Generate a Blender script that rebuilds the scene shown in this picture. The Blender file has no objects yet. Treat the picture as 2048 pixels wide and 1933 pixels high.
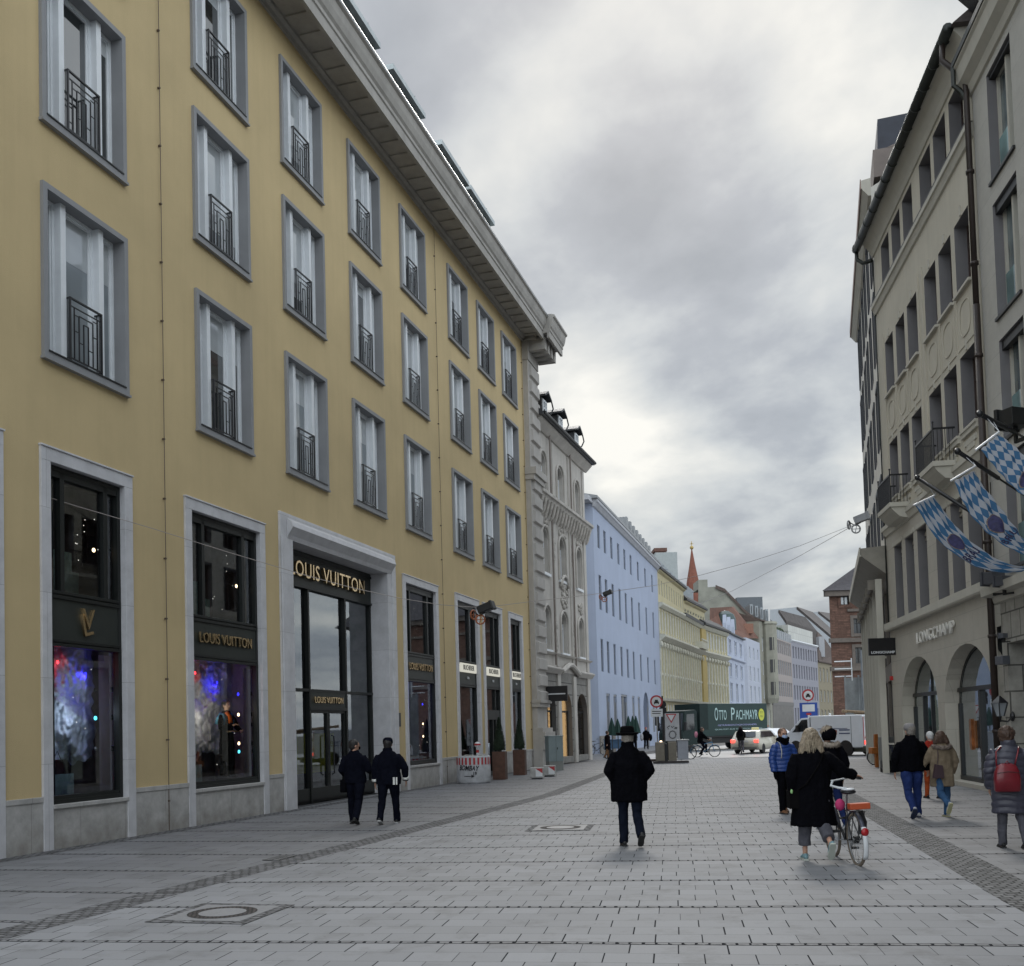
import bpy, bmesh, math, random
from mathutils import Vector, Matrix, noise
random.seed(7)
PI=math.pi; R=math.radians
scene=bpy.context.scene
COL=scene.collection
# ---------------------------------------------------------------- camera model
KK=2048/1988.; CF=1992.59*KK; CX=994*KK; CY=1332.63*KK; CP=R(2.4257); CR=R(1.58307); CH=1.9
_c,_s=math.cos(CP),math.sin(CP); _cr,_sr=math.cos(CR),math.sin(CR)
VF=Vector((0,_c,_s)); _X=Vector((1,0,0)); _U=Vector((0,-_s,_c))
VR=_X*_cr-_U*_sr; VU=_X*_sr+_U*_cr
CAMP=Vector((0,0,CH))
def ray(x,y): return VF+VR*((x-CX)/CF)-VU*((y-CY)/CF)
def atY(x,y,Y):
    r=ray(x,y); return r*(Y/r.y)+CAMP
def atZ(x,y,z=0.0):
    r=ray(x,y); return r*((z-CH)/r.z)+CAMP
def onP(x,y,p0,ang):
    a=R(ang); n=Vector((math.cos(a),-math.sin(a),0)); r=ray(x,y)
    t=((Vector((p0[0],p0[1],0))-CAMP).dot(n))/(r.dot(n)); return r*t+CAMP
# ---------------------------------------------------------------- mesh builder
class MB:
    def __init__(s): s.v=[]; s.f=[]; s.m=[]; s.M=Matrix.Identity(4)
    def add(s,vs,fs,m=0):
        b=len(s.v); s.v+=[tuple(s.M@Vector(v)) for v in vs]
        for f in fs: s.f.append(tuple(b+i for i in f)); s.m.append(m)
        return s
    def quad(s,a,b,c,d,m=0): return s.add([a,b,c,d],[(0,1,2,3)],m)
    def box(s,x0,x1,y0,y1,z0,z1,m=0):
        v=[(x0,y0,z0),(x1,y0,z0),(x1,y1,z0),(x0,y1,z0),(x0,y0,z1),(x1,y0,z1),(x1,y1,z1),(x0,y1,z1)]
        return s.add(v,[(0,3,2,1),(4,5,6,7),(0,1,5,4),(1,2,6,5),(2,3,7,6),(3,0,4,7)],m)
    def cbox(s,c,d,m=0): return s.box(c[0]-d[0]/2,c[0]+d[0]/2,c[1]-d[1]/2,c[1]+d[1]/2,c[2]-d[2]/2,c[2]+d[2]/2,m)
    def tube(s,pts,rad,n=8,m=0,cap=True,flat=1.0):
        pts=[Vector(p) for p in pts]; N=len(pts)
        if not isinstance(rad,(list,tuple)): rad=[rad]*N
        up=None; rings=[]
        for i,p in enumerate(pts):
            t=(pts[min(i+1,N-1)]-pts[max(i-1,0)]).normalized()
            if up is None:
                up=Vector((0,0,1)) if abs(t.z)<.9 else Vector((0,1,0))
            a=t.cross(up)
            if a.length<1e-6: a=t.cross(Vector((1,0,0)))
            a.normalize(); b=a.cross(t).normalized(); up=b
            rings.append([p+(a*math.cos(2*PI*k/n)+b*math.sin(2*PI*k/n)*flat)*rad[i] for k in range(n)])
        vs=[v for r in rings for v in r]; fs=[]
        for i in range(N-1):
            for k in range(n):
                k2=(k+1)%n; fs.append((i*n+k,i*n+k2,(i+1)*n+k2,(i+1)*n+k))
        if cap: fs.append(tuple(range(n-1,-1,-1))); fs.append(tuple((N-1)*n+k for k in range(n)))
        return s.add(vs,fs,m)
    def lathe(s,prof,n=16,c=(0,0,0),m=0,cap=True):
        vs=[];fs=[]
        for r,z in prof:
            for k in range(n): vs.append((c[0]+r*math.cos(2*PI*k/n),c[1]+r*math.sin(2*PI*k/n),c[2]+z))
        for i in range(len(prof)-1):
            for k in range(n):
                k2=(k+1)%n; fs.append((i*n+k,i*n+k2,(i+1)*n+k2,(i+1)*n+k))
        if cap: fs.append(tuple(range(n-1,-1,-1))); fs.append(tuple((len(prof)-1)*n+k for k in range(n)))
        return s.add(vs,fs,m)
    def rings(s,rs,m=0,cap=True,closed=True):
        n=len(rs[0]); vs=[v for r in rs for v in r]; fs=[]
        for i in range(len(rs)-1):
            for k in range(n if closed else n-1):
                k2=(k+1)%n; fs.append((i*n+k,i*n+k2,(i+1)*n+k2,(i+1)*n+k))
        if cap: fs.append(tuple(range(n-1,-1,-1))); fs.append(tuple((len(rs)-1)*n+k for k in range(n)))
        return s.add(vs,fs,m)
    def prism(s,poly,d0,d1,axis='y',m=0):
        """poly list of 2D, extruded along axis from d0 to d1"""
        def P(p,d):
            if axis=='y': return (p[0],d,p[1])
            if axis=='x': return (d,p[0],p[1])
            return (p[0],p[1],d)
        n=len(poly); vs=[P(p,d0) for p in poly]+[P(p,d1) for p in poly]
        fs=[tuple(range(n)),tuple(range(2*n-1,n-1,-1))]+[(k,(k+1)%n,n+(k+1)%n,n+k) for k in range(n)]
        return s.add(vs,fs,m)
    def ell(s,c,r,n=12,k=8,m=0,rot=None):
        vs=[];fs=[]; c=Vector(c)
        for i in range(k+1):
            t=PI*i/k
            for j in range(n):
                a=2*PI*j/n; v=Vector((r[0]*math.sin(t)*math.cos(a),r[1]*math.sin(t)*math.sin(a),r[2]*math.cos(t)))
                if rot: v=rot@v
                vs.append(c+v)
        for i in range(k):
            for j in range(n):
                j2=(j+1)%n; fs.append((i*n+j,(i+1)*n+j,(i+1)*n+j2,i*n+j2))
        return s.add(vs,fs,m)
    def mesh(s,name,smooth=False,fixn=True):
        me=bpy.data.meshes.new(name); me.from_pydata(s.v,[],s.f)
        if s.m and max(s.m)>0: me.polygons.foreach_set('material_index',s.m)
        me.update()
        if fixn:
            bm=bmesh.new(); bm.from_mesh(me); bmesh.ops.remove_doubles(bm,verts=bm.verts,dist=1e-5)
            bmesh.ops.recalc_face_normals(bm,faces=bm.faces); bm.to_mesh(me); bm.free()
        if smooth: me.polygons.foreach_set('use_smooth',[True]*len(me.polygons))
        return me
    def build(s,name,mats,parent=None,smooth=False,bevel=0,fixn=True,seg=2):
        me=s.mesh(name,smooth,fixn)
        for m in (mats if isinstance(mats,(list,tuple)) else [mats]): me.materials.append(m)
        o=bpy.data.objects.new(name,me); COL.objects.link(o)
        if parent is not None: o.parent=parent
        if bevel:
            b=o.modifiers.new('b','BEVEL'); b.width=bevel; b.segments=seg; b.limit_method='ANGLE'; b.angle_limit=R(35)
        return o
def tag(o,label=None,cat=None,group=None,kind=None):
    if label: o['label']=label
    if cat: o['category']=cat
    if group: o['group']=group
    if kind: o['kind']=kind
    return o
def empty(name,loc=(0,0,0),rz=0,label=None,cat=None,group=None):
    o=bpy.data.objects.new(name,None); o.empty_display_size=.2; COL.objects.link(o)
    o.location=loc; o.rotation_euler=(0,0,rz); return tag(o,label,cat,group)
def kids(o): return [c for c in bpy.data.objects if c.parent==o]
def copy_tree(o,parent=None):
    ch=kids(o); c=o.copy(); COL.objects.link(c); c.parent=parent
    for k in ch: copy_tree(k,c)
    return c
def textmesh(name,txt,size,mat,parent,loc,rot=(PI/2,0,0),ext=.01,sx=1.0,align='CENTER',spacing=1.0,off=0.0):
    cu=bpy.data.curves.new(name,'FONT'); cu.body=txt; cu.size=size; cu.extrude=ext; cu.align_x=align; cu.align_y='CENTER'
    cu.space_character=spacing; cu.offset=off; cu.resolution_u=3
    t=bpy.data.objects.new('tmp',cu); COL.objects.link(t)
    dg=bpy.context.evaluated_depsgraph_get(); me=bpy.data.meshes.new_from_object(t.evaluated_get(dg))
    bpy.data.objects.remove(t); me.materials.clear(); me.materials.append(mat)
    o=bpy.data.objects.new(name,me); COL.objects.link(o); o.parent=parent; o.location=loc; o.rotation_euler=rot; o.scale=(sx,1,1)
    return o
# ---------------------------------------------------------------- materials
def newmat(name):
    m=bpy.data.materials.new(name); m.use_nodes=True; nt=m.node_tree
    b=nt.nodes['Principled BSDF']; return m,nt,b
def N(nt,t,**k):
    n=nt.nodes.new(t)
    for a,v in k.items():
        if a.startswith('i_'): n.inputs[a[2:]].default_value=v
        elif a.startswith('n') and a[1:].isdigit(): n.inputs[int(a[1:])].default_value=v
        else: setattr(n,a,v)
    return n
def math_(nt,op,a,b=None,c=None):
    n=nt.nodes.new('ShaderNodeMath'); n.operation=op
    for i,x in enumerate((a,b,c)):
        if x is None: continue
        if isinstance(x,(int,float)): n.inputs[i].default_value=x
        else: nt.links.new(x,n.inputs[i])
    return n.outputs[0]
def mixc(nt,fac,a,b,mode='MIX'):
    n=nt.nodes.new('ShaderNodeMix'); n.data_type='RGBA'; n.blend_type=mode
    for i,x in ((0,fac),(6,a),(7,b)):
        if isinstance(x,(int,float)): n.inputs[i].default_value=x
        elif isinstance(x,(tuple,list)): n.inputs[i].default_value=(*x[:3],1)
        else: nt.links.new(x,n.inputs[i])
    return n.outputs[2]
def ramp(nt,fac,stops):
    n=nt.nodes.new('ShaderNodeValToRGB'); nt.links.new(fac,n.inputs[0]); e=n.color_ramp.elements
    while len(e)<len(stops): e.new(.5)
    for i,(p,c) in enumerate(stops): e[i].position=p; e[i].color=(*c,1) if len(c)==3 else c
    return n.outputs[0]
MATS={}
def plain(name,c,rough=.6,metal=0,spec=.5,var=.12,scale=3.0,bump=0,bscale=40,emit=None,es=1,streak=0,coat=0):
    if name in MATS: return MATS[name]
    m,nt,b=newmat(name); b.inputs['Roughness'].default_value=rough; b.inputs['Metallic'].default_value=metal
    b.inputs['Specular IOR Level'].default_value=spec
    tc=N(nt,'ShaderNodeTexCoord'); co=tc.outputs['Object']
    if var or streak:
        no=N(nt,'ShaderNodeTexNoise',i_Scale=scale,i_Detail=5.0,i_Roughness=.6); nt.links.new(co,no.inputs['Vector'])
        lo=tuple(x*(1-var*1.2) for x in c); hi=tuple(min(1,x*(1+var)) for x in c)
        colr=ramp(nt,no.outputs[0],[(.3,lo),(.7,hi)])
        if streak:
            mp=N(nt,'ShaderNodeMapping'); mp.inputs['Scale'].default_value=(2.2,2.2,.12); nt.links.new(co,mp.inputs[0])
            n2=N(nt,'ShaderNodeTexNoise',i_Scale=1.6,i_Detail=6.0,i_Roughness=.65); nt.links.new(mp.outputs[0],n2.inputs['Vector'])
            f=ramp(nt,n2.outputs[0],[(.45,(0,0,0)),(.75,(1,1,1))])
            ff=math_(nt,'MULTIPLY',f,streak); colr=mixc(nt,ff,colr,tuple(x*.55 for x in c))
        nt.links.new(colr,b.inputs['Base Color'])
    else: b.inputs['Base Color'].default_value=(*c,1)
    if bump:
        nb=N(nt,'ShaderNodeTexNoise',i_Scale=bscale,i_Detail=4.0); nt.links.new(co,nb.inputs['Vector'])
        bp=N(nt,'ShaderNodeBump',i_Strength=bump,i_Distance=.02); nt.links.new(nb.outputs[0],bp.inputs['Height']); nt.links.new(bp.outputs[0],b.inputs['Normal'])
    if coat: b.inputs['Coat Weight'].default_value=coat; b.inputs['Coat Roughness'].default_value=.08
    if emit: b.inputs['Emission Color'].default_value=(*emit,1); b.inputs['Emission Strength'].default_value=es
    MATS[name]=m; return m
def stone_blocks(name,c,bw,bh,rough=.6,joint=.35,var=.1,off=.5,mort=.012,mottle=.15,bump=.3,stain=0):
    """ashlar / brick on XZ (facade) coordinates"""
    if name in MATS: return MATS[name]
    m,nt,b=newmat(name); tc=N(nt,'ShaderNodeTexCoord')
    sp=N(nt,'ShaderNodeSeparateXYZ'); nt.links.new(tc.outputs['Object'],sp.inputs[0])
    xy=math_(nt,'ADD',sp.outputs[0],sp.outputs[1])
    cb=N(nt,'ShaderNodeCombineXYZ'); nt.links.new(xy,cb.inputs[0]); nt.links.new(sp.outputs[2],cb.inputs[1])
    br=N(nt,'ShaderNodeTexBrick',offset=off); br.inputs['Scale'].default_value=1; br.inputs['Brick Width'].default_value=bw
    br.inputs['Row Height'].default_value=bh; br.inputs['Mortar Size'].default_value=mort; br.inputs['Mortar Smooth'].default_value=.2; br.inputs['Bias'].default_value=0
    br.inputs['Color1'].default_value=(*[x*(1-var) for x in c],1); br.inputs['Color2'].default_value=(*[min(1,x*(1+var)) for x in c],1)
    br.inputs['Mortar'].default_value=(*[x*joint for x in c],1); nt.links.new(cb.outputs[0],br.inputs[0])
    no=N(nt,'ShaderNodeTexNoise',i_Scale=2.5,i_Detail=8.0,i_Roughness=.7); nt.links.new(tc.outputs['Object'],no.inputs['Vector'])
    f=ramp(nt,no.outputs[0],[(.3,(1-mottle*2,)*3),(.7,(1+0*mottle,)*3)])
    col=mixc(nt,1.0,br.outputs[0],f,'MULTIPLY')
    if stain:
        # splash dirt near the foot of the wall: follows height of the surface itself
        n3=N(nt,'ShaderNodeTexNoise',i_Scale=4.0,i_Detail=6.0); nt.links.new(tc.outputs['Object'],n3.inputs['Vector'])
        h=math_(nt,'SUBTRACT',math_(nt,'MULTIPLY',n3.outputs[0],1.6),math_(nt,'MULTIPLY',sp.outputs[2],1.1))
        h=math_(nt,'MULTIPLY',math_(nt,'MAXIMUM',math_(nt,'SUBTRACT',h,.25),0),stain)
        col=mixc(nt,h,col,(.12,.095,.06))
    nt.links.new(col,b.inputs['Base Color']); b.inputs['Roughness'].default_value=rough
    bp=N(nt,'ShaderNodeBump',i_Strength=bump,i_Distance=.01); bp.invert=True; nt.links.new(br.outputs['Fac'],bp.inputs['Height']); nt.links.new(bp.outputs[0],b.inputs['Normal'])
    MATS[name]=m; return m
def glassy(name,c=(.02,.024,.028),rough=.04,spec=.5,curtain=None,wav=.02,ior=1.7):
    """closed window glass: dark room behind, reflecting the street"""
    if name in MATS: return MATS[name]
    m,nt,b=newmat(name); b.inputs['Roughness'].default_value=rough; b.inputs['IOR'].default_value=ior; b.inputs['Specular IOR Level'].default_value=spec
    tc=N(nt,'ShaderNodeTexCoord')
    no=N(nt,'ShaderNodeTexNoise',i_Scale=.8,i_Detail=2.0); nt.links.new(tc.outputs['Object'],no.inputs['Vector'])
    hi=curtain or tuple(min(1,x*2.2) for x in c)
    nt.links.new(ramp(nt,no.outputs[0],[(.4,c),(.62,hi)]),b.inputs['Base Color'])
    bp=N(nt,'ShaderNodeBump',i_Strength=wav,i_Distance=.05); n2=N(nt,'ShaderNodeTexNoise',i_Scale=1.7,i_Detail=1.0); nt.links.new(tc.outputs['Object'],n2.inputs['Vector'])
    nt.links.new(n2.outputs[0],bp.inputs['Height']); nt.links.new(bp.outputs[0],b.inputs['Normal'])
    MATS[name]=m; return m
def clearglass(name,tint=(.85,.9,.92),refl=1.0):
    if name in MATS: return MATS[name]
    m=bpy.data.materials.new(name); m.use_nodes=True; nt=m.node_tree; nt.nodes.clear()
    o=N(nt,'ShaderNodeOutputMaterial'); t=N(nt,'ShaderNodeBsdfTransparent'); t.inputs[0].default_value=(*tint,1)
    g=N(nt,'ShaderNodeBsdfGlossy'); g.inputs['Roughness'].default_value=.015; g.inputs[0].default_value=(.9,.95,1,1)
    f=N(nt,'ShaderNodeFresnel'); f.inputs[0].default_value=1.62
    ff=math_(nt,'MINIMUM',math_(nt,'MULTIPLY',f.outputs[0],refl),1.0)
    mx=N(nt,'ShaderNodeMixShader'); nt.links.new(ff,mx.inputs[0]); nt.links.new(t.outputs[0],mx.inputs[1]); nt.links.new(g.outputs[0],mx.inputs[2]); nt.links.new(mx.outputs[0],o.inputs[0])
    MATS[name]=m; return m
def emis(name,c,s):
    return plain(name,(.02,.02,.02),var=0,emit=c,es=s)
BLACK=plain('black_paint',(.012,.012,.014),.35,var=.1)
DARK=plain('dark_metal',(.02,.021,.022),.4,metal=.3,var=.1)
STEEL=plain('steel',(.35,.36,.37),.4,metal=.8,var=.1)
WHITE=plain('white_paint',(.62,.64,.66),.4,var=.05)
RUBBER=plain('rubber',(.015,.015,.016),.75,var=.2,scale=20)
GLASS_D=glassy('window_glass')
# ---------------------------------------------------------------- facade wall with openings
def arch_pts(xa,xb,zs,zt,n=14):
    cx=(xa+xb)/2; rx=(xb-xa)/2; rz=zt-zs
    return [(cx-rx*math.cos(PI*i/n),zs+rz*math.sin(PI*i/n)) for i in range(n+1)]
def wall(mb,x0,x1,z0,z1,holes,depth=.3,m=0,mr=None,y=0.0):
    """holes: (xa,xb,za,zb[,zspring]) -> front sheet with reveals"""
    if mr is None: mr=m
    xs=sorted(set([x0,x1]+[h[0] for h in holes]+[h[1] for h in holes])); xs=[v for v in xs if x0<=v<=x1]
    zs=sorted(set([z0,z1]+[h[2] for h in holes]+[h[3] for h in holes])); zs=[v for v in zs if z0<=v<=z1]
    for i in range(len(xs)-1):
        # merge cells vertically
        run=None; cxm=(xs[i]+xs[i+1])/2
        for j in range(len(zs)-1):
            czm=(zs[j]+zs[j+1])/2
            inside=any(h[0]<cxm<h[1] and h[2]<czm<h[3] for h in holes)
            if inside:
                if run is not None: mb.quad((xs[i],y,run),(xs[i+1],y,run),(xs[i+1],y,zs[j]),(xs[i],y,zs[j]),m); run=None
            elif run is None: run=zs[j]
        if run is not None: mb.quad((xs[i],y,run),(xs[i+1],y,run),(xs[i+1],y,z1),(xs[i],y,z1),m)
    for h in holes:
        xa,xb,za,zb=h[:4]; d=depth
        if len(h)>4:
            zsp=h[4]; P=arch_pts(xa,xb,zsp,zb)
            for k in range(len(P)-1):
                p,q=P[k],P[k+1]
                mb.quad((p[0],y,p[1]),(q[0],y,q[1]),(q[0],y,zb),(p[0],y,zb),m)
                mb.quad((p[0],y,p[1]),(p[0],y+d,p[1]),(q[0],y+d,q[1]),(q[0],y,q[1]),mr)
            top=zsp
        else:
            top=zb; mb.quad((xa,y,zb),(xb,y,zb),(xb,y+d,zb),(xa,y+d,zb),mr)
        mb.quad((xa,y,za),(xa,y+d,za),(xa,y+d,top),(xa,y,top),mr)
        mb.quad((xb,y,za),(xb,y,top),(xb,y+d,top),(xb,y+d,za),mr)
        if za>z0+1e-4: mb.quad((xa,y,za),(xb,y,za),(xb,y+d,za),(xa,y+d,za),mr)
def frame_rect(mb,xa,xb,za,zb,w,y0,y1,m=0):
    mb.box(xa,xa+w,y0,y1,za,zb,m); mb.box(xb-w,xb,y0,y1,za,zb,m); mb.box(xa+w,xb-w,y0,y1,za,za+w,m); mb.box(xa+w,xb-w,y0,y1,zb-w,zb,m)
def facade_root(name,p,q,label,cat='building'):
    """street side is local -Y, x runs from p to q"""
    a=math.atan2(q[1]-p[1],q[0]-p[0]); o=empty(name,(p[0],p[1],0),a,label,cat)
    return o,math.hypot(q[0]-p[0],q[1]-p[1])
# ================================================================ YELLOW BUILDING (left)
M_YEL=plain('yellow_render',(.575,.45,.245),.85,var=.08,scale=.35,bump=.35,bscale=60,streak=.13)
M_GST=plain('grey_window_stone',(.265,.27,.28),.7,var=.06,scale=1.5,streak=.15)
M_FRM=plain('pale_window_frame',(.74,.77,.80),.4,var=.04)
M_MRB=stone_blocks('white_marble',(.64,.64,.665),30,1.52,.45,.55,var=.03,mort=.004,mottle=.12,bump=.1)
M_PLN=stone_blocks('travertine_plinth',(.52,.51,.495),1.27,30,.55,.5,var=.05,mort=.005,mottle=.2,bump=.15,stain=.55)
M_COR=plain('cornice_stone',(.36,.345,.32),.8,var=.12,scale=1.2,streak=.35)
M_SHF=plain('shop_frame_olive',(.010,.012,.011),.45,metal=.2,var=.1)
M_SHP=plain('shop_sign_panel',(.020,.025,.021),.5,var=.15)
M_GOLD=plain('brass_letters',(.62,.46,.26),.25,metal=.9,var=.05)
M_SHG=clearglass('shop_glass',refl=1.6)
M_LOUV=plain('white_blind',(.42,.45,.47),.6,var=.1,scale=6)
LVA=16.34; LVO=(-12.465,3.654)
def LVP(s,w=0,z=0):
    a=R(LVA); return Vector((LVO[0]+s*math.sin(a)+w*math.cos(a),LVO[1]+s*math.cos(a)-w*math.sin(a),z))
LV=empty('yellow_building',(LVO[0],LVO[1],0),R(90-LVA),'long mustard yellow rendered building with grey framed windows and white marble shopfronts on the left','building')
colsC=[11.6,16.2,20.98,25.06,29.17,33.25,38.03,41.65,45.18]
rows=[(8.81,12.01),(13.17,16.21),(17.12,20.02)]
HW=1.19
S0,S1=8.0,47.65
shops=[('wall0',11.0,14.05),('A',14.93,17.47),('B',19.28,22.66),('C',31.62,34.95),('D',36.82,39.71),('E',40.18,42.94),('F',43.96,46.25)]
PORT=(23.4,30.95)
holes=[(c-HW+.02,c+HW-.02,z0+.02,z1-.02) for c in colsC for z0,z1 in rows]
for n,a,b in shops: holes.append((a+.02,b-.02,.0,7.17))
holes.append((PORT[0]+.02,PORT[1]-.02,0,7.68))
mb=MB(); wall(mb,S0,S1,.94,21.1,[h if h[2]>0 else (h[0],h[1],.94,h[3]) for h in holes],.26)
mb.quad((S0,0,0),(S0,14,0),(S0,14,21),(S0,0,21)); mb.quad((S0,14,0),(S1+3,14,0),(S1+3,14,21),(S0,14,21)); mb.quad((S1+2.4,.3,0),(S1+2.4,14,0),(S1+2.4,14,21),(S1+2.4,.3,21))
mb.build('wall',M_YEL,LV)
# plinth between openings
mb=MB(); ed=[S0]+[v for n,a,b in shops[:3] for v in (a,b)]+list(PORT)+[v for n,a,b in shops[3:] for v in (a,b)]+[S1]
for i in range(0,len(ed)-1,2):
    a,b=ed[i],ed[i+1]
    if b-a<.02: continue
    mb=MB(); mb.box(a+.003,b-.003,-.035,.02,0,.86,0); mb.box(a+.003,b-.003,-.05,.02,.858,.95,0); mb.build('plinth',M_PLN,LV,bevel=.006)
# upper windows -------------------------------------------------
def railing(h=1.22,w=.90):
    mb=MB(); r=.013
    for x in (-w/2,w/2-.02):
        mb.box(x,x+.02,-.02,.16,h-.03,h,0); mb.box(x,x+.02,.0,.16,.06,.085,0)
        for k in range(2): mb.box(x+.003,x+.015,.04+.06*k,.05+.06*k,.07,h-.02,0)
    mb.box(-w/2,w/2,-.02,.02,h-.03,h,0); mb.box(-w/2,w/2,-.012,.012,.06,.085,0); mb.box(-w/2,w/2,-.01,.01,h-.17,h-.15,0)
    for x in (-w/2,w/2-.025): mb.box(x-.003,x+.03,-.018,.018,0,h,0)
    n=7
    for i in range(1,n):
        x=-w/2+w*i/n; top=h-.16 if i in(1,6) else (h-.28 if i in (2,5) else h-.4)
        mb.box(x-.008,x+.008,-.011,.011,.07,top,0)
    for (a,b,t) in ((2,5,h-.28),(3,4,h-.4)): mb.box(-w/2+w*a/n,-w/2+w*b/n,-.008,.008,t-.01,t+.01,0)
    for (i,z) in ((1,.5),(2,.35),(5,.55),(4,.3),(1,.75),(5,.8)): mb.box(-w/2+w*i/n-.0,-w/2+w*(i+1)/n,-.007,.007,z*h,z*h+.016,0)
    return mb
RAILB=railing()
protoW={}
def lv_window(rowi,blind_sky_reflection=False):
    z0,z1=rows[rowi]; h=z1-z0; D=.22
    mb=MB()
    # stone surround proud of the wall
    sw=.11; frame_rect(mb,-HW,HW,0,h,sw,-.07,.0,0); mb.box(-HW-.02,HW+.02,-.10,.0,-.05,.0,0)
    for a,b,c,d in ((-HW+.02,-HW+sw,0,h),(HW-sw,HW-.02,0,h)): mb.box(a,b,0,D+.02,c+.02,d-.02,0)
    mb.box(-HW+sw,HW-sw,0,D+.02,h-sw,h-.02,0); mb.box(-HW+sw,HW-sw,0,D+.02,.02,sw,0)
    mb.box(-HW+sw,HW-sw,-.09,D-.02,sw,sw+.025,2) # dark metal sill
    xi=HW-sw; z_b=sw+.03; z_t=h-sw
    l=[(-xi,-.60),(-.46,.46),(.60,xi)]
    mb.box(-.60,-.46,D-.16,D+.1,z_b,z_t,1); mb.box(.46,.60,D-.16,D+.1,z_b,z_t,1)
    for a,b in l:
        frame_rect(mb,a,b,z_b,z_t,.055,D-.02,D+.06,1); frame_rect(mb,a+.055,b-.055,z_b+.055,z_t-.055,.04,D+.01,D+.06,1)
    p=MB()
    for a,b in l: p.quad((a+.09,D+.035,z_b+.09),(b-.09,D+.035,z_b+.09),(b-.09,D+.035,z_t-.09),(a+.09,D+.035,z_t-.09),0)
    return mb.mesh('window'),p.mesh('pane',fixn=False)
wm=[lv_window(i) for i in range(3)]; rail_me=RAILB.mesh('railing')
GL=[glassy('glass_a',(.015,.018,.022),curtain=(.10,.12,.14),ior=2.3),glassy('glass_b',(.03,.035,.04),curtain=(.28,.31,.33),ior=2.3),glassy('glass_c',(.02,.024,.026),curtain=(.04,.05,.05),ior=2.3)]
for w,p in wm:
    for m_ in (M_GST,M_FRM,DARK): w.materials.append(m_)
    p.materials.append(GL[0])
rail_me.materials.append(BLACK)
pane_alt={}
for ci,c in enumerate(colsC):
    for ri,(z0,z1) in enumerate(rows):
        o=bpy.data.objects.new('window',wm[ri][0]); COL.objects.link(o); o.parent=LV; o.location=(c,0,z0)
        k=(ri,random.choice([0,0,1,2,1])) if not(ri==0 and ci>=1) else (ri,9)
        if ri==0 and ci in(2,): k=(ri,2)
        if k not in pane_alt:
            me=wm[ri][1].copy(); me.materials.clear(); me.materials.append(M_PBL if False else (GL[k[1]] if k[1]<9 else glassy('glass_blind',(.20,.23,.25),rough=.12,curtain=(.34,.37,.39)))); pane_alt[k]=me
        p=bpy.data.objects.new('pane',pane_alt[k]); COL.objects.link(p); p.parent=o
        bm_=MB(); D_=.22; zb_,zt_=.14,(z1-z0)-.11
        for a_,b_ in ((-1.08,-.60),(-.46,.46),(.60,1.08)):
            dr=random.choice([0,.12,.3,.55,.8,1.0]) if ri else random.choice([.3,.95,1.0])
            if dr: bm_.quad((a_+.10,D_+.032,zt_-.09-dr*(zt_-zb_-.2)),(b_-.10,D_+.032,zt_-.09-dr*(zt_-zb_-.2)),(b_-.10,D_+.032,zt_-.09),(a_+.10,D_+.032,zt_-.09))
        if bm_.v: bm_.build('blind_sky_reflection',glassy('blind_and_sky_reflection',(.38,.41,.43),curtain=(.56,.59,.61),ior=1.9),o,fixn=False)  # pale blinds, many put in for white sky reflected in the panes
        r=bpy.data.objects.new('railing',rail_me); COL.objects.link(r); r.parent=o; r.location=(0,-.0,.15)
# shopfronts -----------------------------------------------------
LETT='LOUIS VUITTON'
def lights(par,pts,m,r=.018):
    mb=MB()
    for p in pts: mb.ell(p,(r,r,r),6,4,0)
    return mb.build('bulb_string',m,par)
M_BULB=emis('warm_bulb',(1,.72,.42),3); M_SPARK=emis('fairy_light',(1,.95,.85),1.3)
M_RED=emis('red_lamp',(1,.03,.04),3.2); M_BLU=emis('blue_lamp',(.03,.03,1),1.6); M_CYA=emis('cyan_lamp',(.1,.75,1),1.6)
M_INT=plain('shop_interior',(.24,.21,.225),.9,var=.5,scale=1.2); M_INTF=plain('shop_floor',(.10,.09,.08),.5,var=.2)
M_LILAC=plain('lilac_panel',(.46,.40,.48),.6,var=.1)
M_ICE=plain('ice_sculpture',(.40,.45,.52),.6,var=.3,scale=3,bump=.6,bscale=9)
M_MINT=plain('mint_block',(.36,.52,.52),.7,var=.2,scale=8)
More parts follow.
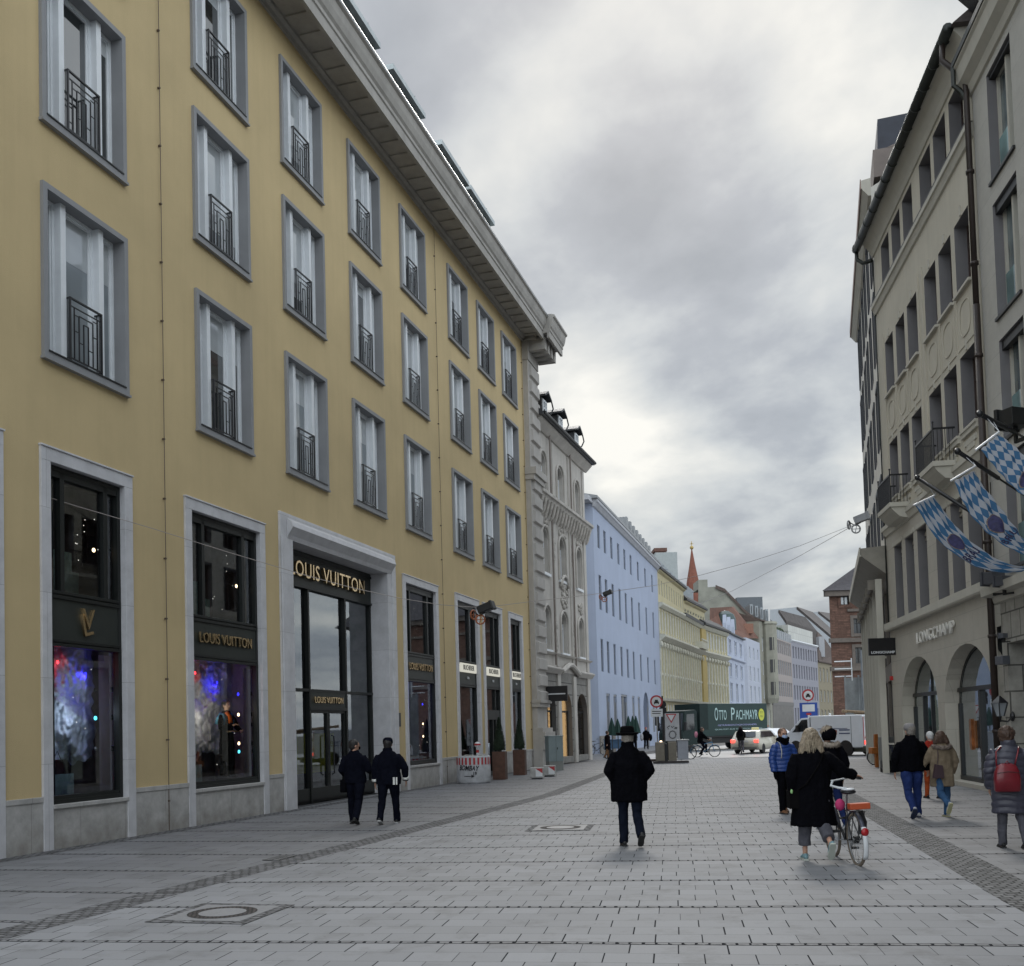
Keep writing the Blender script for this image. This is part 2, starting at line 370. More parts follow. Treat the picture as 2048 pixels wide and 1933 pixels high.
def shopfront(a,b,kind,idx):
    zt=7.17; root=None; D=.13
    mb=MB(); jw=.24
    # marble surround
    mb.box(a,a+jw,-.05,D+.02,0,zt-.24,0); mb.box(b-jw,b,-.05,D+.02,0,zt-.24,0); mb.box(a,b,-.052,D+.02,zt-.24,zt,0)
    mb.box(a-.02,b+.02,-.075,.0,zt,zt+.035,0)
    root=mb.build('shop_window',[M_MRB],LV,bevel=.006)
    xa,xb=a+jw,b-jw; door=(kind=='E')
    zb=.78 if not door else .02
    if not door:
        s=MB(); s.box(xa,xb,-.02,D+.02,0,.72,0); s.box(xa-.0,xb+.02,-.06,D+.02,.72,.79,0); s.build('sill',M_PLN,root,bevel=.005)
    f=MB(); zp0,zp1=3.66,4.62; w=xb-xa
    frame_rect(f,xa,xb,zb,zt-.25,.09,D-.06,D+.08,0)
    f.box(xa+.09,xb-.09,D-.05,D+.06,zp0,zp1,1)                     # sign band
    for z in (zp0-.03,zp0+.05,zp1-.12,zp1-.03): f.box(xa+.05,xb-.05,D-.085,D-.04,z,z+.055,0)
    m1=xa+w*.21; m2=xb-w*.21
    if kind in 'DEF': m1=xa+.02; m2=xb-w*.30
    for m_ in (m1,m2): f.box(m_-.055,m_+.055,D-.05,D+.08,zp1,zt-.3,0)
    f.box(xa+.09,xb-.09,D-.05,D+.06,zt-.45,zt-.33,0)
    f.box(xa+.09,xb-.09,D-.045,D+.07,zb+.09,zb+.16,0)
    if door:
        f.box(xa+.1,xb-.1,D-.05,D+.06,2.35,2.75,0); f.box((xa+xb)/2-.05,(xa+xb)/2+.05,D-.06,D+.07,0,2.35,0); f.box(m2-.04,m2+.04,D-.05,D+.07,0,zp0,0)
    f.build('shop_frame',[M_SHF,M_SHP],root,bevel=.004)
    g=MB(); g.quad((xa+.05,D+.03,zb+.05),(xb-.05,D+.03,zb+.05),(xb-.05,D+.03,zp0),(xa+.05,D+.03,zp0)); g.quad((xa+.05,D+.03,zp1),(xb-.05,D+.03,zp1),(xb-.05,D+.03,zt-.3),(xa+.05,D+.03,zt-.3))
    g.build('pane',M_SHG,root,fixn=False)
    # interior
    it=MB(); Y0,Y1=D+.12,D+(1.6 if kind in 'ABCZ' else .9); e0,e1=(xa-.2,xb+1.75) if kind in 'ABCZ' else (xa-.1,xb+.45)
    it.quad((e0,Y1,0),(e1,Y1,0),(e1,Y1,7.2),(e0,Y1,7.2),0); it.quad((e0,Y0,0),(e0,Y1,0),(e0,Y1,7.2),(e0,Y0,7.2),0); it.quad((e1,Y0,0),(e1,Y1,0),(e1,Y1,7.2),(e1,Y0,7.2),0)
    it.quad((e0,Y0,zb),(e1,Y0,zb),(e1,Y1,zb),(e0,Y1,zb),1); it.quad((e0,Y0,7.2),(e1,Y0,7.2),(e1,Y1,7.2),(e0,Y1,7.2),0); it.box(e0,e1,Y0+.1,Y1,4.0,4.25,0)
    it.build('display_room',[M_INT,M_INTF],root,fixn=False)
    c=(xa+xb)/2
    if kind=='A':
        # monogram: overlapping L and V
        textmesh('monogram','L',.62,M_GOLD,root,(c-.0,D-.06,4.07),ext=.035,rot=(PI/2,0,0)).rotation_euler=(PI/2,-.25,0)
        textmesh('monogram','V',.56,M_GOLD,root,(c+.03,D-.075,4.17),ext=.035)
    elif kind in 'BC':
        for dy,m_ in ((D-.09,M_GOLD),(D-.05,M_SHF)): textmesh('sign_lettering',LETT,.34,m_,root,(c+(.0 if m_ is M_GOLD else .03),dy,4.14),ext=.02,sx=.86,spacing=1.04)  # dark offset copy is a painted reflection of the letters
    elif kind in 'DEF':
        s=MB(); s.box(xa+.3,xb-.14,D-.12,D-.05,4.2,4.55,0); lb=s.build('light_sign',emis('sign_glow',(1,.98,.85),.3),root)
        textmesh('sign_lettering','BUCHERER',.27,BLACK,root,((xa+.3+xb-.14)/2,D-.125,4.375),ext=.004,sx=1.0,off=.004)
        textmesh('sign_lettering','1888',.14,WHITE,root,(c+.1,D-.08,3.98),ext=.004)
    return root,xa,xb,D
def display(kind,root,xa,xb,D):
    """lamps and props standing in the window; each one lies in the shop, so a thing of its own"""
    def P(x,y,z): 
        return LVP(x,-y,z)
    def thing(mb,name,mat,label,cat,smooth=False,group=None):
        mb.v=[(x+(y-D)*x/13.0,y,1.9+(z-1.9)*(1+(y-D)/13.0)) for x,y,z in mb.v]
        o=mb.build(name,mat,None,smooth); o.location=(LVO[0],LVO[1],0); o.rotation_euler=(0,0,R(90-LVA)); return tag(o,label,cat,group)
    wn={'A':'leftmost','B':'second','C':'third'}[kind]
    w=xb-xa
    if kind in 'AB':
        for cname,cm,ux,zc,colr_,en in (('red_lamp',M_RED,(.16 if kind=='A' else .10),3.30,(1,.03,.05),1.1),('blue_lamp',M_BLU,(.52 if kind=='A' else .40),3.12,(.04,.03,1),2.2)):
            x=xa+w*ux; mb=MB(); mb.ell((x,D+.86,zc+.05),(.035,.03,.035),10,8); o=thing(mb,cname,cm,'small glowing %s high in the %s designer shop window'%(cname.replace('_',' '),wn),'lamp',True,'coloured lamps in the shop windows')
            ld=bpy.data.lights.new(cname+'_light','POINT'); ld.energy=en; ld.color=colr_; ld.shadow_soft_size=.05; lo=bpy.data.objects.new('light',ld); COL.objects.link(lo); lo.parent=o
            k=1+.80/13; lo.location=(x+.80*x/13,D+.80,1.9+(zc-1.9)*k)
        mb=MB(); nx,nz=46,70; V=[]
        for j in range(nz+1):
            zz_=1.55+2.1*j/nz; rgt=xa+w*(.62+.07*noise.noise(Vector((zz_*2.1,ord(kind),0)))+.05*noise.noise(Vector((zz_*7,1,0)))); 
            for i in range(nx+1):
                x=xa-.12+(rgt-xa+.12)*i/nx; e=min(1,(nx-i)/6); q=Vector((x*2.0,zz_*2.0,ord(kind)))
                y=D+1.08-.20*e*(.35+noise.noise(q)+.45*abs(noise.noise(q*2.6))+.22*noise.noise(q*6)); lowz=zz_+(.25*noise.noise(Vector((x*4,9,0))) if j==0 else 0); V.append((x,y,lowz))
        mb.add(V,[(j*(nx+1)+i,j*(nx+1)+i+1,(j+1)*(nx+1)+i+1,(j+1)*(nx+1)+i) for j in range(nz) for i in range(nx)])
        o=thing(mb,'ice_backdrop',M_ICE,'rough pale blue ice-like backdrop in the %s designer shop window'%wn,'window display',True)
        ld=bpy.data.lights.new('display_light','POINT'); ld.energy=4.2; ld.color=(.75,.84,1) if kind=='A' else (1,.82,.62); ld.shadow_soft_size=.12; lo=bpy.data.objects.new('light',ld); COL.objects.link(lo); lo.parent=o; x=xa+w*(.42 if kind=='A' else .30); lo.location=(x+.6*x/13,D+.60,2.45)
        mb=MB(); mb.box(xb-.62,xb-.12,D+.62,D+.67,.95,3.55); thing(mb,'lilac_screen',M_LILAC,'narrow pale lilac screen at the right end of the %s shop window'%wn,'screen')
        mb=MB(); mb.box(xa-.2,xa+(.72 if kind=='A' else .5),D+.35,D+.95,.82,1.32); o=thing(mb,'display_block',M_MINT,'pale mint display block at the foot of the %s shop window'%wn,'display block')
        mb=MB(); mb.box(xa+.0,xa+.72,D+.9,D+1.3,4.5,5.4); mb.box(xa+.1,xa+.9,D+1.0,D+1.3,4.5,5.05); thing(mb,'stacked_blocks',M_MINT,'pale stacked blocks behind the upper glass of the %s shop window'%wn,'display block')
        if kind=='A':
            mb=MB(); mb.prism([(0,0),(.36,0),(.33,.26),(.03,.26)],D+.55,D+.72); mb.v=[(x+xa+.12,y,z+1.325) for x,y,z in mb.v]; mb.tube([(xa+.2,D+.63,1.58),(xa+.3,D+.63,1.74),(xa+.4,D+.63,1.58)],.012,6)
            thing(mb,'handbag',plain('brown_leather',(.05,.02,.015),.4),'dark brown handbag on the mint block in the leftmost shop window','handbag')
        else:
            mb=MB(); mb.tube([(xa+.1,D+.6,1.36),(xa+.2,D+.6,1.46),(xa+.3,D+.6,1.42),(xa+.38,D+.6,1.60)],.05,8); thing(mb,'shoe',plain('pink_leather',(.5,.22,.2),.4),'pale high heeled shoe on the block in the second shop window','shoe')
    rr=random.Random(ord(kind))
    mb=MB()
    for i in range(13):
        mb.ell((xa+w*(.35+.40*rr.random()),D+.7,rr.choice([rr.uniform(1.1,3.3),rr.uniform(4.8,6.2)])),(.009,)*3,6,4)
    thing(mb,'fairy_lights',M_SPARK,'tiny hanging fairy lights behind the glass of the %s designer shop window'%wn,'fairy lights')
    zz={'A':[(2.9,DARK),(2.35,M_CYA),(1.75,STEEL),(5.65,M_BULB)],'B':[(2.95,M_BLU),(2.45,M_BULB),(2.2,STEEL),(1.75,M_BULB),(1.55,M_CYA),(5.6,M_BULB)],'C':[(2.9,M_BLU),(2.2,M_BULB),(1.75,M_BULB)]}[kind]
    for i,(z,m_) in enumerate(zz):
        mb=MB(); x=xb-.30; mb.tube([(x+.16,D+.35,z),(x+.02,D+.35,z)],.05,8); 
        pl=thing(mb,'spotlight',DARK,'small stage spotlight, number %s from the top in the %s designer shop window'%(['one','two','three','four','five','six'][sorted([-q[0] for q in zz]).index(-z)],wn),'spotlight',False,'spotlights in the shop windows')
        mb=MB(); mb.ell((x,D+.33,z),(.042,.02,.042),10,6); mb.build('lens',m_,pl,True)
    if kind=='C':
        mb=MB(); mb.box(xa+.05,xa+.42,D+.9,D+.95,2.4,3.6); thing(mb,'blue_screen',emis('blue_screen_glow',(.25,.22,1),1.2),'glowing violet blue screen in the third designer shop window','screen')
shop_roots={}
for i,(n,a,b) in enumerate(shops):
    if n=='wall0':
        shop_roots['0']=shopfront(a,b,'Z',i); continue
    shop_roots[n]=shopfront(a,b,n,i)
for kx in 'ABC': display(kx,*shop_roots[kx])
# portal ---------------------------------------------------------
a,b=PORT; D=.60
mb=MB(); jw=.66; zt=7.68; zo=7.02
for x0,x1 in ((a,a+jw),(b-jw,b)):
    mb.box(x0,x1,-.06,D+.04,0,zo,0); mb.box(x0+.04,x1-.3 if x0==a else x1-.04,-.085,-.05,0,zo,0) if x0==a else mb.box(x0+.3,x1-.04,-.085,-.05,0,zo,0)
mb.box(a,b,-.06,D+.04,zo+.0,zt,0)
mb.prism([(-.06,zt-.12),(-.20,zt-.22),(-.24,zt-.36),(-.10,zo+.1),(-.06,zo)],a+.35,b-.35,'x',0)
PO=mb.build('entrance_portal',M_MRB,LV,bevel=.01)
xa,xb=a+jw,b-jw
f=MB(); frame_rect(f,xa,xb,.02,zo,.08,D-.05,D+.1,0)
f.box(xa,xb,D-.06,D+.09,6.0,7.0,1); f.box(xa,xb,D-.10,D-.05,6.0,6.07,0); f.box(xa,xb,D-.09,D-.05,6.86,6.93,0)
for x in (25.98,28.34): f.box(x-.045,x+.045,D-.08,D+.09,.02,6.0,0)
f.box(xa,xb,D-.07,D+.09,3.12,3.2,0)
f.box(25.98,28.34,D-.06,D+.08,2.62,3.12,1); f.box(25.98,28.34,D-.09,D-.04,2.60,2.68,0)
f.box(xa,xb,D-.05,D+.08,.02,.42,0)
f.build('portal_frame',[M_SHF,M_SHP],PO,bevel=.004)
g=MB()
for x0,x1,z0,z1 in ((xa+.07,25.94,.4,3.12),(28.38,xb-.07,.4,3.12),(xa+.07,25.94,3.2,6.0),(26.02,28.3,3.2,6.0),(28.38,xb-.07,3.2,6.0)): g.quad((x0,D+.03,z0),(x1,D+.03,z0),(x1,D+.03,z1),(x0,D+.03,z1))
g.build('pane',M_SHG,PO,fixn=False)
for x0,x1 in ((26.03,27.15),(27.17,28.29)):
    d=MB(); frame_rect(d,x0,x1,.03,2.6,.075,D-.04,D+.05,0); dd=d.build('door',M_SHF,PO,bevel=.004)
    g=MB(); g.quad((x0+.07,D+.01,.1),(x1-.07,D+.01,.1),(x1-.07,D+.01,2.53),(x0+.07,D+.01,2.53)); g.build('door_glass',M_SHG,dd,fixn=False) if False else None
    h=MB(); xh=x1-.14 if x0<27 else x0+.14; h.tube([(xh,D-.04,.75),(xh,D-.12,.78),(xh,D-.12,1.85),(xh,D-.04,1.88)],.022,8); h.build('handle',M_GOLD if False else DARK,dd)
g=MB()
for x0,x1 in ((26.1,27.08),(27.24,28.22)): g.quad((x0,D+.02,.1),(x1,D+.02,.1),(x1,D+.02,2.53),(x0,D+.02,2.53))
g.build('door_pane',M_SHG,PO,fixn=False)
it=MB(); Y0,Y1=D+.15,D+5
it.quad((xa-1,Y1,0),(xb+1,Y1,0),(xb+1,Y1,7.2),(xa-1,Y1,7.2),0); it.quad((xa-1,Y0,0),(xa-1,Y1,0),(xa-1,Y1,7.2),(xa-1,Y0,7.2),0); it.quad((xb+1,Y0,0),(xb+1,Y1,0),(xb+1,Y1,7.2),(xb+1,Y0,7.2),0); it.quad((xa-1,Y0,.01),(xb+1,Y0,.01),(xb+1,Y1,.01),(xa-1,Y1,.01),1)
it.quad((xa-1,Y0,7.2),(xb+1,Y0,7.2),(xb+1,Y1,7.2),(xa-1,Y1,7.2),0)
it.build('entrance_hall',[M_INT,M_INTF],PO,fixn=False)
textmesh('sign_lettering',LETT,.62,M_GOLD,PO,((24.72+29.62)/2,D-.13,6.47),ext=.05,sx=1.0,spacing=1.08)
textmesh('sign_lettering',LETT,.26,M_GOLD,PO,(27.1,D-.10,2.89),ext=.02,sx=.95,spacing=1.0)
# yellow-green case and counters inside
mb=MB(); mb.box(27.5,30.1,Y0+1.1,Y0+1.5,.75,1.95); o=mb.build('display_counter',plain('lime_yellow',(.62,.62,.06),.5),None); o.location=(LVO[0],LVO[1],0); o.rotation_euler=(0,0,R(90-LVA)); tag(o,'lime yellow display counter inside the tall entrance portal','counter')
# cornice --------------------------------------------------------
prof=[(0,20.8),(-.06,20.8),(-.08,20.92),(-.16,20.97),(-.18,21.05),(-.98,21.05),(-.98,20.80),(-1.10,20.80),(-1.10,21.12),(-1.14,21.15),(-1.14,21.27),(-1.20,21.34),(-1.26,21.52),(-1.30,21.75),(-1.38,21.80),(-1.38,21.90),(-1.2,21.95),(0,22.1)]
mb=MB(); mb.prism(prof,S0,S1+.05,'x',0)
x=S0+.3
while x<S1: mb.box(x,x+.40,-.86,-.2,21.005,21.06,0); x+=.78
x=S0+.0
co=mb.build('cornice',M_COR,LV)
# gutter along the cornice edge
mb=MB(); mb.tube([(S0,-1.33,21.86),(S1+.0,-1.33,21.86)],.07,8); mb.build('gutter',plain('zinc',(.33,.34,.35),.35,metal=.5,var=.1,streak=.3),LV)
# corner pilaster with quoins, and cornice block over it
M_QUO=plain('quoin_limestone',(.42,.40,.375),.75,var=.1,scale=1.5,streak=.25)
mb=MB(); Q0,Q1=47.65,49.35; W=.26
mb.box(Q0,Q1+.15,-W,1.2,0,20.3,0)
z=3.15; 
while z<19.6:
    if not(13.6<z<15.0):
        n=8; mb.add([(Q0+.2,-W,z),(Q1+.1,-W,z),(Q1+.1,-W,z+.62),(Q0+.2,-W,z+.62),(Q0+.26,-W-.12,z+.06),(Q1+.04,-W-.12,z+.06),(Q1+.04,-W-.12,z+.56),(Q0+.26,-W-.12,z+.56)],[(4,5,6,7),(0,1,5,4),(1,2,6,5),(2,3,7,6),(3,0,4,7)],0)
    z+=.80
mb.box(Q0-.06,Q1+.3,-W-.2,.3,14.0,14.25,0); mb.box(Q0-.1,Q1+.4,-W-.3,.3,14.25,14.6,0)
mb.box(Q0-.08,Q1+.25,-W-.14,.3,2.95,3.15,0); mb.box(Q0-.1,Q1+.3,-W-.22,.3,3.15,3.3,0)
for z0_,z1_,e in ((0,.9,.22),(.9,1.35,.3),(1.35,1.5,.42),(1.5,1.75,.36),(1.75,1.95,.25)): mb.box(Q0-.02,Q1+.15+e*.4,-W-e,.3,z0_,z1_,0)
mb.build('corner_pilaster',M_QUO,LV,bevel=.012)
mb=MB(); dx=-.32
mb.prism([(y+(dx if i>1 else 0),z) for i,(y,z) in enumerate(prof[:-1])]+[(0,22.1)],S1-.1,Q1+.92,'x',0)
for i in range(4):
    xx=Q0+.1+i*.62; mb.box(xx,xx+.3,-1.15,-.25,20.35,20.95,0)
mb.box(Q0-.05,Q1+.2,-W-.05,.5,19.9,20.9,0); mb.box(Q0-.1,Q1+.75,-.75,.5,20.85,21.04,0)
mb.build('cornice_block',M_COR,LV,bevel=.01)
# roof and dormers
mb=MB(); mb.prism([(0,21.9),(-.9,21.9),(-.3,22.5),(4,25.3),(9,25.8),(14,22)],S0,Q1+.9,'x',0); mb.build('roof',plain('roof_metal',(.16,.19,.19),.5,metal=.3,var=.1),LV)
for s0,s1 in ((26.7,29.9),(30.95,33.9),(35.6,38.8),(39.0,42.25)):
    mb=MB(); mb.box(s0,s1,-.40,2.2,23.98,24.16,0); 
    d=mb.build('dormer',plain('zinc2',(.42,.46,.47),.35,metal=.4,var=.1),LV)
    mb=MB(); n=5
    for i in range(n+1):
        x=s0+.08+(s1-s0-.2)*i/n; mb.box(x,x+.07,-.2,-.1,22.1,23.98,0)
    mb.box(s0+.08,s0+.14,-.1,2,22.1,23.98,0); mb.box(s1-.14,s1-.08,-.1,2,22.1,23.98,0); mb.build('dormer_frame',DARK,d)
    mb=MB(); mb.quad((s0+.1,-.12,22.2),(s1-.1,-.12,22.2),(s1-.1,-.12,23.95),(s0+.1,-.12,23.95)); mb.build('dormer_pane',GL[0],d,fixn=False)
    mb=MB(); mb.tube([(s1-.6,-.1,24.15),(s1-.5,-.2,24.55)],.010,5); mb.build('antenna',DARK,d)
# lightning rods cables
for sx in (18.55,35.45,47.35):
    mb=MB(); mb.tube([(sx,-.045,0),(sx,-.045,20.8)],.008,5)
    z=.6
    while z<20: mb.box(sx-.018,sx+.018,-.06,0,z,z+.035); z+=1.27
    mb.build('lightning_cable',plain('cable_brown',(.10,.07,.05),.6),LV)
mb=MB(); mb.box(31.08,31.22,-.02,0,2.1,2.55); mb.build('door_bell_panel',BLACK,LV)
# ================================================================ BAROQUE BUILDING
M_BAR=plain('baroque_render',(.50,.475,.44),.85,var=.1,scale=1.2,bump=.2,streak=.25)
M_BAR2=stone_blocks('baroque_rustic',(.28,.27,.25),30,.62,.8,.35,var=.05,mort=.03,mottle=.2,bump=.8)
M_STU=plain('stucco_relief',(.47,.445,.41),.85,var=.25,scale=4,bump=.8,bscale=14)
M_SLATE=plain('dark_slate',(.035,.037,.042),.5,var=.25,scale=8,bump=.3)
BAO=LVP(49.3); BAA=18.1
BA=empty('baroque_house',(BAO.x,BAO.y,0),R(90-BAA),'narrow pale grey baroque house with stucco ornament and arched shopfront beside the yellow building','building')
L=10.4
tw=[(4.2,5.45),(7.9,9.0),(1.0,2.1)]
hs=[]
for a_,b_ in tw:
    hs+= [(a_,b_,14.2,16.1,15.6),(a_,b_,9.9,12.2,11.7),(a_,b_,5.95,8.1,7.6)]
hs2=[(3.72,6.0,0.35,3.84,2.85),(7.17,9.5,0.35,3.84,2.85),(.7,2.75,0.05,3.84,2.85)]
mb=MB(); wall(mb,0,L,4.9,17.6,hs,.28,0); mb.quad((L,0,4.9),(L,12,4.9),(L,12,17.6),(L,0,17.6)); mb.build('wall',M_BAR,BA)
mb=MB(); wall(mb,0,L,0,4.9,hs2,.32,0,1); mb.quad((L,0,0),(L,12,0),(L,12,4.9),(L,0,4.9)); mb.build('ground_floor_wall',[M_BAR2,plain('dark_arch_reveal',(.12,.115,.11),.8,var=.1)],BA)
for h in hs:
    mb=MB(); a_,b_,z0_,z1_,zs_=h; f=MB(); f.box(a_+.0,a_+.1,.2,.27,z0_,zs_,0); f.box(b_-.1,b_,.2,.27,z0_,zs_,0); f.box((a_+b_)/2-.04,(a_+b_)/2+.04,.2,.27,z0_,z1_,0); f.box(a_,b_,.2,.27,z0_+(z1_-z0_)*.62,z0_+(z1_-z0_)*.62+.08,0)
    f.box(a_-.12,b_+.12,-.12,.02,z0_-.14,z0_,0); w_=f.build('window',M_FRM,BA); p=MB(); P=arch_pts(a_,b_,zs_,z1_,8); p.add([(a_,.24,z0_),(b_,.24,z0_)]+[(x,.24,z) for x,z in reversed(P)],[tuple(range(2+len(P)))]); p.build('pane',GLASS_D,w_,fixn=False)
    # moulded hood
    m_=MB(); Q=[(x,z) for x,z in arch_pts(a_-.14,b_+.14,zs_,z1_+.16,10)]; m_.tube([(a_-.14,-.05,z0_)]+[(x,-.05,z) for x,z in Q]+[(b_+.14,-.05,z0_)],.06,6); m_.build('window_moulding',M_BAR,w_)
M_WARM=plain('warm_shop_light',(.3,.2,.1),.8,var=.2,emit=(1,.62,.28),es=.35)
for i,h in enumerate(hs2):
    a_,b_,z0_,z1_,zs_=h; P=arch_pts(a_,b_,zs_,z1_,12); p=MB(); p.add([(a_,.28,z0_),(b_,.28,z0_)]+[(x,.28,z) for x,z in reversed(P)],[tuple(range(2+len(P)))]); w_=p.build('shop_window',clearglass('glass_b2'),BA,fixn=False)
    f=MB(); f.box(a_,a_+.08,.24,.32,z0_,zs_,0); f.box(b_-.08,b_,.24,.32,z0_,zs_,0); f.box(a_,b_,.24,.32,2.75,2.85,0); f.build('shop_frame',DARK,w_)
    d=MB(); d.quad((a_-.1,.7,0),(b_+2.2,.7,0),(b_+2.2,.7,4),(a_-.1,.7,4)); d.build('display_back',(M_WARM if i==0 else M_INT),w_,fixn=False)
    if i<2: s=MB(); s.box(a_,b_,-.02,.5,.05,.36,0); s.build('sill',M_BAR2,w_)
mb=MB()
mb.prism([(0,4.75),(-.1,4.75),(-.3,4.98),(-.3,5.05),(0,5.15)],0,3.6,'x'); mb.prism([(0,4.75),(-.1,4.75),(-.3,4.98),(-.3,5.05),(0,5.15)],7.3,L+.1,'x')
pts=[]; 
for i in range(13):
    u=i/12; pts.append((3.6+3.7*u,-.16,4.92+.42*math.sin(PI*u)**1.5))
mb.tube(pts,.15,8); mb.prism([(0,5.7),(-.12,5.72),(-.22,5.82),(0,5.88)],0,L,'x')
for x in (0.15,3.3,6.55,9.8): mb.box(x-.28,x+.28,-.10,0,0.0,4.75); mb.box(x-.22,x+.22,-.08,0,5.15,13.0); mb.box(x-.1,x+.1,-.07,0,14.2,17.1)
mb.build('pilasters',M_BAR,BA,bevel=.01)
mb=MB(); mb.prism([(0,13.05),(-.12,13.1),(-.36,13.75),(-.46,13.8),(-.46,13.95),(0,14.1)],0,L+.25,'x')
for i in range(18): x=.2+i*.58; mb.tube([(x,-.08,12.75),(x,-.2,12.95),(x,-.3,13.3),(x,-.36,13.6)],.085,8)
mb.build('bracket_cornice',M_STU,BA)
rr=random.Random(3)
def orn(cx,cz,w,h,n):
    mb=MB()
    for i in range(n):
        a_=rr.random()*6.28; r_=rr.random()**.5
        mb.ell((cx+w*r_*math.cos(a_),-.03,cz+h*r_*math.sin(a_)),(.05+.08*rr.random(),.09,.06+.12*rr.random()),7,5)
    mb.build('stucco_ornament',M_STU,BA,True)
orn(5.0,9.2,.75,.8,60); orn(8.5,8.75,.5,.35,20); orn(3.1,6.9,.22,.9,26); orn(6.7,6.9,.22,.9,26); orn(5,12.5,.8,.25,20); orn(3.1,11.5,.2,.8,16); orn(6.7,11.5,.2,.8,16); orn(8.5,12.6,.6,.2,14); orn(1.5,12.5,.6,.25,14)
mb=MB(); mb.tube([(4.2,-.08,9.5)]+[(4.85+.68*-math.cos(PI*i/8),-.14,9.55+.6*math.sin(PI*i/8)) for i in range(9)],.09,7)
mb.build('stucco_hood',M_STU,BA,True)
mb=MB(); mb.prism([(0,17.2),(-.1,17.2),(-.45,17.55),(-.45,17.62),(0,17.7)],0,L+.3,'x'); mb.build('eaves_cornice',M_BAR,BA)
mb=MB(); mb.prism([(-.6,17.62),(-.6,17.75),(3.2,21.2),(8,21.6),(12,18)],-.2,L+.4,'x'); mb.build('roof',M_SLATE,BA)
mb=MB(); mb.tube([(0,-.62,17.75),(L+.45,-.62,17.75)],.09,8); mb.build('gutter',DARK,BA)
for xd in (2.0,5.1,8.6):
    mb=MB(); mb.box(xd-.45,xd+.45,-.05,2.5,17.8,19.05); mb.prism([(-.62,19.05),(0,19.35),(.62,19.05),(.62,19.15),(0,19.47),(-.62,19.15)],-.32,2.6,'y'); 
    mb.v=[(x+(xd if abs(y)>-1 and i>=8 else 0),y,z) for i,(x,y,z) in enumerate(mb.v)]
    d=mb.build('dormer',M_SLATE,BA); f=MB(); frame_rect(f,xd-.36,xd+.36,17.95,18.98,.08,-.12,-.04); f.box(xd-.03,xd+.03,-.12,-.04,17.95,18.98); f.box(xd-.38,xd+.38,-.12,-.04,18.5,18.56); f.build('dormer_frame',M_FRM,d)
    p=MB(); p.quad((xd-.35,-.06,18),(xd+.35,-.06,18),(xd+.35,-.06,18.95),(xd-.35,-.06,18.95)); p.build('dormer_pane',GLASS_D,d,fixn=False)
    t=MB(); t.tube([(xd+.58,-.3,19.08),(xd+.66,-.36,18.7),(xd+.55,-.25,18.4),(xd+.46,-.1,18.3)],.04,6); t.build('dormer_pipe',DARK,d)
for xp in (2.5,6.65):
    mb=MB(); mb.tube([(xp,-.16,17.4),(xp,-.16,5.2)],.05,6); mb.build('downpipe',plain('pipe_brown',(.20,.17,.15),.5),BA)
s=MB(); s.box(.1,.22,-1.35,-.25,3.25,4.0); o=s.build('hanging_sign',BLACK,None); o.location=(BAO.x,BAO.y,0); o.rotation_euler=(0,0,R(90-BAA)); tag(o,'black blade sign with thin white lettering hanging over the baroque house doorway','sign')
s=MB(); s.box(.095,.099,-1.25,-.35,3.58,3.64); s.build('lettering',WHITE,o)
# ================================================================ RIGHT SIDE
A1=R(7.9); R1O=Vector((12.45,29.4))
def R1P(s,w=0,z=0): return Vector((R1O.x+s*math.sin(A1)-w*math.cos(A1),R1O.y+s*math.cos(A1)+w*math.sin(A1),z))
M_LIM=stone_blocks('limestone_slabs',(.45,.42,.36),1.35,.78,.7,.55,var=.03,mort=.004,mottle=.06,bump=.1)
M_CRE=plain('cream_render',(.49,.455,.375),.85,var=.06,scale=.8,bump=.15,streak=.25)
M_CTR=plain('cream_trim',(.47,.45,.39),.8,var=.05,scale=1.5,streak=.15)
M_REV=plain('shaded_grey_reveal',(.165,.16,.165),.8,var=.06,scale=2)  # grey darkened to put recess shade into the colour
M_BRW=plain('brown_window_frame',(.055,.035,.03),.5,var=.2)
M_GLD=glassy('dim_glass',(.008,.009,.010),curtain=(.03,.035,.04),ior=1.5)
M_RUST=plain('brown_downpipe',(.028,.018,.014),.5,metal=.1,var=.3)
M_GUT=plain('green_black_gutter',(.03,.034,.03),.45,metal=.4,var=.3)
p=R1P(6.75); q=R1P(-4.55)
RB,LR=facade_root('cream_building',(p.x,p.y),(q.x,q.y),'cream rendered building on the right with arched shopfront and oval panels between its windows')
xs_=lambda s:6.75-s
cols=[(5.65,4.5),(4.08,2.93),(2.55,1.36),(.45,-.78),(-1.1,-2.3),(-2.65,-3.88)]
cols=[(xs_(a),xs_(b)) for a,b in cols]
RZ={'A':(16.78,18.3),'B':(13.02,14.9),'C':(9.4,11.36),'D':(5.28,7.78)}
up=[(a,b)+RZ[r] for r in 'ABC' for a,b in cols]; dn=[(a+.05,b-.05)+RZ['D'] for a,b in cols]
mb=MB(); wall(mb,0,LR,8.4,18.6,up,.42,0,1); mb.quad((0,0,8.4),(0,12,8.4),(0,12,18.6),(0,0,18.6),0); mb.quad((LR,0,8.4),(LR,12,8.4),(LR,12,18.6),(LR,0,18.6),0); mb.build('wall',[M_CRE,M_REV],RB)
ar=[(xs_(5.44),xs_(1.0),.12,3.87,2.30),(xs_(.27),xs_(-4.13),.12,3.87,2.30)]
mb=MB(); wall(mb,0,LR,5.28,8.4,[(a,b,5.28,d) for a,b,c,d in dn],.42,0,1); mb.quad((0,0,0),(0,12,0),(0,12,8.4),(0,0,8.4),0); wall(mb,0,LR,0,5.28,ar,.45,0,0); mb.build('ground_floor_wall',[M_LIM,M_REV],RB)
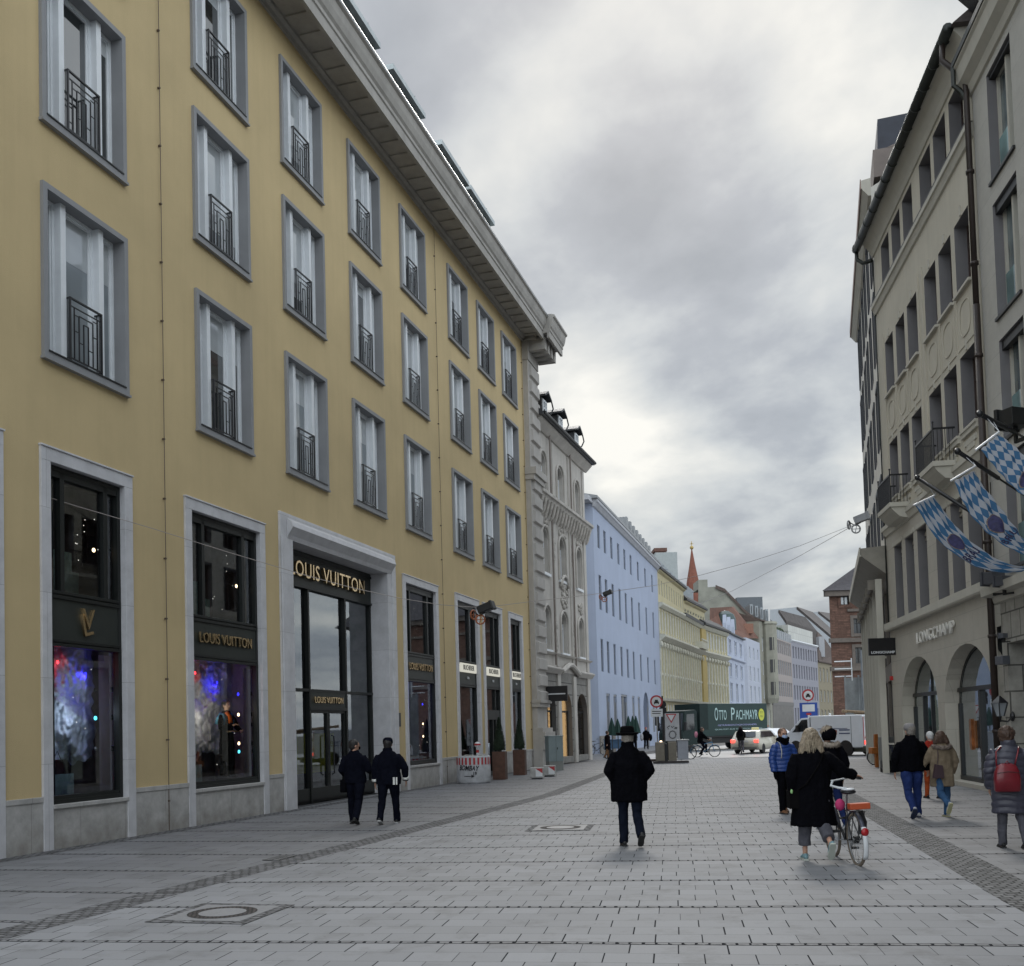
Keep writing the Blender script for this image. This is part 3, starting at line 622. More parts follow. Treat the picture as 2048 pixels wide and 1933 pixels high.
def rwin(mbf,mbp,a,b,z0,z1,y=.36,fm=0,bars=1,fw=.07):
    frame_rect(mbf,a,b,z0,z1,fw,y-.04,y+.06,fm); c=(a+b)/2
    if bars: mbf.box(c-.035,c+.035,y-.05,y+.05,z0+fw,z1-fw,fm); mbf.box(a+fw,b-fw,y-.04,y+.05,z0+(z1-z0)*.68,z0+(z1-z0)*.68+.05,fm)
    mbp.quad((a+fw,y+.03,z0+fw),(b-fw,y+.03,z0+fw),(b-fw,y+.03,z1-fw),(a+fw,y+.03,z1-fw))
for r in 'ABCD':
    for i,(a,b) in enumerate(cols):
        z0,z1=RZ[r]
        if r=='D': a,b=a+.05,b-.05
        f=MB(); g=MB(); rwin(f,g,a,b,z0,z1)
        if r in 'BC': f.box(a-.06,b+.06,-.10,.02,z0-.07,z0,1); f.box((a+b)/2-.05,(a+b)/2+.05,-.03,0,z1+.03,z1+.28,1)
        if r=='C': f.box(a-.05,b+.05,-.07,.02,z0-.2,z0-.07,1); f.box(a+.12,b-.12,-.035,.0,z0-.45,z0-.3,1); f.box(a+.3,b-.3,-.03,.0,z0-.6,z0-.45,1)
        if r=='D': f.prism([(a,z1-.34)]+[(x,z) for x,z in reversed(arch_pts(a,b,z1-.2,z1-.02,6))]+[(b,z1-.34)],.22,.3,'y',2); f.box(a-.14,b+.14,-.03,.0,z1+.02,z1+.16,1)
        w_=f.build('window',[M_BRW,M_CTR,M_LIM],RB); g.build('pane',M_GLD,w_,fixn=False)
# raised piers + oval panels
mb=MB()
for i,(a,b) in enumerate(cols):
    z0,z1=11.55,12.92
    frame_rect(mb,a-.08,b+.08,z0,z1,.02,-.018,0); c=(a+b)/2; P=[]
    for k in range(24):
        t=2*PI*k/24; P.append((c+(b-a)*.36*math.copysign(abs(math.cos(t))**.7,math.cos(t)),-.012,(z0+z1)/2+.45*math.copysign(abs(math.sin(t))**.7,math.sin(t))))
    mb.tube(P+[P[0]],.010,5)
for x0,x1 in ((cols[0][0]-.3,cols[0][0]-.15),(cols[2][1]+.15,cols[2][1]+.3),(cols[3][0]-.3,cols[3][0]-.15),(cols[5][1]+.12,cols[5][1]+.25)): mb.box(x0,x1,-.03,0,9.3,15.3)
mb.build('oval_panels',M_CRE,RB)
mb=MB()
mb.prism([(0,16.3),(-.06,16.32),(-.12,16.5),(-.17,16.52),(-.17,16.66),(0,16.7)],-.05,LR,'x',0); mb.box(-.06,LR,-.175,0,16.66,16.7,1); mb.build('string_course',[M_CTR,DARK],RB); mb=MB()
mb.prism([(0,8.3),(-.05,8.32),(-.10,8.5),(-.14,8.52),(-.14,8.66),(0,8.7)],-.05,LR,'x',0); mb.build('string_course',[M_CTR,DARK],RB); mb=MB()
mb.prism([(0,4.98),(-.16,4.98),(-.19,5.03),(-.19,5.25),(0,5.3)],-.05,LR,'x',0)
mb.build('string_course',[M_CTR,DARK],RB)
mb=MB(); mb.prism([(0,18.45),(-.05,18.46),(-.10,18.6),(-.22,18.8),(-.34,18.95),(-.40,18.98),(-.40,19.05),(0,19.05)],-.1,LR+.1,'x'); mb.build('eaves_cornice',M_CTR,RB)
mb=MB(); mb.tube([(-.55,-.5,19.0),(LR+.1,-.5,19.06)],.14,10)
for i in range(13): x=-.4+i*.95; mb.tube([(x-.02,-.5,19.02),(x+.02,-.5,19.02)],.155,10)
mb.tube([(-.5,-.5,18.95),(-.5,-.48,18.62),(-.35,-.3,18.4),(.06,-.10,18.3)],.07,8); mb.tube([(.06,-.05,18.3),(.06,-.05,5.3)],.025,5)
mb.build('gutter',M_GUT,RB,True)
mb=MB(); mb.tube([(LR-.35,-.52,19.0),(LR-.32,-.56,18.5),(LR-.15,-.35,18.15),(LR+.08,-.16,17.9),(LR+.1,-.15,17.3),(LR+.1,-.15,12.0)],.075,8); mb.tube([(LR+.1,-.15,12.02),(LR+.12,-.15,0)],.085,8)
z=1.5
while z<17.5: mb.tube([(LR+.11,-.15,z),(LR+.11,-.15,z+.08)],.105,8); z+=2.3
mb.build('downpipe',M_RUST,RB,True)
mb=MB(); mb.prism([(-.45,19.05),(0,19.4),(4.5,24.2),(9,24.3),(12,19)],-.3,LR+.3,'x'); mb.build('roof',plain('roof_brown_grey',(.10,.085,.08),.8,var=.2,scale=8),RB)
for xd in (2.2,6.4,10.6):
    mb=MB(); mb.box(xd-.55,xd+.55,.55,3,19.3,20.9); mb.box(xd-.7,xd+.7,.4,3.2,20.9,21.0); mb.build('dormer',M_CTR,RB)
mb=MB()
for i in range(9): mb.tube([(LR-1.2-.6*i,-.3,19.1),(LR-1.2-.6*i,-.25,19.7)],.012,5)
mb.tube([(LR-.9,-.26,19.66),(LR-6.2,-.26,19.66)],.012,5); mb.build('snow_rail',STEEL,RB)
# arched shop fronts
for i,h in enumerate(ar):
    a,b,z0,zt_,zs=h; f=MB(); y=.40
    P=arch_pts(a,b,zs,zt_,20); Pi=arch_pts(a+.09,b-.09,zs,zt_-.09,20)
    for k in range(20): f.quad((P[k][0],y,P[k][1]),(P[k+1][0],y,P[k+1][1]),(Pi[k+1][0],y,Pi[k+1][1]),(Pi[k][0],y,Pi[k][1]))
    f.box(a,a+.09,y-.04,y+.06,z0,zs); f.box(b-.09,b,y-.04,y+.06,z0,zs); f.box(a,b,y-.06,y+.07,2.62,2.74); f.box(a,b,y-.06,y+.1,z0-.1,z0+.12)
    if i==0:
        for u in (.30,.52): x=a+(b-a)*u; f.box(x-.05,x+.05,y-.05,y+.06,z0,2.62)
        f.box(a+(b-a)*.52-.02,a+(b-a)*.52+.02,y-.03,y+.05,2.74,zt_-.1)
    else:
        for u in (.46,): x=a+(b-a)*u; f.box(x-.07,x+.07,y-.06,y+.08,z0,2.62)
    w_=f.build('shop_window',DARK,RB,bevel=.004)
    g=MB(); g.add([(a,y+.02,z0),(b,y+.02,z0)]+[(x,y+.02,z) for x,z in reversed(P)],[tuple(range(2+len(P)))]); g.build('pane',clearglass('shop_glass_right',refl=2.2),w_,fixn=False)
    it=MB(); it.quad((a-.4,3,0),(b+.4,3,0),(b+.4,3,4.2),(a-.4,3,4.2),0); it.quad((a-.4,.5,.05),(b+.4,.5,.05),(b+.4,3,.05),(a-.4,3,.05),1); it.quad((a-.4,.5,4.2),(b+.4,.5,4.2),(b+.4,3,4.2),(a-.4,3,4.2),0); it.quad((a-.4,.5,0),(a-.4,3,0),(a-.4,3,4.2),(a-.4,.5,4.2),0)
    it.build('shop_room',[plain('room_grey',(.12,.125,.13),.9,var=.4),M_INTF],w_,fixn=False)
    if i==0:
        c_=MB(); c_.box(a+.12,a+(b-a)*.5,1.0,1.05,.3,3.7); c_.build('pale_screen',plain('pale_green_screen',(.40,.45,.38),.7,var=.05,emit=(.5,.55,.45),es=.12),w_)
    else:
        h_=MB(); x=a+(b-a)*.33; h_.box(x-.28,x+.28,y-.10,y-.055,1.05,1.80); h_.box(x-.07,x+.07,y-.15,y-.055,1.0,1.85); h_.build('door_handle',plain('copper_plate',(.35,.15,.06),.35,metal=.6,var=.4,scale=5),w_)
t=textmesh('sign_lettering','LONGCHAMP',.50,plain('sign_white',(.72,.70,.64),.4,var=.03),RB,((xs_(2.93)+xs_(-1.15))/2,-.05,4.40),ext=.022,spacing=1.12)
bx=[v[0] for v in t.bound_box]; t.scale=((4.1)/(max(bx)-min(bx)),1,1)
def balcony(x0,x1,side):
    mb=MB(); mb.box(x0,x1,-.62,0,8.72,8.86); mb.prism([(0,8.35),(-.30,8.40),(-.50,8.60),(-.58,8.72),(0,8.72)],x0+.05,x1-.05,'x'); b_=mb.build('balcony',M_CTR,RB)
    r=MB(); n=int((x1-x0)/.085)
    for i in range(n+1): x=x0+.05+(x1-x0-.1)*i/n; r.box(x-.008,x+.008,-.575,-.559,8.86,9.75)
    for j in range(6):
        y=-.56+j*.1
        for x in (x0+.05,x1-.05): r.box(x-.008,x+.008,y-.008,y+.008,8.86,9.75)
    r.box(x0+.03,x1-.03,-.59,-.55,9.73,9.78); 
    for x in (x0+.05,x1-.05): r.box(x-.02,x+.02,-.59,0,9.73,9.78); r.tube([(x,-.57,8.86),(x,-.57,9.9)],.02,6); r.ell((x,-.57,9.93),(.035,)*3,6,4)
    r.build('balcony_railing',BLACK,b_)
balcony(xs_(5.05),xs_(3.25),0); balcony(xs_(.0),xs_(-1.95),1)
# blade sign
pp=atY(1736,1275,35.4); e0=atY(1791.5,1275,35.4)
mb=MB(); L_=(e0-pp).length; mb.box(0,L_,-.04,.04,0,.60); sg=mb.build('hanging_sign',BLACK,None,bevel=.008); sg.location=(pp.x,pp.y,atY(1736,1312,35.4).z); sg.rotation_euler=(0,0,math.atan2(e0.y-pp.y,e0.x-pp.x)); tag(sg,'black square blade sign with white LONGCHAMP lettering jutting from the cream building','sign')
t=textmesh('lettering','LONGCHAMP',.115,WHITE,sg,(L_/2,-.046,.10),ext=.003,sx=1.15,off=.004)
mb=MB(); mb.box(L_,L_+.3,-.02,.02,.45,.49); mb.build('bracket',DARK,sg)
# ---------------------------------------------------------------- near right building
M_LI2=stone_blocks('pale_stone_slabs',(.44,.425,.385),30,.95,.7,.6,var=.03,mort=.004,mottle=.08,bump=.1)
M_LI3=stone_blocks('rustic_stone',(.40,.385,.345),.62,.62,.8,.3,var=.04,mort=.02,mottle=.2,bump=.6)
p=R1P(-4.62,.0); q=R1P(-46)
RN,LN=facade_root('pale_stone_building',(p.x,p.y),(q.x,q.y),'pale stone building at the right edge of the picture with a rusticated ground floor')
nc=[(1.05+2.55*i,2.65+2.55*i) for i in range(15)]
hz=[(a,b,z0,z1) for a,b in nc for z0,z1 in ((5.35,7.95),(8.35,10.7),(11.25,13.95),(14.5,17.1))]
hg=[(a-.45,b+.25,0.9,3.62) for a,b in nc]
mb=MB(); wall(mb,.0,LN,4.95,18.2,hz,.34,0,1); mb.quad((0,0,4.95),(0,12,4.95),(0,12,18.2),(0,0,18.2)); mb.build('wall',[M_LI2,M_REV],RN)
mb=MB(); wall(mb,.25,LN,0,4.75,hg,.5,0); mb.quad((.25,0,0),(.25,1,0),(.25,1,4.9),(.25,0,4.9)); mb.build('ground_floor_wall',M_LI3,RN)
for i,(a,b) in enumerate(nc):
    for z0,z1 in ((5.35,7.95),(8.35,10.7),(11.25,13.95),(14.5,17.1)):
        f=MB(); g=MB(); frame_rect(f,a,b,z0,z1,.08,.22,.32); c=a+(b-a)*.55; f.box(c-.05,c+.05,.14,.3,z0,z1); f.box(a-.04,b+.04,-.06,.05,z0-.07,z0,1); 
        g.quad((a+.06,.28,z0+.06),(b-.06,.28,z0+.06),(b-.06,.28,z1-.06),(a+.06,.28,z1-.06)); w_=f.build('window',[M_CTR,DARK],RN); g.build('pane',glassy('glass_right',(.03,.04,.045),curtain=(.16,.2,.21)),w_,fixn=False)
        if z0>11 or True:
            g=MB(); g.box(a+.08,c-.05,.2,.215,z0+.05,z0+1.0); g.build('glass_rail',glassy('rail_glass',(.10,.16,.16)),w_)
        g=MB(); g.box(a,b,.06,.2,z1-.22 if z0<14 else z1-.1,z1,0); g.build('blind_box',DARK,w_)
    a_,b_=a-.45,b+.25; f=MB(); frame_rect(f,a_,b_,.9,3.62,.08,.4,.5); f.box((a_+b_)/2-.04,(a_+b_)/2+.04,.38,.5,.9,3.62); 
    for z in (1.6,2.3,2.95): f.box(a_,b_,.42,.5,z,z+.05)
    w_=f.build('shop_window',STEEL,RN); g=MB(); g.quad((a_,.47,.9),(b_,.47,.9),(b_,.47,3.62),(a_,.47,3.62)); g.build('pane',M_GLD,w_,fixn=False)
mb=MB(); mb.prism([(0,4.6),(-.10,4.62),(-.14,4.75),(-.34,4.80),(-.36,5.0),(0,5.12)],-.05,LN,'x'); mb.build('ground_floor_cornice',M_CTR,RN)
mb=MB(); mb.prism([(0,17.3),(-.06,17.32),(-.12,17.5),(-.30,17.65),(-.36,17.95),(-.42,18.0),(-.42,18.1),(0,18.25)],-.1,LN,'x'); mb.build('cornice',M_CTR,RN)
mb=MB(); mb.box(-.05,LN,-.45,-.4,18.05,18.2); mb.tube([(-.02,-.42,18.05),(-.02,-.42,17.6),(.0,-.25,17.4),(.0,-.15,17.2)],.06,7); mb.build('gutter',M_GUT,RN)
mb=MB(); mb.prism([(0,18.1),(3,22),(9,22.2),(12,18)],0,LN,'x'); mb.build('roof',M_SLATE,RN)
# upper attic of this building with dark eaves
mb=MB(); mb.prism([(-.55,19.8),(0,19.2),(2,19.2),(2,20.4)],.3,LN,'x'); mb.build('attic_eaves',M_SLATE,RN)
# wall lantern
lp=R1P(-4.62,.75,0); cpos=atY(2000,1415,(R1P(-5.0)).y)
def at_wall(px,py,w):
    q=R1P(0,w); return onP(px,py,(q.x,q.y),7.9)
c=at_wall(2000,1418,.55)
lt=empty('wall_lantern',(c.x,c.y,c.z),0,'old style black iron lantern on a bracket in front of the brown downpipe','lantern')
mb=MB(); mb.lathe([(.02,.30),(.05,.27),(.16,.17),(.20,.13)],6); mb.lathe([(.04,-.17),(.02,-.24),(.02,-.30)],6); mb.build('cap',BLACK,lt)
mb=MB(); mb.lathe([(.18,.13),(.085,-.17)],6); mb.build('lantern_glass',glassy('lantern_glass',(.12,.13,.14)),lt)
mb=MB(); 
for k in range(6): a=2*PI*k/6; mb.tube([(.185*math.cos(a),.185*math.sin(a),.13),(.09*math.cos(a),.09*math.sin(a),-.17)],.012,5)
q=R1P(-5.35,.0); mb.tube([(0,0,-.27),((q.x-c.x)*.6,(q.y-c.y)*.6,-.30),((q.x-c.x),(q.y-c.y),-.18)],.022,6); mb.ell(((q.x-c.x),(q.y-c.y),-.18),(.06,.06,.12),8,6); mb.build('bracket',BLACK,lt)
# floodlights on the cornice and wall
def flood(px,py,w,s,lab):
    c=at_wall(px,py,w); o=empty('floodlight',(c.x,c.y,c.z),R(200),lab,'floodlight','floodlights on the right facade')
    mb=MB(); mb.box(-.20*s,.20*s,-.14*s,.14*s,-.13*s,.15*s); mb.box(-.24*s,.24*s,-.2*s,-.14*s,-.16*s,.18*s); mb.build('housing',plain('flood_grey',(.09,.095,.11),.5,var=.1) if s<1.1 else DARK,o,bevel=.01)
    mb=MB(); mb.box(-.03,.03,-.03,.03,-.40*s,-.1*s); mb.box(-.02,.02,0,.9*w,-.40*s,-.34*s); mb.build('bracket',DARK,o)
flood(1988,1158,.30,1.0,'grey floodlight standing on the low cornice beside the downpipe'); flood(2008,1163,.28,.8,'smaller grey floodlight just right of the one beside the downpipe'); flood(2030,838,.9,1.25,'dark floodlight above the flag at the right edge of the picture')
flood(2007,1272,.2,.4,'small grey spotlight on the rusticated wall right of the downpipe')
mb=MB(); mb.box(-.14,.14,-.1,.1,-.1,.1); c=at_wall(2005,1321,.2); o=mb.build('junction_box',plain('flood_grey',(.2,.2,.21)),None,bevel=.01); o.location=c; o.rotation_euler=(0,0,R(100)); tag(o,'small grey junction box on the wall beside the brown downpipe','junction box')
# ---------------------------------------------------------------- building with shutters
A0=R(16.8); R0O=R1P(6.75)
def R0P(s,w=0,z=0): return Vector((R0O.x+s*math.sin(A0)-w*math.cos(A0),R0O.y+s*math.cos(A0)+w*math.sin(A0),z))
L0=14.9; p=R0P(L0); q=R0P(0)
RS,_=facade_root('shuttered_building',(p.x,p.y),(q.x,q.y),'tall pale building with rows of dark folding shutters beyond the cream building')
M_SHW=plain('pale_render',(.55,.53,.48),.85,var=.07,scale=.9,streak=.2); M_SHU=plain('navy_shutter',(.035,.04,.05),.5,var=.15)
sc=[1.3,3.85,6.4,8.8,11.5,13.7]; rz=[(18.0,20.5),(14.95,17.3),(11.75,14.0),(8.5,10.6)]
hz=[(L0-s-.55,L0-s+.55,z0,z1) for s in sc for z0,z1 in rz]
mb=MB(); wall(mb,0,L0,7.4,21.0,hz,.25,0,1); mb.quad((L0,0,7),(L0,10,7),(L0,10,26),(L0,0,21)); mb.quad((0,0,0),(0,12,0),(0,12,21),(0,0,21)); mb.build('wall',[M_SHW,M_REV],RS)
for s in sc:
    for z0,z1 in rz:
        x=L0-s; f=MB(); g=MB(); rwin(f,g,x-.55,x+.55,z0,z1,y=.18); w_=f.build('window',[M_BRW],RS); g.build('pane',M_GLD,w_,fixn=False)
        for xx in (x-.6,x+.56):
            h=MB(); h.box(xx,xx+.04,-.045,0,z0+.05,z1); h.build('shutter',M_SHU,w_)
        h=MB(); h.box(x-.64,x+.64,-.055,0,z1,z1+.16); h.build('shutter_box',M_SHU,w_,bevel=.02)
mb=MB(); mb.prism([(0,20.7),(-.1,20.72),(-.28,20.95),(-.34,21.05),(-.34,21.3),(0,21.35)],-.1,L0,'x'); mb.build('eaves',M_CTR,RS)
mb=MB(); mb.box(-.12,L0,-.36,-.33,21.0,21.35); mb.build('gutter',plain('copper_brown',(.16,.09,.07),.5,metal=.3),RS)
# attic storey and dark mansard on top (seen over the lower gutter)
mb=MB(); mb.box(0,L0,.12,8,21.35,22.35,0); mb.prism([(.6,22.35),(2.6,22.35),(2.6,23.0)],0,L0+.01,'x'); mb.build('attic',plain('attic_taupe',(.20,.17,.155),.85,var=.1),RS)
mb=MB(); mb.prism([(.28,22.35),(.32,23.45),(7,23.6),(9,22.35)],0,L0-.02,'x'); mb.build('mansard',plain('navy_metal',(.022,.026,.038),.45,metal=.3,var=.2),RS)
for i in range(4): 
    f=MB(); x=1.6+3.4*i; f.box(x-.4,x+.4,-.02,.2,21.5,22.2); f.box(x-.5,x+.5,-.12,.2,22.2,22.3); f.build('attic_dormer',[M_CTR],RS)
# shop floor: canopy, piers, dark glazing
mb=MB(); wall(mb,0,L0,0,7.4,[(.25+2.45*i,2.3+2.45*i,.15 if i%2 else .15,3.3) for i in range(6)]+[(.25+2.45*i,2.3+2.45*i,3.9,6.6) for i in range(6)],.3,0); mb.build('shop_wall',plain('taupe_stone',(.17,.15,.13),.7,var=.15),RS)
for i in range(6):
    f=MB(); g=MB(); a,b=.25+2.45*i,2.3+2.45*i
    for z0,z1 in ((.15,3.3),(3.9,6.6)): frame_rect(f,a,b,z0,z1,.1,.1,.25); f.box((a+b)/2-.05,(a+b)/2+.05,.1,.25,z0,z1); g.quad((a,.22,z0),(b,.22,z0),(b,.22,z1),(a,.22,z1))
    w_=f.build('shop_window',BLACK,RS); g.build('pane',glassy('very_dark_glass',(.006,.006,.007)),w_,fixn=False)
for i in range(7):
    x=.12+2.45*i*.985; m_=MB(); m_.box(x-.10,x+.10,-.42,-.2,0,6.9); m_.box(x-.05,x+.05,-.2,.02,1.0,1.06); m_.box(x-.04,x+.04,-.2,.02,4.2,4.28); m_.build('pier',M_CTR,RS)
mb=MB(); mb.prism([(-.0,7.0),(-.85,7.72),(-.90,7.78),(-.88,8.0),(0,8.05)],.0,L0+.0,'x',0); mb.build('canopy',plain('canopy_beige',(.24,.225,.19),.7,var=.1,streak=.1),RS)
mb=MB(); mb.box(0,L0,-.92,-.86,7.72,8.04); mb.build('canopy_edge',M_CTR,RS)
for i in range(6): m_=MB(); x=1.2+2.35*i; m_.tube([(x-1.05,-.5,6.75),(x+1.05,-.5,6.75)],.10,8); m_.box(x+1.05,x+1.15,-.65,-.1,6.6,6.95); m_.build('awning_roll',plain('awning_roll',(.22,.20,.17),.7),RS)
mb=MB(); mb.box(-.05,.05,-.05,.05,0,.14); o=mb.build('alarm_beacon',plain('red_plastic',(.45,.02,.02),.4),None,bevel=.01); p_=R1P(6.55,.12,0); o.location=at_wall(1783,1361,.1); tag(o,'small red alarm beacon on the wall below the black blade sign','alarm')
# grey pillar box and orange box
# ---------------------------------------------------------------- flags
def checker(name):
    m,nt,b=newmat(name); uv=N(nt,'ShaderNodeUVMap'); sp=N(nt,'ShaderNodeSeparateXYZ'); nt.links.new(uv.outputs[0],sp.inputs[0])
    u=math_(nt,'MULTIPLY',sp.outputs[0],4.5); v=math_(nt,'MULTIPLY',sp.outputs[1],6.0)
    a=math_(nt,'FLOOR',math_(nt,'ADD',u,v)); d=math_(nt,'FLOOR',math_(nt,'SUBTRACT',u,v))
    f=math_(nt,'ABSOLUTE',math_(nt,'MODULO',math_(nt,'ADD',a,d),2.0)); f=math_(nt,'GREATER_THAN',f,.5)
    c=mixc(nt,f,(.36,.38,.42),(.035,.125,.25)); nt.links.new(c,b.inputs['Base Color']); b.inputs['Roughness'].default_value=.8
    t=N(nt,'ShaderNodeBsdfTranslucent'); nt.links.new(c,t.inputs[0]); mx=N(nt,'ShaderNodeMixShader'); mx.inputs[0].default_value=.35; nt.links.new(b.outputs[0],mx.inputs[1]); nt.links.new(t.outputs[0],mx.inputs[2])
    nt.links.new(mx.outputs[0],nt.nodes['Material Output'].inputs[0]); return m
M_FLAG=checker('lozenge_cloth'); M_EMB=plain('emblem_navy',(.02,.018,.07),.8,var=.4,scale=10); M_EMG=plain('emblem_gold',(.16,.12,.10),.8,var=.6,scale=12)
def flag(Lp,Rp,Y0,Y1,lab,emb,txt):
    """Lp/Rp: the two long edges traced as points, hanging from the rod end to the blown free end"""
    n=60
    def samp(P,t):
        d=[0]
        for i in range(1,len(P)): d.append(d[-1]+math.dist(P[i],P[i-1]))
        s=t*d[-1]
        for i in range(1,len(P)):
            if s<=d[i] or i==len(P)-1:
                k=(s-d[i-1])/(d[i]-d[i-1]); return (P[i-1][0]+(P[i][0]-P[i-1][0])*k,P[i-1][1]+(P[i][1]-P[i-1][1])*k)
    nu=24; V=[];UV=[]
    for j in range(n+1):
        t=j/n; a=samp(Lp,t); b=samp(Rp,t); Y=Y0+(Y1-Y0)*t
        A=atY(a[0],a[1],Y); B=atY(b[0],b[1],Y+.12)
        for i in range(nu+1):
            u=i/nu; P=A.lerp(B,u)
            amp=.012+.045*t
            P=P+Vector((0,-1,0))*(amp*math.sin(u*11+t*5)+amp*.6*math.sin(t*31+u*4))+Vector((0,0,1))*(.012*math.sin(u*17-t*7)) 
            V.append(P); UV.append((u,t))
    fs=[(j*(nu+1)+i,j*(nu+1)+i+1,(j+1)*(nu+1)+i+1,(j+1)*(nu+1)+i) for j in range(n) for i in range(nu)]
    me=bpy.data.meshes.new('flag'); me.from_pydata([tuple(v) for v in V],[],fs); ul=me.uv_layers.new(name='UVMap')
    for l in me.loops: ul.data[l.index].uv=UV[l.vertex_index]
    me.polygons.foreach_set('use_smooth',[True]*len(me.polygons)); me.materials.append(M_FLAG); me.update()
    o=bpy.data.objects.new('flag',me); COL.objects.link(o); tag(o,lab,'flag','blue and white lozenge flags')
    mo=o.modifiers.new('t','SOLIDIFY'); mo.thickness=.006
    def surf(u,t,off=-.02):
        j=min(max(t,0),.999)*n; i=min(max(u,0),.999)*nu; a=V[int(j)*(nu+1)+int(i)]; b=V[int(j)*(nu+1)+int(i)+1]; c=V[(int(j)+1)*(nu+1)+int(i)]
        return a+(b-a)*(i-int(i))+(c-a)*(j-int(j))+Vector((0,off,0))
    # emblem and lettering follow the cloth
    t0,t1=emb
    for s_,mt,o_ in ((1,M_EMG,-.018),(.90,M_EMB,-.024)):
        vs=[surf(.5,(t0+t1)/2,o_)]; k=28
        for rr_ in (.33,.66,1):
            for i in range(k):
                a=2*PI*i/k; vs.append(surf(.5+.31*s_*rr_*math.cos(a),(t0+t1)/2+(t1-t0)/2*s_*rr_*math.sin(a),o_))
        f_=[(0,1+i,1+(i+1)%k) for i in range(k)]+[(1+r*k+i,1+(r+1)*k+i,1+(r+1)*k+(i+1)%k,1+r*k+(i+1)%k) for r in range(2) for i in range(k)]
        mb=MB(); mb.add(vs,f_); mb.build('emblem',mt,o,fixn=False)
    t=textmesh('lettering',txt,1.0,plain('letter_navy',(.012,.012,.05),.8,var=0),o,(0,0,0),rot=(0,0,0),ext=0,off=.02)
    bb=[v.co.copy() for v in t.data.vertices]; x0=min(v.x for v in bb); x1=max(v.x for v in bb); y0=min(v.y for v in bb); y1=max(v.y for v in bb)
    bm=bmesh.new(); bm.from_mesh(t.data); bmesh.ops.subdivide_edges(bm,edges=bm.edges,cuts=2); bmesh.ops.triangulate(bm,faces=bm.faces)
    for v in bm.verts:
        u=.10+.80*(v.co.x-x0)/(x1-x0); tt=t1+.10-.085*(v.co.y-y0)/(y1-y0); v.co=surf(u,tt,-.03)
    bm.to_mesh(t.data); bm.free()
    return o
def cz(x,y): return (1680+x/4.169,800+y/4.169)
def bz(x,y): return (1900+x/4.69,850+y/4.69)
F1L=[cz(*p) for p in ((620,870),(700,1000),(790,1145),(900,1245),(1010,1330),(1130,1395),(1250,1432),(1400,1445),(1545,1430))]+[(2075,1132)]
F1R=[cz(*p) for p in ((785,800),(860,915),(960,1050),(1080,1180),(1200,1270),(1300,1330),(1400,1372),(1545,1392))]+[(2075,1118)]
flag(F1L,F1R,24.6,22.2,'lowest blue and white lozenge flag, leftmost of the three, blown far out over the shopfront',(.30,.44),'BRÄU')
F2L=[bz(*p) for p in ((40,530),(95,670),(160,800),(240,910),(340,1010),(440,1090),(540,1145),(640,1190),(740,1215))]
F2R=[bz(*p) for p in ((235,430),(275,510),(330,600),(400,690),(470,790),(560,910),(650,1030),(700,1080),(780,1130))]
flag(F2L,F2R,20.6,18.4,'middle blue and white lozenge flag of the three on the right facade',(.46,.68),'BRÄU')
F3L=[bz(*p) for p in ((290,235),(350,310),(420,400),(500,500),(590,590),(690,655),(800,720))]
F3R=[bz(*p) for p in ((460,85),(520,130),(600,200),(690,300),(760,380),(850,450),(930,500))]
flag(F3L,F3R,18.6,17.2,'highest blue and white lozenge flag, cut by the right edge of the picture',(.62,.85),'BRÄU')
def pole(tip,base,Yt,rodL,rodR,lab):
    a=atY(*tip,Yt); q=R1P(0,0); b=onP(*base,(R1O.x,R1O.y),7.9)
    o=empty('flagpole',tuple(b),0,lab,'flagpole','flagpoles on the right facade')
    mb=MB(); mb.tube([(0,0,0),tuple((a-b)*.45),tuple((a-b)*.46),tuple(a-b)],[.022,.022,.045,.045],8); mb.ell(tuple(a-b),(.07,.07,.07),8,6); mb.build('pole',BLACK,o,True)
    l=atY(*rodL,Yt-.2)-b; r=atY(*rodR,Yt-.2)-b; mb=MB(); mb.tube([tuple(l),tuple(r)],.022,7); mb.build('flag_rod',WHITE,o)
    mb=MB(); mb.tube([tuple(r),tuple((a-b)*.9)],.006,4); mb.tube([tuple(r),tuple((a-b)*.8)],.006,4); mb.build('cord',WHITE,o)
pole(cz(645,650),(2042,1088),24.7,cz(612,880),cz(790,797),'leftmost and lowest black flagpole reaching over the shopfront')
pole(cz(980,430),(2062,1000),20.8,bz(5,527),bz(240,385),'middle black flagpole on the right facade')
pole(cz(1165,118),(2080,892),18.9,bz(240,238),bz(462,65),'highest black flagpole near the right edge of the picture')
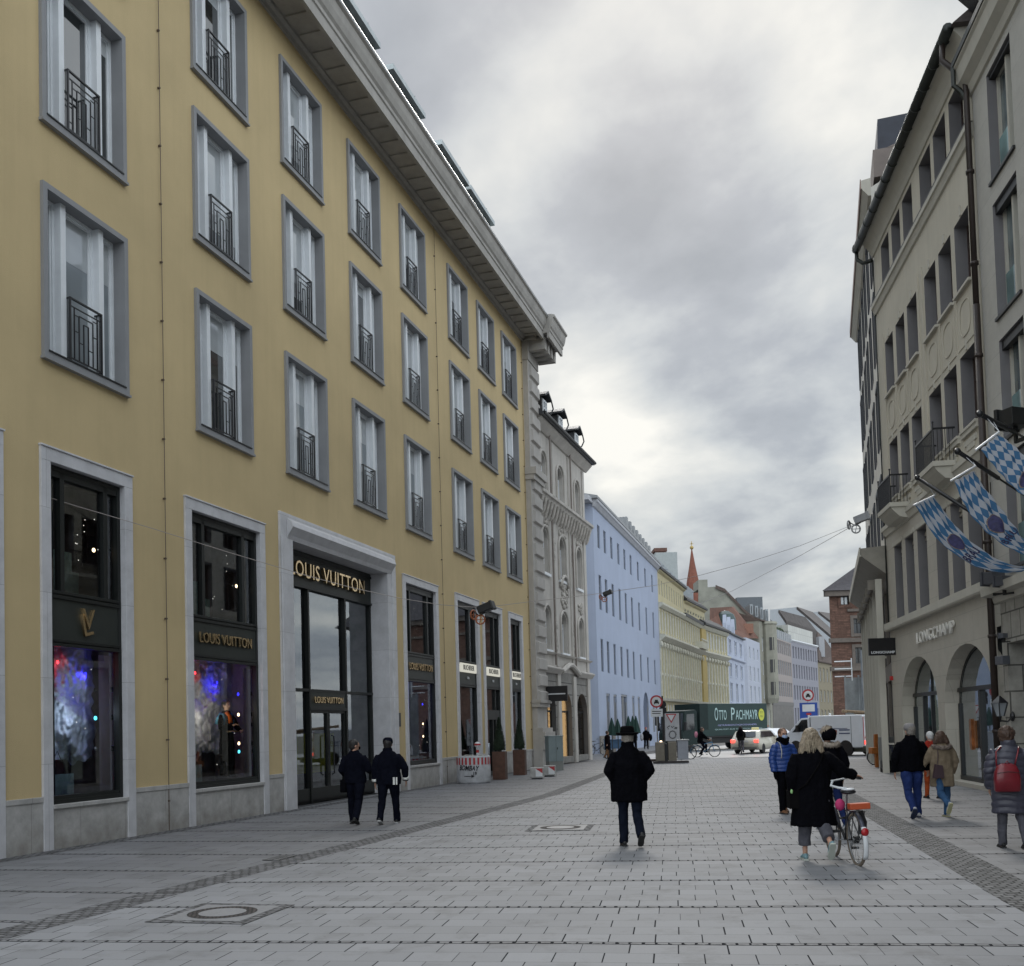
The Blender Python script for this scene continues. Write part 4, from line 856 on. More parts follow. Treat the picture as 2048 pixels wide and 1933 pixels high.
# ================================================================ FAR BUILDINGS
def Zp(x,y): return (1300+x/3.679,1050+y/3.679)
def Tp(x,y): return (1440+x/7.2154,1180+y/7.2154)
M_BLU=plain('pale_blue_render',(.345,.395,.51),.85,var=.05,scale=.4,streak=.08)
M_GBL=glassy('bluish_glass',(.05,.06,.075),curtain=(.14,.16,.20),rough=.1)
M_WGR=plain('grey_trim',(.33,.34,.36),.7,var=.08)
def simple_building(name,label,p,q,h,wallm,rows_,ncol,wfrac=.45,depth=10,roofm=None,roofh=3,rd=5,trim=None,x0=.5,x1=None,framem=None,glass=None,holes_extra=(),hmax=None,reveal=.22,sidewall=True,groups=None):
    """rows_: list of (z0,z1). returns root,L"""
    root,L=facade_root(name,p,q,label); x1=x1 or L-.5; pitch=(x1-x0)/ncol; xs=[(x0+pitch*(i+.5)-pitch*wfrac/2,x0+pitch*(i+.5)+pitch*wfrac/2) for i in range(ncol)]
    if groups: xs=groups
    hs=[(a,b,z0,z1) for a,b in xs for z0,z1 in rows_]
    mb=MB(); wall(mb,0,L,0,h,hs+list(holes_extra),reveal,0); mb.quad((0,0,0),(0,depth,0),(0,depth,h),(0,0,h)); mb.quad((L,0,0),(L,depth,0),(L,depth,h),(L,0,h)); mb.build('wall',wallm,root)
    for z0,z1 in rows_:
        for a,b in xs:
            f=MB(); g=MB(); rwin(f,g,a,b,z0,z1,y=reveal-.06,fw=min(.08,(b-a)*.12))
            if trim: f.box(a-.08,b+.08,-.08,0,z0-.12,z0,1); f.box(a-.1,a,-.04,0,z0,z1+.1,1); f.box(b,b+.1,-.04,0,z0,z1+.1,1); f.box(a-.12,b+.12,-.1,0,z1+.08,z1+.25,1)
            w_=f.build('window',[framem or M_FRM,trim or M_FRM],root); g.build('pane',glass or M_GLD,w_,fixn=False)
    if roofm:
        mb=MB(); mb.prism([(-.35,h),(-.35,h+.2),(rd,h+roofh),(depth,h)],-.1,L+.1,'x'); mb.build('roof',roofm,root)
    return root,L
# ---- blue building
E0=(6.15,73.2); E1=(10.55,89.4); E2=(15.19,104.54)
BL_,Lb=facade_root('pale_blue_building',E0,E2,'long pale blue building with small windows beyond the baroque house')
xs=[1.9+2.98*i for i in range(10)]; tall=[(15.05,16.75),(10.5,13.05),(5.95,8.35)]
# facade bends slightly: measured window columns
def bw(px): # px of window centre -> x along facade
    p_=onP(px,1100,E0,math.degrees(math.atan2(E2[0]-E0[0],E2[1]-E0[1]))); return math.hypot(p_.x-E0[0],p_.y-E0[1])
cx_=[bw(v) for v in (1198,1210,1223,1236.5,1248.5,1260.5,1274.5,1288.5,1302)]
hs=[(c-.48,c+.48,z0,z1) for c in cx_ for z0,z1 in tall]
gf=[(bw(v)-w_,bw(v)+w_,1.3,4.4) for v,w_ in ((1207,.7),(1221,.7))]+[(bw(1239)-1.4,bw(1239)+1.4,0,4.5),(bw(1257)-.6,bw(1257)+.6,1.3,4.5),(bw(1268)-.6,bw(1268)+.6,1.3,4.5),(bw(1297)-.7,bw(1297)+.7,1.3,4.6),(bw(1282)-1.7,bw(1282)+1.7,0,5.0,3.3)]
mb=MB(); wall(mb,0,Lb,0,18.0,hs+gf,.18,0); W0=Vector((-2.9,1.0,0)); mb.quad((0,0,0),(-1.2,7,0),(-1.2,7,18),(0,0,18)); mb.quad((Lb,0,0),(Lb,12,0),(Lb,12,18),(Lb,0,18)); mb.build('wall',M_BLU,BL_)
for c in cx_:
    for z0,z1 in tall:
        f=MB(); g=MB(); rwin(f,g,c-.48,c+.48,z0,z1,y=.12,fw=.07); w_=f.build('window',plain('blue_grey_frame',(.16,.18,.22),.6,var=.05),BL_); g.build('pane',M_GBL,w_,fixn=False)
for i,h in enumerate(gf):
    a,b,z0,z1=h[:4]; g=MB()
    if len(h)>4: P=arch_pts(a,b,h[4],z1,10); g.add([(a,.9,0),(b,.9,0)]+[(x,.9,z) for x,z in reversed(P)],[tuple(range(2+len(P)))])
    else: g.quad((a,.16,z0),(b,.16,z0),(b,.16,z1),(a,.16,z1))
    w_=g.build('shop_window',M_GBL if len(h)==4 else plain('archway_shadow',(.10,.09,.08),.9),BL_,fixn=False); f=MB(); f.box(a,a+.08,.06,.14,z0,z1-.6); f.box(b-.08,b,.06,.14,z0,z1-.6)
    if len(h)==4: f.box(a,b,.06,.14,z1-.15,z1); f.box((a+b)/2-.04,(a+b)/2+.04,.06,.14,z0,z1)
    f.build('shop_frame',M_WGR,w_)
mb=MB(); pr=[(0,17.75),(-.12,17.8),(-.30,18.05),(-.38,18.1),(-.38,18.3),(0,18.4)]; mb.prism(pr,-.1,Lb,'x'); mb.box(-1.5,0,0,7,18.0,18.35); mb.build('cornice',plain('white_cornice',(.42,.43,.46),.7),BL_)
mb=MB(); mb.prism([(-.42,18.32),(-.42,18.5),(2.5,19.2),(9,19.5),(12,18.3)],-.3,Lb,'x'); mb.build('roof',plain('zinc_grey',(.24,.25,.26),.5,metal=.2,var=.1),BL_)
for i in range(8):
    x=Lb*.52+i*1.9; mb=MB(); mb.box(x-.32,x+.32,.3,1.5,18.8,20.3-.05*i); mb.build('roof_dormer',plain('zinc_grey',(.24,.25,.26)),BL_,bevel=.03); 
mb=MB(); x0=-.1; mb.box(x0-.0,bw(1205),-.10,0,0,1.28); mb.box(bw(1212),bw(1217),-.10,0,0,1.28); mb.build('plinth',plain('plinth_beige',(.24,.22,.20),.8,var=.15),BL_)
mb=MB(); mb.box(.4,1.6,1.8,2.6,19,20.0); mb.tube([(1.2,2,20),(1.2,2,22.2)],.03,5); mb.tube([(.9,2,20),(.9,2,21.3)],.04,5); mb.build('roof_vent',M_WGR,BL_)
# ---- ornate yellow building (curved: three facade parts)
M_YO=plain('butter_render',(.48,.43,.27),.8,var=.06,scale=.6,streak=.12); M_YT=plain('cream_ornament',(.52,.51,.43),.8,var=.14,scale=2.5,bump=.5,bscale=8); M_YD=plain('ochre_render',(.42,.32,.12),.8,var=.06)
YO=empty('ornate_yellow_building',(E2[0],E2[1],0),0,'curved butter yellow ornate palace facade with white pilasters beyond the pale blue building','building')
pts=[E2,(19.63,116.82),(24.02,129.4),(30.12,143.1)]
M_GYE=glassy('far_glass',(.03,.03,.028),curtain=(.16,.15,.12),rough=.15)
def seg(i,p,q,ncol,top,bay):
    r=empty('facade_section',(p[0]-E2[0],p[1]-E2[1],0),math.atan2(q[1]-p[1],q[0]-p[0])); r.parent=YO; L=math.hypot(q[0]-p[0],q[1]-p[1])
    pitch=L/ncol; xs=[(pitch*(k+.5)-.42,pitch*(k+.5)+.42) for k in range(ncol)]
    rws=[(1.0,4.1),(4.9,6.9),(7.4,9.9),(11.75,13.75)]
    mb=MB(); wall(mb,0,L,0,14.3,[(a,b,z0,z1) for a,b in xs for z0,z1 in rws],.2,0); mb.quad((0,0,0),(0,8,0),(0,8,14.3),(0,0,14.3)); mb.quad((L,0,0),(L,8,0),(L,8,14.3),(L,0,14.3)); mb.build('wall',M_YO,r) if False else None
    me=mb.build('wall',M_YO,r)
    t=MB()
    t.prism([(0,13.95),(-.2,14.0),(-.45,14.3),(-.45,14.5),(0,14.55)],0,L,'x'); t.prism([(0,10.5),(-.2,10.6),(-.6,11.0),(-.6,11.2),(0,11.3)],0,L,'x'); t.prism([(0,4.4),(-.3,4.45),(-.35,4.7),(0,4.75)],0,L,'x')
    for k in range(ncol+1): x=pitch*k; t.box(x-.16,x+.16,-.14,0,4.75,10.5); t.box(x-.12,x+.12,-.08,0,11.3,13.95); t.ell((x,-.2,10.2),(.26,.2,.35),7,5)
    for k in range(ncol): x=pitch*(k+.5); t.ell((x,-.1,10.3),(.3,.15,.22),7,5); t.ell((x,-.05,7.15),(.35,.1,.16),7,4)
    t.build('ornament',M_YT,r)
    for z0,z1 in rws:
        f=MB(); rwin(f,f,-.42,.42,0,z1-z0,y=.12,fw=.07); f.m[-1]=1; me_=f.mesh('window',fixn=False); me_.materials.append(M_FRM); me_.materials.append(M_GYE)
        for a,b in xs:
            w_=bpy.data.objects.new('window',me_); COL.objects.link(w_); w_.parent=r; w_.location=((a+b)/2,0,z0)
    return r,L
a_=seg(0,pts[0],pts[1],9,18.1,0); b_=seg(1,pts[1],pts[2],8,17.7,0); c_=seg(2,pts[2],pts[3],9,14.5,0)
mb=MB(); mb.box(-.4,1.8,-.25,0,0,14.0); mb.build('ochre_bay',M_YD,c_[0])
mb=MB(); mb.box(8.2,L if False else 13,-.9,-.1,11.2,12.0); 
for i in range(7): mb.box(8.3+i*.7,8.36+i*.7,-.95,-.88,11.2,12.3)
mb.box(8.2,13,-.97,-.85,12.2,12.35); mb.build('balcony',M_YT,b_[0])
# attic tier 1 (yellow, 18.1 m) from E2 to (20.48,120.7); tier 2 dark windows
def attic(p,q,z0,z1,ncol,wm,glass,nm,dark):
    r=empty(nm,(p[0]-E2[0],p[1]-E2[1],0),math.atan2(q[1]-p[1],q[0]-p[0])); r.parent=YO; L=math.hypot(q[0]-p[0],q[1]-p[1]); pitch=L/ncol; w=.30 if dark else .2
    xs=[(pitch*(k+.5)-pitch*w,pitch*(k+.5)+pitch*w) for k in range(ncol)]; zz=(z0+.9,z1-.9)
    mb=MB(); wall(mb,0,L,z0,z1,[(a,b)+zz for a,b in xs],.15,0); mb.quad((L,0,z0),(L,8,z0),(L,8,z1),(L,0,z1)); mb.prism([(0,z1-.3),(-.25,z1-.15),(-.3,z1),(0,z1)],0,L,'x'); mb.build('wall',wm,r)
    for a,b in xs:
        f=MB(); rwin(f,f,a,b,*zz,y=.09,bars=0,fw=.06); f.m[-1]=1; f.build('window',[M_YT,glass],r,fixn=False)
    mb=MB(); mb.box(-.1,L+.1,-.45,8,z1,z1+.25); mb.prism([(-.4,z1+.25),(.3,z1+.9),(8,z1+1.2),(8,z1+.25)],0,L,'x'); mb.build('roof_edge',plain('black_gutter_far',(.03,.03,.032),.6),r)
    return r
attic(pts[0],(20.6,121.0),14.5,17.9,11,M_YO,M_GYE,'attic_storey',False)
t2=attic((20.6,121.0),(25.2,132.6),14.4,16.6,8,M_YO,glassy('dark_green_glass',(.02,.025,.02)),'attic_storey',True)
mb=MB(); mb.prism([(-.7,14.5),(-.7,14.75),(1.2,16),(8,16.5),(8,14.5)],0,c_[1]+.1,'x'); mb.build('roof',plain('black_gutter_far',(.03,.03,.032)),c_[0])
mb=MB(); mb.box(0,b_[1],-.5,1,14.3,14.7); mb.build('gutter',plain('black_gutter_far',(.03,.03,.032)),b_[0])
# little figures / finials along the roof line
rf=empty('roof_dormer_row',(0,0,0),R(0)); rf.parent=YO
for i in range(13):
    t=i/12; x=.6+(20.0-15.19-.2)*t*2.0; 
    P0=Vector((E2[0],E2[1],0)).lerp(Vector((20.6,121.0,0)),min(1,t*1.65)) if t*1.65<1 else Vector((20.6,121.0,0)).lerp(Vector((25.2,132.6,0)),(t*1.65-1)/.65*.7)
    mb=MB(); X=P0.x-E2[0]-.8; Y=P0.y-E2[1]+.8; mb.box(X-.28,X+.28,Y-.4,Y+.6,17.6-.9*t,19.6-.9*t); mb.prism([(X-.4,19.6-.9*t),(X,20.05-.9*t),(X+.4,19.6-.9*t)],Y-.45,Y+.6,'y'); mb.build('dormer',plain('pale_zinc',(.30,.33,.35),.5,metal=.2,var=.1),rf)
# ---- white-blue building
M_WB=plain('bluish_white_render',(.42,.46,.56),.8,var=.05,scale=.8); 
pw=(30.15,143.3); qw=(36.0,158.5)
r,L=simple_building('white_ornate_house','narrow bluish white house with three window bays next to the yellow palace',pw,qw,14.7,M_WB,[(1,3.9),(5.0,7.6),(8.6,10.4),(12.0,13.8)],3,.35,roofm=M_SLATE,roofh=2,trim=M_WB,glass=M_GBL)
mb=MB(); mb.prism([(0,11.0),(-.3,11.2),(-.3,11.4),(0,11.5)],0,L,'x'); mb.prism([(0,4.3),(-.4,4.5),(-.4,4.7),(0,4.8)],0,L,'x'); mb.build('string_course',M_WB,r)
for i in range(3): mb=MB(); x=2.0+3.6*i; mb.prism([(x-.3,14.9),(x-.3,16.2),(x,17.4),(x+.3,16.2),(x+.3,14.9)],.2,.7,'y'); mb.build('gable_dormer',M_WB,r)
mb=MB(); mb.lathe([(1.6,16.2),(1.6,17.8),(1.3,18.6),(.6,19.1),(0,19.2)],14,(13.5,2.2,0)); mb.build('turret_dome',plain('green_dome',(.05,.08,.08),.5,var=.2),r)
# ---- grey white building with red roof
M_GW=plain('pale_grey_render',(.43,.46,.54),.8,var=.05); M_RED=plain('red_tile_roof',(.15,.072,.05),.85,var=.25,scale=1.5,bump=.4,bscale=9); M_BRT=plain('brown_tile_roof',(.10,.075,.065),.85,var=.25,scale=2)
p=atY(1499,1440,160.5); q=atY(1525,1440,172); side=atY(1487,1440,160)
r,L=simple_building('red_roofed_house','pale grey house with three window columns and a tall red tiled roof',(p.x,p.y),(q.x,q.y),15.3,M_GW,[(1.2,3.6),(5.2,7.8),(8.6,10.9),(12.2,14.0)],3,.34,depth=5,trim=None,glass=M_GBL)
textmesh('lettering','Hirmer',.9,BLACK,r,(L*.55,-.05,4.5),ext=.01) if False else textmesh('lettering','Theal',.9,BLACK,r,(L*.55,-.05,4.5),ext=.01)
mb=MB(); a=atY(1483,1440,160); mb.M=r.matrix_basis.inverted(); mb.add([(a.x,a.y,0),(p.x,p.y,0),(p.x,p.y,15.3),(a.x,a.y,15.3)],[(0,1,2,3)]); mb.build('side_wall',M_GW,r)
P=lambda x,y,Y: tuple(atY(*Zp(x,y),Y))
mb=MB(); mb.M=r.matrix_basis.inverted()
A_,B_,C_,D_=P(440,612,150),P(605,603,166),P(805,838,173),P(665,830,160.3); E_=P(440,700,150)
mb.add([A_,B_,C_,D_,E_,P(640,600,190),P(805,815,190)],[(0,1,2,3,4),(1,5,6,2)]); mb.build('roof',M_RED,r)
d=MB(); d.M=mb.M; c=atY(*Zp(720,770),168); d.box(c.x-.8,c.x+.8,c.y-.5,c.y+2,c.z-.7,c.z+.9); d.build('dormer',plain('rust',(.25,.12,.08)),r)
f=MB(); f.M=mb.M; a=atY(*Zp(580,655),158); f.add([tuple(a+Vector((-3.3,0,-1.6))),tuple(a+Vector((-.6,0,.6))),tuple(a+Vector((0,0,-1.2)))],[(0,1,2)]); f.build('roof_flag',plain('pink_cloth',(.6,.5,.5)),r)
# ---- pale fire wall gable, behind
def gable(name,label,poly,Y,depth,wm,rm,ridge_idx,dx=8):
    r=empty(name,tuple(atY(*Zp(*poly[0]),Y)),0,label,'building'); o=r.location
    W=[atY(*Zp(*p),Y)-o for p in poly]; B=[w+Vector((dx,depth,0)) for w in W]; n=len(W)
    f=MB(); f.add([tuple(w) for w in W],[tuple(range(n))]); f.build('gable_wall',wm,r,fixn=False)
    f=MB()
    for i in ridge_idx: 
        u=Vector((0,-.3,.25)); f.add([tuple(W[i]+u),tuple(W[i+1]+u),tuple(B[i+1]+u),tuple(B[i]+u),tuple(W[i]+Vector((0,-.3,-.35))),tuple(W[i+1]+Vector((0,-.3,-.35)))],[(0,1,2,3),(0,1,5,4)])
    f.build('roof',rm,r); return r,W,B
M_FIRE=plain('rough_firewall',(.27,.27,.23),.9,var=.2,scale=.5,bump=.4,bscale=4)
g1,W,B=gable('firewall_building','tall building with a rough pale grey fire wall and brown roof behind the yellow palace',[(355,1200),(355,470),(420,460),(480,455),(548,482),(700,640),(805,722),(805,1200)],174,22,M_FIRE,M_BRT,[3,4,5],6)
mb=MB(); a=atY(*Zp(355,405),176)-g1.location; b=atY(*Zp(425,470),176)-g1.location; mb.box(a.x,b.x,a.y,a.y+5,b.z,a.z); mb.build('chimney_block',M_FIRE,g1)
for i in range(4):
    x0,y0=Zp(735+38*i,585+12*i); a=atY(x0,y0,182+3*i)-g1.location; b=atY(*Zp(735+38*i+24,660+18*i),182+3*i)-g1.location
    mb=MB(); mb.box(a.x,b.x,a.y,a.y+4,b.z,a.z); d_=mb.build('dormer',plain('pale_zinc',(.30,.33,.35)),g1); g=MB(); g.box(a.x+.3,b.x-.3,a.y-.1,a.y,b.z+.2,a.z-.3); g.build('dormer_pane',plain('navy_dark',(.02,.022,.03)),d_)
mb=MB(); a=atY(*Zp(640,535),200); b=atY(*Zp(830,620),200); mb.box(a.x,b.x,a.y,a.y+10,b.z,a.z); o=mb.build('roof_plant_room',plain('dark_grey_clad',(.11,.125,.14),.6,var=.1),None); tag(o,'flat dark grey rooftop block above the row of dormers','building')
# ---- pale chimney block, left behind the yellow palace ; church spire
r=empty('white_roof_block',tuple(atY(*Zp(40,420),150)),0,'pale windowless roof block with a red brick chimney behind the blue building','building'); o=r.location
a=atY(*Zp(38,205),150)-o; b=atY(*Zp(207,430),150)-o; mb=MB(); mb.box(a.x,b.x,0,9,b.z-3,a.z); mb.build('wall',plain('pale_teal_wall',(.35,.38,.38),.8,var=.08),r)
a=atY(*Zp(40,168),150)-o; b=atY(*Zp(122,210),150)-o; mb=MB(); mb.box(a.x,b.x,.5,4,b.z,a.z-.3); mb.box(a.x-.15,b.x+.15,.35,4.15,a.z-.5,a.z); mb.build('chimney',plain('old_brick',(.13,.07,.055),.9,var=.2),r)
tp=atY(*Zp(307,180),260); bt=atY(*Zp(315,430),260); r=empty('church_spire',(tp.x,tp.y,0),0,'pointed red tiled church spire with golden cross on the skyline','church spire')
hw=(atY(*Zp(360,405),260)-atY(*Zp(272,400),260)).length/2*1.02
mb=MB(); mb.lathe([(hw*1.15,bt.z-6),(hw*1.05,bt.z),(hw*.52,(tp.z+bt.z)/2),(.12,tp.z)],8); mb.build('spire_roof',plain('brick_red_tile',(.20,.075,.05),.85,var=.15,scale=1),r)
mb=MB(); mb.box(-hw*.9,hw*.9,-hw*.9,hw*.9,0,bt.z-4); mb.build('tower',plain('old_brick',(.13,.07,.055)),r)
mb=MB(); mb.ell((0,0,tp.z+.4),(.5,.5,.5),8,6); mb.box(-.08,.08,-.08,.08,tp.z,tp.z+2.0); mb.box(-.45,.45,-.08,.08,tp.z+1.3,tp.z+1.45); mb.build('cross',plain('gilt',(.45,.33,.12),.5,metal=.5),r)
# ---- beige corner tower house, pink and grey office facades, ochre house
M_BG=plain('beige_stone_far',(.27,.265,.22),.85,var=.12,scale=.8)
def pxy(px,Y): v=atY(px,1440,Y); return (v.x,v.y)
hgt=lambda px,py,Y: atY(px,py,Y).z
h1=hgt(1530,1244,175); r,L=simple_building('beige_turret_house','narrow beige stone house with a bay turret between the red roofed house and the offices',pxy(1525,172.5),pxy(1546,178.5),h1,M_BG,[(1,4),(6,8.6),(10,12.4),(14,16.4)],2,.3,glass=M_GLD,roofm=M_BRT,roofh=2.5,rd=6)
mb=MB(); mb.lathe([(1.25,5.2),(1.5,6.0),(1.5,h1-.6),(1.7,h1-.4),(1.5,h1)],8,(L*.55,-.5,0)); mb.build('bay_turret',M_BG,r); 
for z in (6.6,10.4,14.2): mb=MB(); mb.M=Matrix.Translation((L*.55,-.5,0))@Matrix.Rotation(R(-52),4,'Z'); mb.box(-.38,.38,-1.46,-1.2,z,z+2.2); mb.build('turret_window',BLACK,r)
h5=hgt(1540.5,1272,179); M_PK=plain('pinkish_panel',(.33,.29,.275),.8,var=.05); 
r,L=simple_building('office_building','pinkish grey office building with ribbon windows and a roof terrace',pxy(1546,178.5),pxy(1588,197.5),h5,M_PK,[(6.6,9.3),(10.6,13.2),(14.4,16.8)],10,.72,depth=4,framem=M_WGR,glass=glassy('office_glass',(.10,.11,.12),curtain=(.22,.23,.24)))
mb=MB(); mb.box(0,L,-.12,0,4.9,5.6); mb.build('fascia',BLACK,r); mb=MB(); mb.box(.2,L-.2,-.05,.0,.2,4.9); mb.build('shopfront',plain('dim_shopfront',(.06,.055,.05),.4,var=.5,scale=1),r)
mb=MB(); mb.box(0,L,.0,.12,h5,h5+1.6); mb.build('terrace_screen',glassy('terrace_glass',(.05,.07,.09),curtain=(.12,.15,.18)),r); mb=MB()
for i in range(12): mb.box(L*i/11-.06,L*i/11+.06,-.03,.0,h5,h5+1.7)
for i in range(5): mb.tube([(1+i*3.2,.3,h5+1.5),(2.2+i*3.2,1,h5+2.6)],.06,4)
mb.build('terrace_posts',M_WGR,r); mb=MB(); mb.prism([(1.2,h5),(3.9,h5+3.2),(4,h5)],0,L,'x'); mb.build('roof',M_BRT,r)
mb=MB()
for i in range(30): a=random.random(); mb.ell((L*(.35+.5*a),.8,h5+1.2+random.random()*1.0),(.4,.3,.4),6,4)
mb.build('terrace_plants',plain('hedge_dark',(.04,.06,.03),.9,var=.4,scale=2),r)
h6=hgt(1585,1281.5,198.5); M_GP=plain('grey_lilac_panel',(.27,.27,.31),.8,var=.05)
r,L=simple_building('grey_office_block','grey office block with deep set windows and a glazed top floor',pxy(1588,198),pxy(1640,217),h6,M_GP,[(1.2,4.6),(6.2,9.0),(10.4,13.1),(14.3,16.6)],10,.5,depth=10,framem=M_WGR,glass=glassy('office_glass2',(.06,.065,.075),curtain=(.12,.13,.15)),reveal=.35)
mb=MB(); mb.prism([(0,h6-.2),(-.3,h6),(-.3,h6+.2),(0,h6+.25)],0,L,'x'); mb.build('cornice',M_FRM,r); mb=MB(); mb.box(.1,L-1.5,.5,6,h6+.2,h6+3.1); mb.build('glazed_storey',stone_blocks('milky_glazing',(.40,.41,.38),1.9,1.5,.3,.6,mort=.06,mottle=.05),r)
mb=MB(); mb.prism([(2,h6+2.5),(5,h6+3.4),(9,h6+3.2),(9,h6)],0,L-1.5,'x'); mb.build('roof',M_SLATE if False else M_BRT,r)
h7=hgt(1640,1325,219); M_OC=plain('ochre_grey_render',(.25,.22,.155),.85,var=.1)
r,L=simple_building('ochre_house','ochre grey house with a steep brown roof at the far end of the street',pxy(1640,217.5),pxy(1682,236),h7,M_OC,[(1.0,4.2),(6,8.4),(10.4,13.2)],6,.35,glass=M_GLD,trim=M_OC)
mb=MB(); mb.prism([(-.4,h7),(-.4,h7+.3),(.2,h7+.5),(6,h7)],-.5,L,'x'); mb.M=r.matrix_basis.inverted()
P=[atY(*Tp(a,b_),Y_) for a,b_,Y_ in ((1405,600,232),(1495,685,234),(1668,935,246),(1682,1078,238),(1425,1038,221))]; mb.add([tuple(v) for v in P]+[tuple(v+Vector((.2,1.5,-.6))) for v in P],[(0,1,2,3,4),(9,8,7,6,5)]+[(i,(i+1)%5,5+(i+1)%5,5+i) for i in range(5)]); mb.build('roof',M_BRT,r); mb=MB(); mb.M=r.matrix_basis.inverted(); c=atY(*Tp(1468,740),226); mb.box(c.x-.6,c.x+.6,c.y,c.y+2,c.z-3.5,c.z+1); mb.build('chimney',M_WGR,r)
# big light gables on the skyline
M_LG=plain('light_grey_gable',(.36,.385,.41),.8,var=.05)
def skyline(name,label,wallp,Y,roofp,Yb,rm=M_BRT):
    """gable wall traced at its own distance plus the roof plane running back from it"""
    r=empty(name,tuple(atY(*Tp(*wallp[0]),Y)),0,label,'building'); o=r.location
    W=[atY(*Tp(*p),Y)-o for p in wallp]; n=len(W); B=[w+Vector((1.5,5,-.5)) for w in W]
    f=MB(); f.add([tuple(w) for w in W+B],[tuple(range(n)),tuple(range(2*n-1,n-1,-1))]+[(i,(i+1)%n,n+(i+1)%n,n+i) for i in range(n)]); f.build('gable_wall',M_LG,r)
    f=MB(); P=[atY(*Tp(p[0],p[1]),Y-.3 if p[2]==0 else Yb)-o for p in roofp]; Q=[p+Vector((0,.3,-.7)) for p in P]; m=len(P)
    f.add([tuple(p) for p in P+Q],[tuple(range(m)),tuple(range(2*m-1,m-1,-1))]+[(i,(i+1)%m,m+(i+1)%m,m+i) for i in range(m)]); f.build('roof',rm,r); return r
M_BR2=plain('grey_brown_roof',(.085,.075,.072),.85,var=.2,scale=1)
skyline('light_gable_building','broad light grey gable with dark roof edge on the far skyline',[(720,288),(1112,250),(1655,700),(1664,1000),(1300,1000),(720,420)],262,[(1108,243,0),(1340,322,1),(1652,602,1),(1658,706,0)],285,M_BR2)
skyline('second_light_gable_building','smaller light grey gable just left of the brick tower on the skyline',[(1336,324),(1424,317),(1652,490),(1652,700),(1500,560)],300,[(1420,312,0),(1470,346,1),(1645,345,1),(1655,494,0)],320,M_BR2)
skyline('dark_roof_building','steep dark roofed house in front of the broad light gable',[(756,346),(850,296),(955,440),(955,560),(756,560)],228,[(846,290,0),(1236,395,1),(1395,590,1),(1500,690,1),(1480,900,1),(960,560,0),(950,440,0)],240,M_BR2)
# ---- red brick building on the right
M_BRK=stone_blocks('red_brick',(.155,.085,.062),.5,.16,.9,.7,var=.25,mort=.02,mottle=.25,bump=.3); M_SS=plain('brown_sandstone',(.13,.11,.095),.85,var=.15)
YB=96; c0=atY(1668,1440,YB); zt=hgt(1668,1183,YB)
BB=empty('brick_tower_building',(c0.x,c0.y,0),R(0),'red brick building with stone window frames and a steep dark roof behind the canopy','building')
xw=lambda px,z_=10: (atY(px,1300,YB)-c0).x
zz_=lambda py: atY(1690,py,YB).z
wx0,wx1=xw(1685.5),xw(1702); 
wins=[(wx0,wx1,zz_(1210),zz_(1185)),(xw(1709),xw(1727),zz_(1268),zz_(1238)),(xw(1732),xw(1745),zz_(1268),zz_(1238)),(xw(1710),xw(1726),zz_(1328),zz_(1296)),(xw(1732),xw(1748),zz_(1328),zz_(1296))]
mb=MB(); wall(mb,0,22,0,zt,wins,.3,0); mb.quad((0,0,0),(14,30,0),(14,30,zt),(0,0,zt)); mb.build('wall',M_BRK,BB)
for a,b,z0,z1 in wins:
    f=MB(); g=MB(); rwin(f,g,a,b,z0,z1,y=.22,fw=.07); f.box(a-.28,a,-.06,.1,z0-.3,z1+.3,1); f.box(b,b+.28,-.06,.1,z0-.3,z1+.3,1); f.box(a,b,-.06,.1,z1,z1+.3,1); f.box(a,b,-.08,.1,z0-.3,z0,1)
    w_=f.build('window',[BLACK,M_SS if a>wx0+.1 else M_BRK],BB); g.build('pane',GL[1] if a<wx0+.1 else M_GLD,w_,fixn=False)
mb=MB(); z_=zz_(1280); mb.box(-.2,22,-.25,0,z_-.25,z_+.15); z_=zz_(1222); mb.box(xw(1697),22,-.2,0,z_-.1,z_+.15); z_=zz_(1336); mb.box(-.2,22,-.25,0,z_-.3,z_+.1); mb.box(-.5,22,-.5,0,zt-.5,zt); mb.build('stone_bands',M_SS,BB)
ap=atY(1800,1030,103)-c0; ap2=Vector((ap.x+14,ap.y+3,ap.z)); ap.z+=0; mb=MB(); mb.add([(-.8,-.7,zt),(24,-.7,zt),(30,30,zt),(13.5,30,zt),(ap.x,ap.y,ap.z),(ap2.x,ap2.y,ap2.z)],[(0,1,5,4),(1,2,5),(2,3,4,5),(3,0,4),(0,3,2,1)]); mb.build('roof',plain('purple_slate',(.055,.05,.055),.8,var=.2,scale=4),BB)
# site hoarding / containers below it
M_HO=plain('hoarding_steel',(.26,.28,.29),.5,metal=.3,var=.35,scale=.8)
c=atY(1692,1440,68); r=empty('site_hoarding',(c.x,c.y,0),R(-8),'tall grey metal construction hoarding behind the white van','hoarding'); hh=atY(1700,1362,68).z
mb=MB(); mb.box(0,3.6,0,.1,0,hh+.2); 
for i in range(5): mb.box(.0+.85*i,.1+.85*i,-.12,0,0,hh+.35)
mb.build('panels',M_HO,r); mb=MB(); mb.box(1.55,3.4,-.5,2,hh+.3,hh+1.75); mb.build('site_office',plain('hoard_blue_grey',(.24,.27,.32),.6,var=.1),r); mb=MB(); mb.box(1.5,3.0,-.6,2.1,hh+1.75,hh+2.0); mb.build('yellow_band',plain('pale_yellow_band',(.5,.45,.18),.6),r)
mb=MB()
for z in (hh+.3,hh+.8,hh+1.3): mb.tube([(-.6,0,z),(.5,0,z)],.04,5)
mb.tube([(.5,0,hh),(.5,0,hh+1.5)],.04,5); mb.build('scaffold_rail',M_FRM,r)
